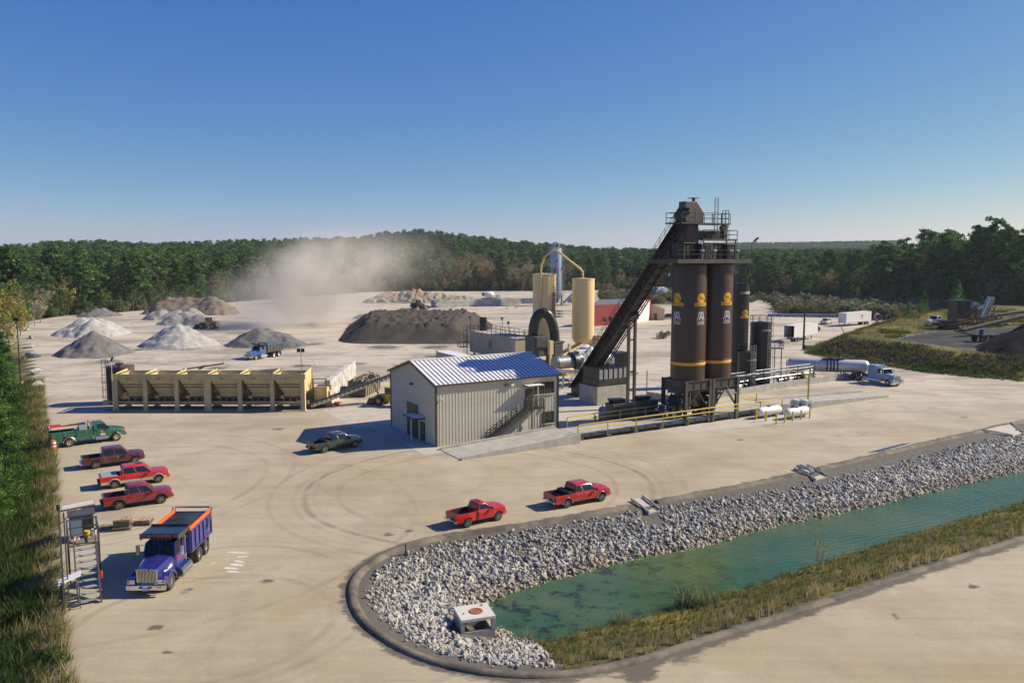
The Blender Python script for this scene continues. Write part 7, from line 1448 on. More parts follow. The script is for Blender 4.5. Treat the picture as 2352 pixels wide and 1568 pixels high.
# ---- wheel loaders
def loader(label, loc, rz, pt='loader_tan', sc=1.0, dark=False):
    o = thing('wheel_loader', label, 'wheel loader', loc, rz); o.scale = (sc,)*3; r = .82
    mb = MB(); mb.box((-2.2, 0, 1.75), (2.0, 1.5, 1.1)); mb.prism([(-3.3, 1.2), (-1.2, 1.2), (-1.2, 2.35), (-2.9, 2.2), (-3.3, 1.9)], -.75, .75); mb.box((-3.35, 0, 1.1), (.3, 2.0, .6)); mb.build('engine_hood', M[pt], o, bevel=.06)
    mb = MB(); mb.box((-.45, 0, 1.35), (1.5, 1.1, .7)); mb.box((.9, 0, 1.0), (1.8, .9, .8)); mb.build('frame', M[pt], o, bevel=.04)
    mb = MB(); mb.box((-.4, 0, 3.32), (1.55, 1.5, .12))
    for x in (-1.1, .3):
        for y in (-.68, .68): mb.bar((x, y, 1.7), (x*.95, y, 3.3), .1)
    mb.box((-.4, 0, 1.9), (1.5, 1.45, .45)); c_ = mb.build('cab', M[pt], o, bevel=.03)
    mb = MB(); mb.box((-.4, 0, 2.7), (1.36, 1.34, 1.15)); mb.build('glass', M['glass_dark'], c_)
    for s in (-1, 1):
        mb = MB(); mb.bar((.6, s*.5, 1.9), (2.1, s*.5, 1.75), .22, .35); mb.bar((2.0, s*.5, 1.8), (3.1, s*.5, .75), .2, .32); mb.build('lift_arm', M[pt], o); mb = MB(); mb.cyl((1.0, s*.42, 1.1), (2.2, s*.45, 1.5), .1, n=8); mb.build('ram', M['steel'], o)
    mb = MB(); mb.prism([(2.9, .2), (4.0, .12), (4.05, .2), (3.3, .35), (3.05, .8), (3.2, 1.35), (3.1, 1.45), (2.85, 1.2)], -1.45, 1.45)
    for s in (-1, 1): mb.prism([(2.9, .2), (4.0, .15), (3.2, 1.4)], s*1.45-.03, s*1.45+.03)
    mb.build('bucket', M['dark_grey'], o)
    for x in (-2.0, 1.4):
        for s in (-1, 1): wheel(o, x, s*.98, r, .62, s, 0, pt); mb = MB(); mb.box((x, s*1.0, 1.78), (1.3, .6, .08)); mb.build('mudguard', M['dark_grey'], o)
    mb = MB(); mb.cyl((-2.4, .4, 2.3), (-2.4, .4, 3.1), .08, n=8); mb.build('exhaust_pipe', M['black_steel'], o); return o
loader('tan wheel loader working beside the pale cone stockpile on the left', at(474, 756)+Vector((0, 1.2, 0)), R(168), 'loader_tan', 1.0)
loader('dusty dark green wheel loader parked at the end of the concrete block wall', at(962, 709), R(-25), mat('loader_dark', (.10, .11, .07), .7) and 'loader_dark' if False else 'dark_grey', 1.05)
lx = P(-26.8, 31.5); loader('yellow wheel loader peeking out from behind the metal building', lx, R(150), 'yellow_paint', .8)
# ================================================================== COLD FEED BINS
bo_ = at(265, 943); bins = thing('cold_feed_bins', 'row of six tan aggregate feed bins on posts with belts underneath', 'feed bins', bo_, 0)
px_ = [(x-265)*107.45/1829 for x in (268, 337, 410, 482, 557, 632, 703)]; HB = 5.05; DB = 3.6
for i, x in enumerate(px_):
    wd = .95 if i == 3 else .55
    for y in (0, DB):
        mb = MB(); mb.box((x, y, HB/2), (wd, .32, HB)); mb.box((x, y, .06), (wd+.35, .8, .12)); mb.build('post', M['bin_tan'], bins)
    mb = MB(); mb.box((x, DB/2, 3.4), (.12, DB-.3, 2.6)); mb.build('side_frame', M['bin_tan'], bins)
mb = MB(); mb.box(((px_[0]+px_[-1])/2, -.17, HB-.32), (px_[-1]-px_[0]+.9, .06, .68)); mb.build('front_fascia', M['bin_tan'], bins)
mb = MB(); mb.box(((px_[0]+px_[-1])/2, DB+.17, (HB+.5)/2), (px_[-1]-px_[0]+.9, .06, HB-.5)); mb.build('rear_fascia', M['bin_tan'], bins)
for i in range(6):
    x0, x1 = px_[i]+.3, px_[i+1]-.3
    T = [Vector(p) for p in ((x0, .05, 4.4), (x1, .05, 4.4), (x1, DB-.1, 4.4), (x0, DB-.1, 4.4))]; B = [Vector(p) for p in ((x0+1.15, 1.0, 2.05), (x1-.35, 1.0, 2.05), (x1-.35, DB-1.0, 2.05), (x0+1.15, DB-1.0, 2.05))]
    mb = MB(); mb.rings([[p+Vector((0, 0, .55)) for p in T], T, B], cap=False); hp_ = mb.build('hopper', M['bin_tan'], bins)
    for k, v in enumerate((.35, .52, .85)):
        q = [a.lerp(b, v) for a, b in zip(T, B)]; mb = MB(); mb.bar(q[0]-Vector((0, .04, 0)), q[1]-Vector((0, .04, 0)), .1, .09); mb.build('stiffener', M['dark_grey' if k < 2 else 'bin_tan'], hp_)
    mb = MB(); mb.box(((x0+1.15+x1-.35)/2, 1.75, 1.9), (x1-x0-1.3, 1.7, .35)); mb.box((x0+.8, 1.2, 1.75), (.5, .5, .4)); fd = mb.build('feeder', M['bin_tan'], bins)
    for k in range(8): mb = MB(); mb.box((x0+1.2+k*(x1-x0-1.6)/7, .86, 1.78), (.16, .05, .16)); mb.build('roller', M['under'], fd)
    mb = MB()
    for k in range(3): mb.bar((x0+1.0+k*.9, .95, 1.25), (x0+1.0+k*.9, .95, 1.6), .09)
    mb.build('hanger', M['bin_tan'], bins)
    mb = MB(); mb.box(((x0+x1)/2-.15, -.21, HB-.58), (.36, .02, .1)); mb.build('number_plate', M['dark_plastic'], bins)
    mb = MB(); mb.plate((x0-.25, .15, HB), (x0-.25, DB-.15, HB), (x0-.25, DB-.15, HB+.35), (x0-.25, .15, HB+.12), .06); mb.build('divider', M['cream'], bins)
mb = MB(); mb.bar((px_[0]-1.6, .95, 1.0), (px_[-1]+.6, .95, 1.0), .1, .32); mb.bar((px_[0]-1.6, 2.2, 1.0), (px_[-1]+.6, 2.2, 1.0), .1, .32); mb.build('belt_frame', M['bin_tan'], bins)
mb = MB(); mb.bar((px_[0]-1.4, 1.6, 1.2), (px_[-1]+.5, 1.6, 1.2), 1.1, .06); mb.bar((px_[0]-1.4, 1.6, .75), (px_[-1]+.5, 1.6, .75), 1.1, .05); mb.build('belt', M['rubber'], bins)
mb = MB(); mb.bar((px_[0], .9, .72), (px_[-1], .9, .72), .1, .06); mb.build('pipe', M['steel'], bins)
mb = MB(); xe = px_[-1]+.33; mb.add([(xe, -.2, 0), (xe, .3, 0), (xe, .3, 2.6), (xe, 2.2, 3.0), (xe, DB, 4.0), (xe, DB, HB+.45), (xe, -.2, HB+.15)], [(0, 1, 2, 6), (2, 3, 4, 5, 6)]); mb.build('end_plate', M['cream'], bins)
mb = MB(); mb.bar((px_[0]-2.2, 1.0, 1.0), (px_[0]-1.4, 1.0, 1.0), .5, .6); mb.build('tail_pulley', M['bin_tan'], bins)
mb = MB(); mb.bar((8, 3.6, 5.2), (14.0, 3.2, 6.1), .25, .2); mb.bar((10.5, 3.3, 5.3), (11.3, 3.2, 5.9), .9, .15); mb.build('grizzly_bar', mat('rusty_bar', (.30, .16, .06), .8), bins)
for s, (xx, yy) in enumerate(((691, 812), (259, 826))):
    b = at(xx, 0, 0) if False else hz(xx, 920, 108.2); h_ = fz_top = None
    o = thing('light_pole', ['twin floodlight on a thin pole rising over the feed bins', 'short pole with a single lamp at the left end of the feed bins'][s], 'light pole', (hz(xx, 900, 108.0 if s == 0 else 107.0).x, 108.6 if s == 0 else 107.0, 0)); h_ = 8.0 if s == 0 else 6.9
    mb = MB(); mb.cyl((0, 0, 0), (0, 0, h_), .07, .05, 8); mb.build('pole', M['steel' if s == 0 else 'tank_steel'], o); mb = MB()
    if s == 0: mb.box((-.28, -.1, h_+.2), (.45, .2, .5)); mb.box((.28, -.1, h_+.2), (.45, .2, .5))
    else: mb.bar((0, 0, h_), (.25, 0, h_+.6), .2)
    mb.build('lamp', M['dark_plastic'], o)
q = hz(280.5, 925, 113.5); tb = vtank(q.x, 113.5, 1.86, 5.35, 'squat brown round tank behind the left end of the feed bins', 'tank_brown', rail=False, ladder=-55, name='brown_tank', lm='rail_brown'); mb = MB(); mb.tube([(0, -.6, 5.5), (.9, -.9, 5.9), (1.2, -1.5, 5.8), (1.25, -1.9, 5.5), (1.25, -1.92, .5)], .06, 6); mb.lathe([(.5, 5.4), (.5, 5.75), (.1, 5.8)], (-.3, .3, 0), n=12); mb.build('vent_pipe', M['tank_brown'], tb, True)
belt_conveyor('inclined_conveyor', 'long inclined belt conveyor running from the feed bins behind the metal building', hz(712, 929, 108.9), hz(940, 846, 114.5), 1.0, 'bag_tan', ((.62, 1.6),), rollers=22)
o = thing('screen_box', 'cream screen box with railed top beside the end of the feed bins', 'screen', hz(735, 933, 109.5).xy.to_3d()); mb = MB(); mb.box((0, 1.2, 1.7), (1.9, 2.0, 2.4)); mb.build('box', M['cream'], o); mb = MB()
for x in (-.9, .9): mb.bar((x, .1, 0), (x, .1, 4.1), .12)
mb.bar((-.9, .1, 4.1), (.9, .1, 4.1), .12); mb.bar((-.9, .1, 3.5), (.9, .1, 3.5), .08); mb.bar((-.9, .1, 2.9), (.9, .1, 2.9), .08); mb.build('frame', M['dark_grey'], o)
mb = MB(); mb.tube([(-.6, .1, .4), (-.6, .1, 2.2), (0, .1, 2.5), (.5, .1, 2.3)], .07, 6); mb.build('pipe', M['cream'], o)
# stepped block wall with blocks as parts
def block_wall(name, label, p, d, n, rows, bl=1.5, bh=.75, bt=.75, step=0, seed=1):
    d = Vector((d[0], d[1], 0)).normalized(); o = thing(name, label, 'block wall', p, math.atan2(d.y, d.x)); r = random.Random(seed); mb = MB(); mb.box((0, 0, 0), (bl-.03, bt-.02, bh-.03)); me = mb.mesh('block', M['concrete_block'])
    for k in range(rows):
        nn = n-(step*k if step else 0)
        for i in range(nn):
            b = obj('block', me, o, ((i+.5+(.5 if k % 2 else 0))*bl, bt/2+r.uniform(-.03, .03), bh*(k+.5))); b.rotation_euler[2] = r.uniform(-.01, .01)
    return o
a = hz(758, 934, 110); b = at(812, 884); block_wall('block_wall', 'stepped wall of pale concrete blocks behind the inclined conveyor', (a.x, 110.5, 0), (b.x-a.x, b.y-a.y), 14, 5, 1.5, .75, .8, 0, 3)
o = thing('scrap_dumpster', 'dark green open dumpster full of scrap wood behind the conveyor', 'dumpster', at(838, 903), R(80)); mb = MB(); L_, W_, H_ = 7.0, 2.6, 2.2
for s in (-1, 1): mb.box((0, s*W_/2, H_/2+.2), (L_, .1, H_))
mb.box((-L_/2, 0, H_/2+.2), (.1, W_, H_)); mb.box((L_/2, 0, H_/2+.2), (.1, W_, H_)); mb.box((0, 0, .3), (L_, W_, .1)); mb.build('bin', mat('bin_green', (.035, .05, .045), .6, dirt=(.2, .15, .1), dirt_amt=.4), o)
for s in (-1, 1):
    for k in range(8): mb = MB(); mb.box((-L_/2+.4+k*.88, s*(W_/2+.09), H_/2+.2), (.12, .1, H_)); mb.build('rib', M['bin_tan'] if s < 0 else M['dark_grey'], o)
r_ = random.Random(4); mb = MB()
for k in range(60): mb.box((r_.uniform(-3, 3), r_.uniform(-1.1, 1.1), H_+r_.uniform(-.2, .7)*(1.2-abs(r_.uniform(-1, 1)))), (r_.uniform(.4, 2.2), r_.uniform(.1, .3), r_.uniform(.04, .15)), rz=r_.uniform(0, 3), rx=r_.uniform(-.5, .5), ry=r_.uniform(-.6, .6))
s_ = mb.build('scrap', M['wood_old'], o); s_['kind'] = 'stuff'
o = thing('hose_coil', 'red hose lying coiled on the ground beside the screen box', 'hose', at(763, 929)); mb = MB()
for k in range(4): mb.tube([(math.cos(t)*(.75+.12*k)*1.2, math.sin(t)*(.5+.1*k), .08+.07*k+.03*math.sin(3*t)) for t in [i*.35 for i in range(18)]], .05, 5)
mb.build('hose', M['paint_red'], o)
o = thing('container', 'low white roofed container with a cream fan box behind the metal building', 'container', hz(1008, 838, 150).xy.to_3d(), TH-R(90)); mb = MB(); mb.box((2, 2.2, 1.4), (9.5, 2.6, 2.6)); mb.build('box', M['bag_tan'], o); mb = MB(); mb.box((2, 2.2, 2.75), (9.7, 2.8, .1)); mb.build('roof', M['white_paint'], o); mb = MB(); mb.box((-3.2, 1.6, 2.2), (.9, 1.0, 1.5)); mb.build('fan_box', M['cream'], o)

# ================================================================== STOCKPILES
def pile(name, label, cat, x0, x1, yb, peaks, m, rep=.68, seed=0, lump=.5, groove=.45, flat=None, res=64, zbase=None, ridge=False):
    """heap given by its foot (sighted left and right at row yb) and peaks (sighted)"""
    a, b = at(x0, yb, zbase or 0), at(x1, yb, zbase or 0); Z = (a.y+b.y)/2; cx = (a.x+b.x)/2; pk = []
    for xx, yy, dy in peaks:
        p = hz(xx, yy, Z+dy); pk.append((p.x, p.y, p.z-(zbase or 0)))
    pk0 = pk; pk = list(pk0)
    if ridge:
        for (xa, ya, ha), (xb, yb_, hb_) in zip(pk0, pk0[1:]): pk += [(xa+(xb-xa)*t, ya+(yb_-ya)*t, (ha+(hb_-ha)*t)*(1.06+.08*math.sin(xa*3+t*9))) for t in (.14, .28, .42, .57, .71, .86)]
    R_ = max(h/rep+math.hypot(x-cx, 0) for x, y, h in pk)+3; ys = [p[1] for p in pk]; y0, y1 = min(ys)-max(h for *_, h in pk)/rep-2, max(ys)+max(h for *_, h in pk)/rep+2
    n = res; X = np.linspace(cx-R_, cx+R_, n); Y = np.linspace(y0, y1, n); H = np.full((n, n), -9.0); gx_, gy_ = np.meshgrid(X, Y)
    for x, y, h in pk:
        d = np.hypot(gx_-x, gy_-y); an = np.arctan2(gy_-y, gx_-x); g_ = np.array([[mnoise.noise(Vector((math.cos(t)*3.5, math.sin(t)*3.5, seed+d_*.08))) for t, d_ in zip(r1, r2)] for r1, r2 in zip(an, d)])
        hh = h-rep*np.sqrt(d*d+(5 if ridge else .5))*(1+.16*g_)+groove*g_*np.minimum(d/4, 1); H = np.maximum(H, hh)
    if flat is not None: H = np.minimum(H, flat)
    nz = np.array([[mnoise.fractal(Vector((x*.45, y*.45, seed)), .8, 2.0, 4) for x in X] for y in Y]); H = H+lump*nz*np.clip(H+.6, 0, 1)
    H = np.where(H < -.6, -.6, H); keep = H > -.55; c = (cx, Z, zbase or 0); vs = [(gx_[j, i]-cx, gy_[j, i]-Z, H[j, i]) for j in range(n) for i in range(n)]
    fs = [(j*n+i, j*n+i+1, (j+1)*n+i+1, (j+1)*n+i) for j in range(n-1) for i in range(n-1) if keep[j:j+2, i:i+2].any()]
    mb = MB(); mb.v = vs; mb.f = fs; mb.m = [0]*len(fs); o = mb.build(name, m, None, True, 0, c, ang=60); return tag(o, label, cat)
def heapmat(name, c0, c1, s=.5, bump=.5, extra=None):
    n = NB(name); f = n.rng(n.noise(s, 7, .7), .35, .65); c = n.mix(f, c0, c1); c = n.mix(n.math('MULTIPLY', n.rng(n.noise(7, 4, .7), .35, .7), .35), c, tuple(q*.6 for q in c0))
    if extra: c = n.mix(n.rng(n.noise(.12, 4, .6), .53, .60), c, extra)
    n.col(c, .95); n.b.inputs['Specular IOR Level'].default_value = .15; n.bump(n.math('ADD', n.noise(2.5, 6, .7), n.math('MULTIPLY', n.noise(10, 3), .4)), bump, .25); return n.m
H_PALE = heapmat('heap_pale', (.36, .34, .31), (.48, .46, .42)); H_GREY = heapmat('heap_grey', (.15, .145, .135), (.21, .20, .185)); H_MID = heapmat('heap_mid', (.25, .24, .22), (.34, .33, .30)); H_BROWN = heapmat('heap_brown', (.17, .125, .085), (.25, .19, .135)); H_RAP = heapmat('heap_black', (.074, .064, .052), (.125, .108, .09), .3, .9); H_COAL = heapmat('heap_coal', (.007, .007, .007), (.016, .016, .015)); H_DIRT = heapmat('heap_dirt', (.30, .25, .17), (.50, .44, .34), .35, 1.0, (.42, .20, .09))
SP = 'stockpile'
pile('stockpile', 'wide pale grey gravel stockpile at the far left', SP, 118, 287, 768, [(190, 727, 1), (205, 725, 3), (228, 727, 2), (215, 730, -2)], H_PALE, .60, 1)
pile('stockpile', 'dark grey pointed stockpile nearest on the left', SP, 137, 303, 812, [(214, 757, 0), (196, 768, 1.5)], H_GREY, .66, 2, groove=.5); pile('stockpile', 'cone of light grey gravel in the middle of the left stockpiles', SP, 330, 506, 793, [(410, 740, 0), (398, 741, 1), (425, 744, .5)], H_PALE, .66, 3, groove=.6)
pile('stockpile', 'light gravel heap behind the tan wheel loader', SP, 358, 505, 745, [(403, 718, 2), (430, 716, 4), (455, 718, 2)], H_MID, .6, 4); pile('stockpile', 'tall long brown dirt heap by the forest on the left', SP, 362, 537, 722, [(375, 682, 6), (395, 677, 8), (420, 677, 8), (445, 678, 8), (470, 680, 8), (488, 677, 6), (500, 688, 2)], H_BROWN, .8, 5, lump=1.0, ridge=True)
pile('stockpile', 'low grey lumpy heaps in front of the brown dirt heap', SP, 320, 462, 735, [(352, 713, 3), (370, 707, 3), (395, 710, 3), (408, 707, 4), (440, 703, 5), (425, 711, 0)], H_MID, .75, 6, lump=.5); pile('stockpile', 'dark rounded heap against the forest at the far left', SP, 188, 300, 727, [(222, 707, 3), (235, 707, 4)], H_GREY, .42, 7)
pile('stockpile', 'grey stockpile right of the far blue dump truck', SP, 553, 716, 793, [(594, 746, 2), (612, 749, 3), (630, 752, 3), (655, 762, 1), (675, 772, 0)], H_GREY, .62, 8, groove=.4, ridge=True)
def plateau(label):
    a, b = at(757, 789), at(1084, 789); x0, x1 = a.x+2, b.x-3; y0, y1 = a.y+3, 246; X = np.linspace(a.x-8, b.x+16, 110); Y = np.linspace(a.y-9, 262, 80); gx_, gy_ = np.meshgrid(X, Y)
    sk = (gy_-y0)*.18; ex = np.maximum(np.maximum(x0+8-gx_+sk*-.8, gx_-(x1-3)-sk*.1), 0); ey = np.maximum(np.maximum(y0+5-gy_, gy_-y1), 0); d = np.hypot(ex, ey); h = 5.0-d*.56
    nz = np.array([[mnoise.fractal(Vector((x*.13, y*.13, 2)), .9, 2, 3) for x in X] for y in Y]); h = h+nz*1.1*np.clip(h/3, 0, 1); h = np.minimum(h, 4.4+.35*nz)
    lm = np.array([[mnoise.noise(Vector((x*.55, y*.42, 7)))+.5*mnoise.noise(Vector((x*1.1, y*.9, 3))) for x in X] for y in Y]); h = h+np.clip(h-3.0, 0, 1)*1.5*(np.abs(lm)-.2); H = np.maximum(h, -.6); n, k = H.shape; mb = MB(); mb.v = [(gx_[j, i], gy_[j, i], H[j, i]) for j in range(n) for i in range(k)]; mb.f = [(j*k+i, j*k+i+1, (j+1)*k+i+1, (j+1)*k+i) for j in range(n-1) for i in range(k-1) if (H[j:j+2, i:i+2] > -.55).any()]; mb.m = [0]*len(mb.f)
    tag(mb.build('stockpile', H_RAP, None, True, ang=60), label, SP)
plateau('broad flat topped black asphalt millings stockpile left of the baghouse')
pile('stockpile', 'low dark heap behind the broad black stockpile', SP, 822, 930, 731, [(845, 717, 2), (862, 719, 2), (885, 722, 2)], H_GREY, .35, 9)
pile('dirt_heap', 'long pale rocky dirt heap with orange clay in front of the forest', 'dirt heap', 830, 1105, 696, [(850, 680, 5), (868, 674, 6), (884, 668, 7), (900, 667, 8), (920, 667, 8), (940, 663, 8), (955, 661, 8), (975, 664, 8), (1000, 668, 8), (1030, 671, 8), (1060, 674, 8), (1090, 678, 8)], H_DIRT, .75, 10, lump=1.0, groove=.3, res=96, ridge=True)
pile('stockpile', 'small grey heap showing over the concrete block wall, left of two', SP, 1018, 1052, 692, [(1034, 680.5, 2)], H_GREY, .5, 11, res=30); pile('stockpile', 'small grey heap showing over the concrete block wall, right of two', SP, 1056, 1092, 690, [(1074, 681, 2)], H_GREY, .5, 12, res=30); pile('stockpile', 'long grey gravel heap behind the right part of the block wall', SP, 1130, 1225, 690, [(1145, 681, 2), (1170, 680.5, 2), (1195, 681, 2), (1212, 682, 2)], H_MID, .5, 13, res=40)
cz = 3.7; pile('stockpile', 'big coal black stockpile at the right edge on the raised bank', SP, 2252, 2500, 809, [(2340, 760, 2), (2385, 735, 4), (2440, 712, 7), (2520, 705, 9)], H_COAL, .62, 14, zbase=cz, ridge=True)
pile('bin_load', 'dark gravel heaped in the right end feed bin', 'gravel heap', 655, 703, 862, [(672, 852, 2), (690, 855, 2)], H_GREY, .6, 15, res=30, zbase=4.2, lump=.1)
# dark puddles
for pts in ([(1988, 1040), (2030, 1029), (2075, 1018), (2092, 1017), (2060, 1026), (2020, 1037)], [(560, 858), (600, 849), (640, 846), (650, 852), (610, 858)]):
    sheet('puddle', [at(*q) for q in pts], .012, M.get('puddle') or M.setdefault('puddle', mat('puddle', (.03, .032, .035), .06, var=.1)))
# boulders along the left edge
r_ = np.random.RandomState(8)
BL = [(58, 759, 1.6, 'white boulder farthest along the left edge of the yard'), (68, 777, 1.3, 'flat pale boulder second from the far end at the left edge'), (71, 797, 1.5, 'pale boulder beside the light pole on the left'), (79, 819, 1.9, 'largest white boulder beside the grassy strip on the left'), (82, 856, 1.5, 'low white boulder nearest the light pole foot'), (89, 886, 1.4, 'dark split boulder nearest the camera on the left edge')]
for i, (x, y, s, lb) in enumerate(BL):
    me = ST[i % len(ST)]; m2 = bpy.data.meshes.new('boulder'); m2.from_pydata((me[0]*np.array([s, s*.8, s*.75])).tolist(), [], me[1].tolist()); m2.materials.append(st.m); p = at(x, y); tag(obj('boulder', m2, None, (p.x, p.y, zat(p.x, p.y)+s*.3), r_.uniform(0, 6)), lb, 'boulder')
o = thing('light_pole', 'tall dark light pole with white base on the grassy strip at the left', 'light pole', at(48, 880)); o.location.z = zat(*o.location.xy); mb = MB(); mb.cyl((0, 0, 0), (0, 0, 11), .11, .08, 10); mb.build('pole', M['dark_plastic'], o); mb = MB(); mb.box((-.25, 0, 11.1), (.4, .5, .5)); mb.box((.25, 0, 11.1), (.4, .5, .5)); mb.build('lamp', M['dark_plastic'], o); mb = MB(); mb.cyl((0, 0, -.5), (0, 0, .7), .35, n=12); mb.build('base', M['concrete_pale'], o)
for x, y, lb in ((114, 995, 'orange traffic barrel behind the green service truck, farther one'), (123, 1032, 'orange traffic barrel with leaning top below the service truck')):
    p = at(x, y); o = thing('traffic_barrel', lb, 'traffic barrel', (p.x, p.y, max(zat(p.x, p.y), -.1)), 0); mb = MB(); mb.lathe([(.33, 0), (.31, .35), (.29, .36), (.27, .72), (.25, .73), (.23, 1.05), (.1, 1.1)], n=16); mb.build('body', M['orange'], o, True); mb = MB(); mb.lathe([(.325, .38), (.30, .52)], n=16, cap=False); mb.lathe([(.295, .76), (.275, .9)], n=16, cap=False); mb.build('reflective_band', M['white_decal'], o); mb = MB(); mb.lathe([(.45, 0), (.45, .06), (.3, .1)], n=16); mb.build('base', M['rubber'], o)

# ================================================================== SAMPLING PLATFORM (bottom left)
pb = at(207, 1388); rzp = R(30.5); pl = thing('sampling_platform', 'weathered steel sampling platform with stairs and railings at the bottom left', 'platform', pb, rzp)
Zd = 2.5; mb = MB()
for k in range(11): mb = MB(); mb.box((-.05, 4.0+k*.20, Zd), (1.75, .18, .08)); mb.build('plank', M['wood_old'], pl)
for x in (-.92, .82):
    for y in (3.95, 6.1): mb = MB(); mb.bar((x, y, 0), (x, y, Zd+1.15), .11); mb.build('post', M['dark_grey'], pl)
mb = MB()
for a, b in (((-.92, 3.95), (-.92, 6.1)), ((.82, 3.95), (.82, 6.1)), ((-.92, 6.1), (.82, 6.1))):
    for h in (.55, 1.1): mb.bar((*a, Zd+h), (*b, Zd+h), .07)
    mb.bar((*a, Zd-.1), (*b, Zd-.1), .1, .2)
mb.bar((.82, 3.95, .4), (.82, 6.1, Zd-.2), .08); mb.bar((-.92, 3.95, .4), (-.92, 6.1, Zd-.2), .08); mb.build('railing', M['dark_grey'], pl)
for x in (-.62, .62): mb = MB(); mb.bar((x, 0, .1), (x, 4.0, Zd), .09, .26); mb.bar((x, 0, .95), (x, 4.0, Zd+.95), .06); [mb.bar((x, y, Zd*y/4.0), (x, y, Zd*y/4.0+.95), .06) for y in (.1, 2.0, 3.9)]; mb.build('stringer', M['dark_grey'], pl)
for k in range(9): u = (k+.6)/9.5; mb = MB(); mb.box((0, 4.0*u, Zd*u+.06), (1.18, .30, .05)); mb.build('tread', M['grey_paint'], pl)
fr2 = thing('mast_frame', 'tall thin steel mast with a white lamp bar beside the sampling platform', 'mast', at(149, 1408), rzp); mb = MB(); mb.bar((0, 0, 0), (0, 0, 6.5), .10); mb.bar((.25, .3, 0), (.25, .3, 6.0), .08); mb.build('mast', M['dark_grey'], fr2); mb = MB(); mb.bar((0, 0, 6.2), (1.9, .2, 6.25), .08); mb.bar((0, 0, 5.4), (.9, .1, 6.2), .05); mb.build('boom', M['dark_grey'], fr2); mb = MB(); mb.bar((.2, .1, 6.35), (1.8, .2, 6.45), .16); mb.build('lamp_bar', M['white_paint'], fr2)
mb = MB(); mb.cyl((0, 0, 6.3), (0, 0, 6.6), .1, n=8); mb.build('camera_housing', M['dark_plastic'], fr2)
sh = thing('lean_to', 'small lean-to with a pale slanted roof board in front of the platform stairs', 'lean-to', at(166, 1400), rzp); sh.scale = (.72, .72, .9); mb = MB(); mb.plate((-.9, -.5, 1.95), (.75, -.1, 2.25), (.8, .8, 2.35), (-.85, .45, 2.05), .06); mb.build('roof_board', M['white_paint'], sh); mb = MB()
for x, y in ((-.7, -.3), (.6, 0), (-.65, .4), (.6, .6)): mb.bar((x, y, 0), (x, y, 2.1), .08)
mb.bar((-.7, -.3, .9), (.6, 0, .9), .06); mb.bar((-.7, -.3, .3), (.6, 0, .3), .06); mb.build('post', M['dark_grey'], sh); mb = MB(); mb.box((-.65, .05, 1.3), (.06, .75, 1.3)); mb.build('side_panel', M['dark_grey'], sh)
bx = thing('sampling_booth', 'small blue grey booth with open doorway behind the sampling platform', 'booth', at(190, 1243), R(30.5)); bx.scale = (.8, .7, .86); mb = MB(); mb.box((0, 1.0, 1.15), (2.0, 1.9, 2.3)); mb.build('wall', mat('booth_grey', (.10, .13, .17), .6, var=.15), bx); mb = MB(); mb.box((0, .95, 2.36), (2.25, 2.2, .1)); mb.build('roof', M['dark_grey'], bx); mb = MB(); mb.box((.55, .03, 1.25), (.8, .06, 1.7)); mb.build('doorway', M['under'], bx); mb = MB(); mb.box((-.45, .03, 1.3), (.9, .05, 1.2)); mb.build('panel', mat('booth_blue', (.13, .18, .25), .4), bx)
for s, (dx, m, lb) in enumerate(((.25, 'yellow_paint', 'yellow bucket standing on the sampling platform'), (.68, 'white_paint', 'white bucket with dark rim standing on the sampling platform'))):
    o = thing('bucket', lb, 'bucket', pb+Matrix.Rotation(rzp, 3, 'Z') @ Vector((dx*.9, 5.3+.2*s, Zd+.05))); mb = MB(); mb.lathe([(.14, 0), (.18, .42)], n=16); mb.build('pail', M[m], o, True); mb = MB(); mb.lathe([(.185, .40), (.19, .44), (.15, .44), (.14, .40)], n=16); mb.build('rim', M['dark_plastic' if s else 'yellow_paint'], o)
for s, (dx, dy) in enumerate(((-.6, 4.6), (-.45, 4.95))):
    o = thing('sample_sack', ['pale sample sack at the left edge of the platform', 'second pale sack behind the first on the platform'][s], 'sack', pb+Matrix.Rotation(rzp, 3, 'Z') @ Vector((dx, dy, Zd+.05))); mb = MB(); mb.lathe([(.05, 0), (.2, .04), (.22, .12), (.14, .2), (.03, .23)], n=12); mb.build('sack', M['tan_paint'], o, True)
o = thing('fire_extinguisher', 'red extinguisher fixed at the foot of the platform stairs', 'extinguisher', pb+Matrix.Rotation(rzp, 3, 'Z') @ Vector((.75, 1.7, .9))); mb = MB(); mb.lathe([(.09, 0), (.1, .05), (.1, .42), (.04, .52)], n=12); mb.build('bottle', M['paint_red'], o, True); mb = MB(); mb.box((0, 0, .55), (.12, .05, .06)); mb.build('valve', M['dark_plastic'], o)
def pallet_stack(label, p, n, rz, m='wood', solid=False):
    r = random.Random(n)
    for k in range(n):
        o = thing('pallet', label[k] if isinstance(label, list) else label, 'pallet', Vector((p.x+r.uniform(-.08, .08), p.y+r.uniform(-.08, .08), k*.15)), rz+r.uniform(-.12, .12)); mt_ = m if k == n-1 else 'wood_old'
        for j in range(9 if not solid else 3): mb = MB(); mb.box((-.56+j*.14 if not solid else -.4+j*.4, 0, .132), (.095 if not solid else .39, 1.0, .022)); mb.build('slat', M[mt_], o)
        for y in (-.45, 0, .45): mb = MB(); mb.box((0, y, .07), (1.2, .05, .095)); mb.build('stringer', M[mt_], o)
        for j in range(3): mb = MB(); mb.box((-.5+j*.5, 0, .012), (.1, 1.0, .02)); mb.build('slat', M['wood_old'], o)
ordn = ['bottom', 'second', 'third', 'fourth', 'fifth', 'top']
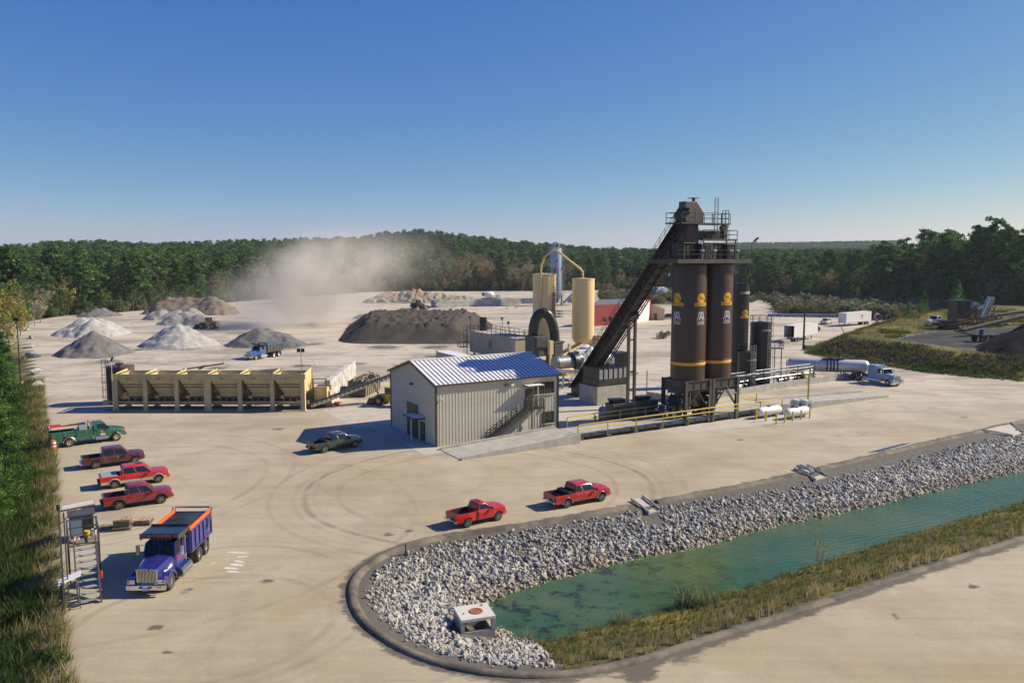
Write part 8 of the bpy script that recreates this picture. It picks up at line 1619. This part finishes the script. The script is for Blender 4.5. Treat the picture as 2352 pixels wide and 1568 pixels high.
pallet_stack(['wooden pallet in the left stack, %s one' % w for w in ordn], at(282, 1214), 6, R(15)); pallet_stack(['wooden pallet in the right low stack, bottom one', 'wooden pallet in the right low stack, middle one', 'solid topped pallet on the right low stack'], at(331, 1203), 3, R(12), 'wood', False)
pallet_stack('dark pallet lying alone left of the pallet stacks', at(248, 1212), 1, R(6), 'wood_old')
# white paint strokes
for a, b, w in (((517, 1267), (577, 1270), .14), ((541, 1279), (573, 1277), .13), ((537, 1286), (563, 1292), .13), ((526, 1295), (562, 1298), .2), ((512, 1303), (551, 1306), .17), ((518, 1311), (552, 1313), .15), ((500, 1290), (478, 1296), .05)):
    p, q = at(*a), at(*b); d = (q-p).normalized(); n_ = Vector((-d.y, d.x, 0))*w; sheet('paint_stroke', [p-n_*.3, p.lerp(q, .3)-n_, p.lerp(q, .8)-n_*.8, q, p.lerp(q, .7)+n_*.9, p.lerp(q, .2)+n_], .006, mat('chalk', (.62, .58, .50), .9, var=.2, vs=5))
# concrete inlet box, flumes
ib = thing('inlet_box', 'square concrete inlet box with a round rusty lid at the pond end', 'inlet box', (at(1085, 1432, -1.2).x+.1, at(1085, 1432, -1.2).y+.2, WZ-.1), R(18))
mb = MB(); mb.box((0, 0, 1.72), (2.15, 1.95, .2)); mb.build('slab', mat('concrete_white', (.58, .55, .47), .85, var=.08), ib, bevel=.02)
mb = MB()
for x in (-.95, .95):
    for y in (-.85, .85): mb.box((x, y, 1.3), (.22, .22, .7))
mb.build('corner_post', M['concrete'], ib); mb = MB()
for y in (-.85, .85): mb.box((0, y, .5), (2.1, .2, 1.0))
for x in (-.95, .95): mb.box((x, 0, .5), (.2, 1.6, 1.0))
mb.box((-.96, 0, 1.3), (.16, 1.6, .66)); mb.build('wall', M['concrete'], ib); mb = MB(); mb.lathe([(.02, 1.835), (.14, 1.85), (.15, 1.84), (.30, 1.84), (.31, 1.86), (.42, 1.86), (.44, 1.825)], (.1, -.05, 0), n=28, cap=False); mb.build('lid', M['rust'], ib)
mb = MB(); mb.tube([(.62, .55, 1.83), (.58, .68, 1.86), (.68, .72, 1.86), (.74, .6, 1.83)], .02, 5); mb.tube([(-.75, -.2, 1.83), (-.72, -.12, 1.86), (-.66, -.2, 1.83)], .025, 5); mb.build('lifting_loop', M['rust'], ib)
def fit(x, y, up):
    z = 0.0
    for _ in range(30): p = at(x, y, z); z = .6*z+.4*(zat(p.x, p.y)+up)
    return at(x, y, z)
def flume(label, c4, drop, hoses=False):
    a, b, c, d = [fit(x, y, .10 if i < 2 else .22) for i, (x, y) in enumerate(c4)]; o = thing('spillway_flume', label, 'flume', a); a, b, c, d = [p-o.location for p in (a, b, c, d)]; mb = MB(); mb.plate(d, c, b, a, -.16 if (c-d).cross(a-d).z > 0 else .16); mb.build('slab', M['concrete_pale'], o)
    for p, q in ((a, d), (b, c)): mb = MB(); mb.tube([p+Vector((0, 0, .12)), p.lerp(q, .5)+Vector((0, 0, .16)), q+Vector((0, 0, .10))], .09, 8); mb.build('side_curb', M['concrete'], o, True)
    if hoses: mb = MB(); [mb.tube([a.lerp(b, .2+.25*k)+Vector((0, 0, .25)), a.lerp(c, .45+.05*k)+Vector((.1*k, 0, .32)), d.lerp(c, .35+.2*k).lerp(a, .3)+Vector((0, 0, .28))], .13, 8) for k in range(2)]; mb.build('sandbag', M['grey_paint'], o, True)
flume('pale concrete spillway flume running down the stones beside the red pickups', ((1450, 1148), (1476, 1141), (1515, 1171), (1490, 1178)), .75); flume('concrete spillway flume with grey sandbags in the middle of the stone bank', ((1824, 1077), (1854, 1069), (1900, 1094), (1873, 1102)), .7, True); flume('wide concrete spillway flume at the right edge of the picture', ((2254, 988), (2322, 972), (2349, 993), (2326, 1001)), .3)
o = thing('drain_marker', 'small pile of stones with a dark standpipe at the top of the bank', 'marker', at(932, 1272)); mb = MB(); mb.cyl((0, 0, -.2), (0, 0, .7), .05, n=8); mb.build('pipe', M['black_steel'], o)
# ================================================================== BACKGROUND THINGS
a = at(1004, 706.5); b = at(1207, 699.8); block_wall('block_wall', 'long low wall of concrete blocks in front of the pale dirt heap', a, (b.x-a.x, b.y-a.y), 26, 4, 1.5, .76, .8, 0, 5); a2 = at(974, 700)
block_wall('block_wall', 'short shaded end wall of concrete blocks beside the dark wheel loader', at(1003, 706), (at(974, 699).x-at(1003, 706).x, at(974, 699).y-at(1003, 706).y+6), 6, 4, 1.5, .76, .8, 0, 6); block_wall('block_wall', 'farther concrete block wall between the long wall and the cream silo', at(1172, 697), (1, .05), 9, 3, 1.5, .8, .8, 0, 7)
o = thing('concrete_mixer', 'white concrete mixer truck drum showing over the block wall', 'mixer truck', at(1124, 691), R(15)); mb = MB(); mb.lathe([(.5, -3.0), (1.3, -1.4), (1.55, .2), (1.3, 1.6), (.5, 2.4)], (0, 0, 3.0), n=20, axis='X'); mb.build('drum', M['white_paint'], o, True); mb = MB(); mb.box((.3, 0, 1.2), (8, 2.2, .4)); mb.box((-2.9, 0, 3.2), (1.2, 1.2, 1.4)); mb.build('frame', M['dark_grey'], o); mb = MB(); mb.box((4.2, 0, 2.0), (1.8, 2.3, 2.2)); mb.build('cab', M['white_paint'], o, bevel=.1)
for x in (-2.5, -1.2, 3.8): wheel(o, x, -1.0, .5, .4, -1, 0); wheel(o, x, 1.0, .5, .4, 1, 0)
o = thing('ladder_stand', 'yellow climbing stand with ladder in front of the block wall', 'stand', at(1174, 709), R(20)); mb = MB()
for x in (-1.2, 1.2):
    for y in (-.8, .8): mb.bar((x*1.5, y, 0), (x*.7, y, 4.0), .14)
for z in (1.2, 2.4, 3.8):
    f_ = 1.5-.8*z/4; mb.bar((-1.2*f_, -.8, z), (1.2*f_, -.8, z), .12); mb.bar((-1.2*f_, .8, z), (1.2*f_, .8, z), .12)
mb.build('frame', M['yellow_paint'], o); mb = MB(); mb.ladder((2.6, 0, 0), (1.0, 0, 4.0), .7, (0, 1, 0), .4, .05); mb.build('ladder', M['yellow_paint'], o)
# red shed
c_ = at(1447, 744); l_ = at(1348, 750); r2_ = at(1494, 735); u_ = (l_-c_).normalized(); v_ = (r2_-c_).normalized(); shd = thing('red_shed', 'long low red metal shed with dark roof and white roller door', 'shed', c_); HS = 6.4; Ll = (l_-c_).length; Lr = (r2_-c_).length
def wallq(p, q, h, m, name, off=0): mb = MB(); n_ = Vector((-(q-p).y, (q-p).x, 0)).normalized()*off; mb.bar(p+n_+Vector((0, 0, h/2)), q+n_+Vector((0, 0, h/2)), .2, h); return mb.build(name, M[m] if isinstance(m, str) else m, shd)
Oz = Vector((0, 0, 0)); wallq(Oz, u_*Ll, HS, 'brick_red', 'wall'); wallq(Oz, v_*Lr*.26, HS+.4, 'paint_red', 'wall'); wallq(v_*Lr*.26, v_*Lr*.93, HS+.4, 'white_paint', 'roller_door'); wallq(v_*Lr*.93, v_*Lr, HS+.5, 'paint_red', 'wall')
mb = MB(); e1, e2 = u_*Ll, v_*Lr; mb.plate(Vector((0, 0, HS)), e1+Vector((0, 0, HS)), e1+e2*.5+Vector((0, 0, HS+1.3)), e2*.5+Vector((0, 0, HS+1.3)), .12); mb.plate(e2*.5+Vector((0, 0, HS+1.3)), e1+e2*.5+Vector((0, 0, HS+1.3)), e1+e2+Vector((0, 0, HS)), e2+Vector((0, 0, HS)), .12); mb.build('roof', M['roof_grey'], shd)
mb = MB(); mb.bar(e2+Vector((0, 0, HS/2)), e1+e2+Vector((0, 0, HS/2)), .2, HS); mb.bar(e1+Vector((0, 0, HS/2)), e1+e2+Vector((0, 0, HS/2)), .2, HS); mb.build('back_wall', M['brick_red'], shd)
for k, t in enumerate((.42, .56)): mb = MB(); p = u_*Ll*t; mb.bar(p+Vector((0, -.12, 2.0)), p+u_*1.4+Vector((0, -.12, 2.0)), .1, 1.3); mb.build('window', M['glass_dark'], shd)
an = thing('shed_annex', 'tan gabled annex at the right end of the red shed', 'annex', r2_); mb = MB(); w_ = Vector((4.6, -.3, 0)); mb.add([(0, 0, 0), w_, w_+Vector((0, 0, 3.6)), Vector((0, 0, 5.2))], [(0, 1, 2, 3)]); mb.bar(Vector((.1, .2, 1.8)), w_+Vector((-.1, .2, 1.8)), .3, 3.6); mb.build('wall', M['tan_paint'], an); mb = MB(); mb.box((1.6, -.3, 1.1), (1.0, .1, 2.2)); mb.build('door', M['dark_grey'], an); mb = MB(); mb.plate((-.2, -.3, 5.3), (4.8, -.6, 3.7), (4.8, 6, 3.7), (-.2, 6, 5.3), .12); mb.build('roof', M['roof_grey'], an)
o = thing('utility_cart', 'small open cart with black wheels beside the red shed', 'cart', at(1437, 748), R(20)); mb = MB(); mb.box((0, 0, .9), (2.4, 1.2, .5)); mb.box((.3, 0, 1.6), (.1, 1.1, .9)); mb.build('body', M['dark_grey'], o, bevel=.05); [wheel(o, x, y*.7, .42, .3, y, 0) for x in (-.8, .8) for y in (-1, 1)]
for i, x in enumerate((1509, 1521)):
    p = at(x, 681.5); o = thing('white_cistern', ['white round cistern among the shrubs, left of two', 'white round cistern among the shrubs, right of two'][i], 'tank', p, R(-70)); mb = MB(); mb.lathe([(.1, -3), (2.4, -2.7), (2.6, 0), (2.4, 2.7), (.1, 3)], (0, 0, 2.6), n=22, axis='X'); mb.build('shell', M['white_paint'], o, True); mb = MB(); mb.box((0, 0, .3), (3, 3, .6)); mb.build('saddle', M['concrete'], o)
# utility poles
def upole(label, x, y, h, arms=True, r=.16):
    p = at(x, y); o = thing('utility_pole', label, 'utility pole', (p.x, p.y, zat(p.x, p.y))); mb = MB(); mb.cyl((0, 0, 0), (0, 0, h), r, r*.65, 10); mb.build('pole', M['pole_wood'], o)
    if arms: mb = MB(); mb.box((0, 0, h-.35), (2.6, .12, .14)); mb.build('crossarm', M['pole_wood'], o); mb = MB(); [mb.cyl((s*1.1, 0, h-.3), (s*1.1, 0, h-.05), .06, n=6) for s in (-1, 0, 1)]; mb.build('insulator', M['grey_paint'], o)
    return o
u1 = upole('tall dark utility pole with crossarm beside the grassy bank', 1845, 803, 12.0, r=.24); mb = MB(); mb.lathe([(.30, 9.5), (.30, 9.8)], n=12, cap=False); mb.build('red_band', M['paint_red'], u1)
u2 = upole('utility pole with white transformers behind the red shed', 1532, 684, 13.5, False); mb = MB(); [mb.cyl((s*.8, 0, 11.2), (s*.8, 0, 12.5), .35, n=10) for s in (-1, 1)]; mb.build('transformer', M['white_paint'], u2)
o = thing('electric_box', 'pale green electric box at the foot of the utility pole', 'electric box', at(1858, 803), R(20)); mb = MB(); mb.box((0, 0, .55), (1.9, 1.0, 1.1)); mb.build('cabinet', mat('box_green', (.25, .30, .24), .6), o, bevel=.04); mb = MB(); mb.box((0, -.52, .55), (1.0, .04, .8)); mb.build('door', mat('box_green2', (.22, .27, .21), .6), o)
o = thing('guy_guard', 'slanted yellow guy wire guard on the grassy bank', 'guy guard', at(1941, 788)); o.location.z = zat(*o.location.xy); mb = MB(); mb.bar((0, 0, 0), (-1.6, 0, 3.2), .14); mb.build('guard', M['yellow_paint'], o)
# concrete barriers
p0, p1 = at(1764, 727), at(1922, 729); nb_ = 9
for i in range(nb_):
    a = p0.lerp(p1, i/nb_); b = p0.lerp(p1, (i+.94)/nb_); o = thing('concrete_barrier', 'blue grey concrete barrier, '+(['leftmost']+ORD[1:8]+['rightmost'])[i]+' in the straight row behind the trailers', 'barrier', a, math.atan2(b.y-a.y, b.x-a.x), 'concrete barriers in a row behind the trailers'); L_ = (b-a).length; mb = MB(); mb.prism([(-.3, 0), (.3, 0), (.25, .3), (.1, .5), (.08, 1.0), (-.08, 1.0), (-.1, .5), (-.25, .3)], 0, L_, f=lambda x, y, z: (y, x, z)); mb.build('body', mat('barrier_blue', (.20, .22, .27), .8, var=.15), o); mb = MB(); [mb.box((L_*(k+.5)/5, 0, 1.06), (L_/5*.7, .3, .14)) for k in range(5)]; mb.build('top_bag', M['white_paint'], o)
o = thing('concrete_block', 'loose white concrete block behind the open box trailer', 'block', at(1803, 788), R(30)); mb = MB(); mb.box((0, 0, .45), (2.6, 1.1, .9)); mb.build('block', M['concrete_pale'], o, bevel=.04)
for i, (x, y) in enumerate(((2016, 735), (2038, 733), (2052, 731), (2066, 730))):
    p = at(x, y); o = thing('culvert_pipe', ['large grey culvert pipe behind the printed trailer, nearest', 'culvert pipe second from the printed trailer', 'culvert pipe third from the printed trailer', 'culvert pipe farthest right in the row'][i], 'pipe', (p.x, p.y, zat(p.x, p.y)), R(75)); r0 = 1.1 if i == 0 else .75; mb = MB(); mb.lathe([(r0, -2), (r0, 2), (r0*.8, 2), (r0*.8, -2), (r0, -2)], (0, 0, r0), n=18, axis='X', cap=False); mb.build('barrel', M['concrete'], o, True)
o = thing('oil_drum', 'red oil drum beside the printed box trailer', 'drum', at(2014, 740)); mb = MB(); mb.lathe([(.4, 0), (.4, 1.2), (.35, 1.22)], n=14); mb.build('barrel', M['paint_red'], o, True)
# crusher plant on the raised bank
def bank(x, y): p = at(x, y, cz); p.z = zat(p.x, p.y); return p
o = thing('crusher', 'dark crusher plant with red frames and slanted steel tubes on the right bank', 'crusher', bank(2200, 752), R(12))
mb = MB(); mb.box((0, 0, 3.6), (3.6, 3.2, 5.6)); mb.box((0, 0, 6.6), (4.2, 3.6, .5)); mb.build('hopper', M['tank_black'], o, bevel=.05)
mb = MB()
for k in range(4): mb.bar((2.2+k*.9, -1.4, .5), (2.2+k*.9, -1.4, 5.0), .18); mb.bar((2.0, -1.4, 1.2+k*1.1), (5.4, -1.4, 1.2+k*1.1), .18)
mb.bar((2.2, -1.4, .8), (5, -1.4, 4.6), .16); mb.build('frame', mat('red_frame', (.35, .07, .05), .6), o)
mb = MB(); mb.cyl((5.0, -1.2, 2.6), (7.4, -1.2, 7.6), .42, n=12); mb.build('steel_tube', M['tank_steel'], o, True); mb = MB(); mb.bar((6.0, -1.0, .6), (9.0, -1.0, 7.4), .35, .5); mb.bar((7.0, .6, .6), (10.0, .6, 7.4), .35, .5); [mb.bar((6.0+k*.5, -1.0, .6+k*1.13), (7.0+k*.5, .6, .6+k*1.13), .2) for k in range(7)]; mb.box((9.3, -.3, 3.0), (1.4, .3, .5)); mb.build('chute_frame', M['bag_tan'], o)
mb = MB(); mb.box((3.4, .2, 4.2), (2.4, 1.6, 1.6)); mb.cyl((4.4, -1.2, 5.6), (4.4, .4, 5.6), .6, n=14); mb.box((2.6, -.8, 6.0), (1.0, 1.0, .9)); mb.build('drive_unit', M['grey_paint'], o)
r_ = random.Random(12); mb = MB()
for k in range(46):
    a_ = Vector((r_.uniform(-3.5, 11), r_.uniform(-2.6, -1.5), r_.uniform(.2, 5.5)*r_.random()+.3)); mb.bar(a_, a_+Vector((r_.uniform(-2.2, 2.2), r_.uniform(-.3, .3), r_.uniform(-.6, 2.6))), r_.uniform(.08, .22))
s_ = mb.build('scrap_frame', [mat('scrap_rust', (.16, .075, .045), .7, var=.5, vs=1.5, dirt=(.30, .25, .20), dirt_amt=.6)], o); s_['kind'] = 'stuff'
p, q = bank(2150, 757), bank(2400, 735); belt_conveyor('stacker_conveyor', 'long black stacker conveyor reaching to the right edge of the picture', p+Vector((0, 0, 1.6)), q+Vector((4, -6, 5.0)), 1.8, 'tank_black', (), rollers=24).location.z = 0
p, q = bank(2210, 772), bank(2420, 752); belt_conveyor('stacker_conveyor', 'second dark stacker conveyor with wheels below the crusher', p+Vector((0, 0, 1.5)), q+Vector((0, -6, 6.2)), 1.6, 'tank_black', (), rollers=20)
o = thing('axle_dolly', 'wheeled dolly with blue drum under the lower stacker conveyor', 'dolly', bank(2255, 783), R(15)); mb = MB(); mb.box((1.5, 0, 1.3), (6, 1.6, .3)); mb.bar((-1.5, 0, 1.2), (-7, 0, 2.4), .25); mb.build('frame', M['dark_grey'], o); [wheel(o, x, y, .75, .45, -1 if y < 0 else 1, 0, 'steel') for x in (-.9, 1.6, 5.0) for y in (-1.0, 1.0)]; mb = MB(); mb.cyl((-.8, -.6, 1.5), (-.8, -.6, 2.6), .45, n=14); mb.build('drum', mat('tote_blue', (.03, .10, .25), .6), o, True)
p = bank(2153, 748); conventional('flatbed_truck', 'old pale truck parked by the crusher on the right bank', p, R(200), 'paint_white', 'truck', wb=5.0, dump=False, hi=False)
o = thing('mobile_screen', 'dark tracked screen plant between the truck and the crusher', 'screen plant', bank(2178, 756), R(10)); mb = MB(); mb.box((0, 0, 1.6), (4.5, 2.2, 1.4)); mb.bar((-2, 0, 1.4), (5, 0, 3.6), .9, .3); mb.build('body', M['tank_black'], o, bevel=.05); mb = MB(); mb.bar((-1, -1.2, 1.2), (6, -1.2, 2.2), .2); mb.bar((-1, -1.2, .6), (6, -1.2, 1.6), .15); mb.build('frame', mat('red_frame', (.35, .07, .05), .6), o); mb = MB(); mb.box((0, -1, .45), (4, .5, .8)); mb.box((0, 1, .45), (4, .5, .8)); mb.build('track', M['rubber'], o, bevel=.2)
# pylons on the far ridge
for i, (x, yt, Yd, lb) in enumerate(((78, 558, 1180, 'steel transmission tower on the far left ridge, the more visible one'), (139, 571, 1250, 'steel transmission tower half hidden behind the ridge trees'))):
    tp_ = hz(x, yt, Yd); zb_ = zat(tp_.x, Yd); h = tp_.z-zb_; o = thing('transmission_tower', lb, 'pylon', (tp_.x, Yd, zb_)); mb = MB(); w = 5.5
    for s in (-1, 1):
        for s2 in (-1, 1): mb.bar((s*w, s2*w, 0), (s*2.0, s2*2.0, h*.62), .6); mb.bar((s*2.0, s2*2, h*.62), (s*6.5, s2*1, h*.93), .5)
    for k in range(5): z0_, z1_ = h*.62*k/5, h*.62*(k+1)/5; a_, b_ = w+(2-w)*k/5, w+(2-w)*(k+1)/5; mb.bar((-a_, -a_, z0_), (b_, -b_, z1_), .35); mb.bar((a_, -a_, z0_), (-b_, -b_, z1_), .35)
    mb.build('leg', M['grey_paint'], o); mb = MB(); mb.bar((-13, 0, h*.93), (13, 0, h*.93), .7, 1.0); mb.bar((-13, 0, h*.93), (-6.5, 0, h), .4); mb.bar((13, 0, h*.93), (6.5, 0, h), .4); mb.bar((-6.5, 0, h), (6.5, 0, h), .4); mb.build('crossarm', M['grey_paint'], o)
# ================================================================== DUST AND HAZE
def dust_cloud():
    blobs = [(hz(648, 740, 235), (11, 14, 4.5), .9), (hz(672, 715, 236), (8, 10, 7), 1.0), (hz(700, 680, 240), (9, 11, 9), 1.0), (hz(735, 645, 244), (11, 12, 9), .85), (hz(775, 615, 249), (13, 14, 8), .4), (hz(835, 588, 256), (15, 14, 5.5), .24), (hz(612, 690, 244), (11, 12, 8), .24), (hz(510, 695, 250), (20, 14, 7), .12), (hz(765, 700, 243), (10, 12, 8), .42), (hz(885, 605, 260), (20, 16, 8), .15)]
    lo = Vector((-125, 196, -.6)); hi = Vector((-10, 300, 40)); c = (lo+hi)/2; mb = MB(); mb.box((0, 0, 0), hi-lo)
    m = bpy.data.materials.new('dust'); m.use_nodes = True; nt = m.node_tree; N = nt.nodes; L = nt.links; N.clear(); o = N.new('ShaderNodeOutputMaterial'); v = N.new('ShaderNodeVolumePrincipled'); L.new(v.outputs[0], o.inputs['Volume'])
    v.inputs['Color'].default_value = (.97, .91, .82, 1); v.inputs['Anisotropy'].default_value = .15
    tc = N.new('ShaderNodeTexCoord')
    def mth(op, a, b=None):
        n = N.new('ShaderNodeMath'); n.operation = op
        for i, q in enumerate((a, b)):
            if q is None: continue
            if isinstance(q, (int, float)): n.inputs[i].default_value = q
            else: L.new(q, n.inputs[i])
        return n.outputs[0]
    n1 = N.new('ShaderNodeTexNoise'); n1.inputs['Scale'].default_value = .055; n1.inputs['Detail'].default_value = 6; n1.inputs['Roughness'].default_value = .6; n1.inputs['Distortion'].default_value = .6; L.new(tc.outputs['Object'], n1.inputs['Vector'])
    tot = None
    for p, s, w_ in blobs:
        mp = N.new('ShaderNodeVectorMath'); mp.operation = 'SUBTRACT'; L.new(tc.outputs['Object'], mp.inputs[0]); mp.inputs[1].default_value = p-c
        dv = N.new('ShaderNodeVectorMath'); dv.operation = 'DIVIDE'; L.new(mp.outputs[0], dv.inputs[0]); dv.inputs[1].default_value = s
        dt = N.new('ShaderNodeVectorMath'); dt.operation = 'DOT_PRODUCT'; L.new(dv.outputs[0], dt.inputs[0]); L.new(dv.outputs[0], dt.inputs[1]); e = mth('MULTIPLY', mth('POWER', math.e, mth('MULTIPLY', dt.outputs['Value'], -1.0)), w_); tot = e if tot is None else mth('ADD', tot, e)
    mr = N.new('ShaderNodeMapRange'); L.new(n1.outputs[0], mr.inputs[0]); mr.inputs[1].default_value = .42; mr.inputs[2].default_value = .66
    den = mth('MULTIPLY', mth('MULTIPLY', tot, mth('ADD', mr.outputs[0], .12)), DUST_DENSITY); sub = mth('MAXIMUM', mth('SUBTRACT', den, .0012), 0.0); L.new(sub, v.inputs['Density'])
    ob = mb.build('dust_cloud', m, None, loc=c); ob['kind'] = 'stuff'; ob['label'] = 'pale dust plume drifting up from the yard behind the far blue dump truck'
DUST_DENSITY = .14
dust_cloud()
hb = MB(); hb.box((0, 3300, 47), (14600, 9000, 118)); hm = bpy.data.materials.new('haze'); hm.use_nodes = True; hm.node_tree.nodes.clear(); ho = hm.node_tree.nodes.new('ShaderNodeOutputMaterial'); hv = hm.node_tree.nodes.new('ShaderNodeVolumePrincipled'); hv.inputs['Density'].default_value = .00007; hv.inputs['Color'].default_value = (.80, .90, 1.0, 1); hv.inputs['Anisotropy'].default_value = .2; hm.node_tree.links.new(hv.outputs[0], ho.inputs['Volume'])
hz_o = hb.build('haze', hm); hz_o['kind'] = 'stuff'
scene.cycles.volume_step_rate = 1.0; scene.cycles.volume_max_steps = 128
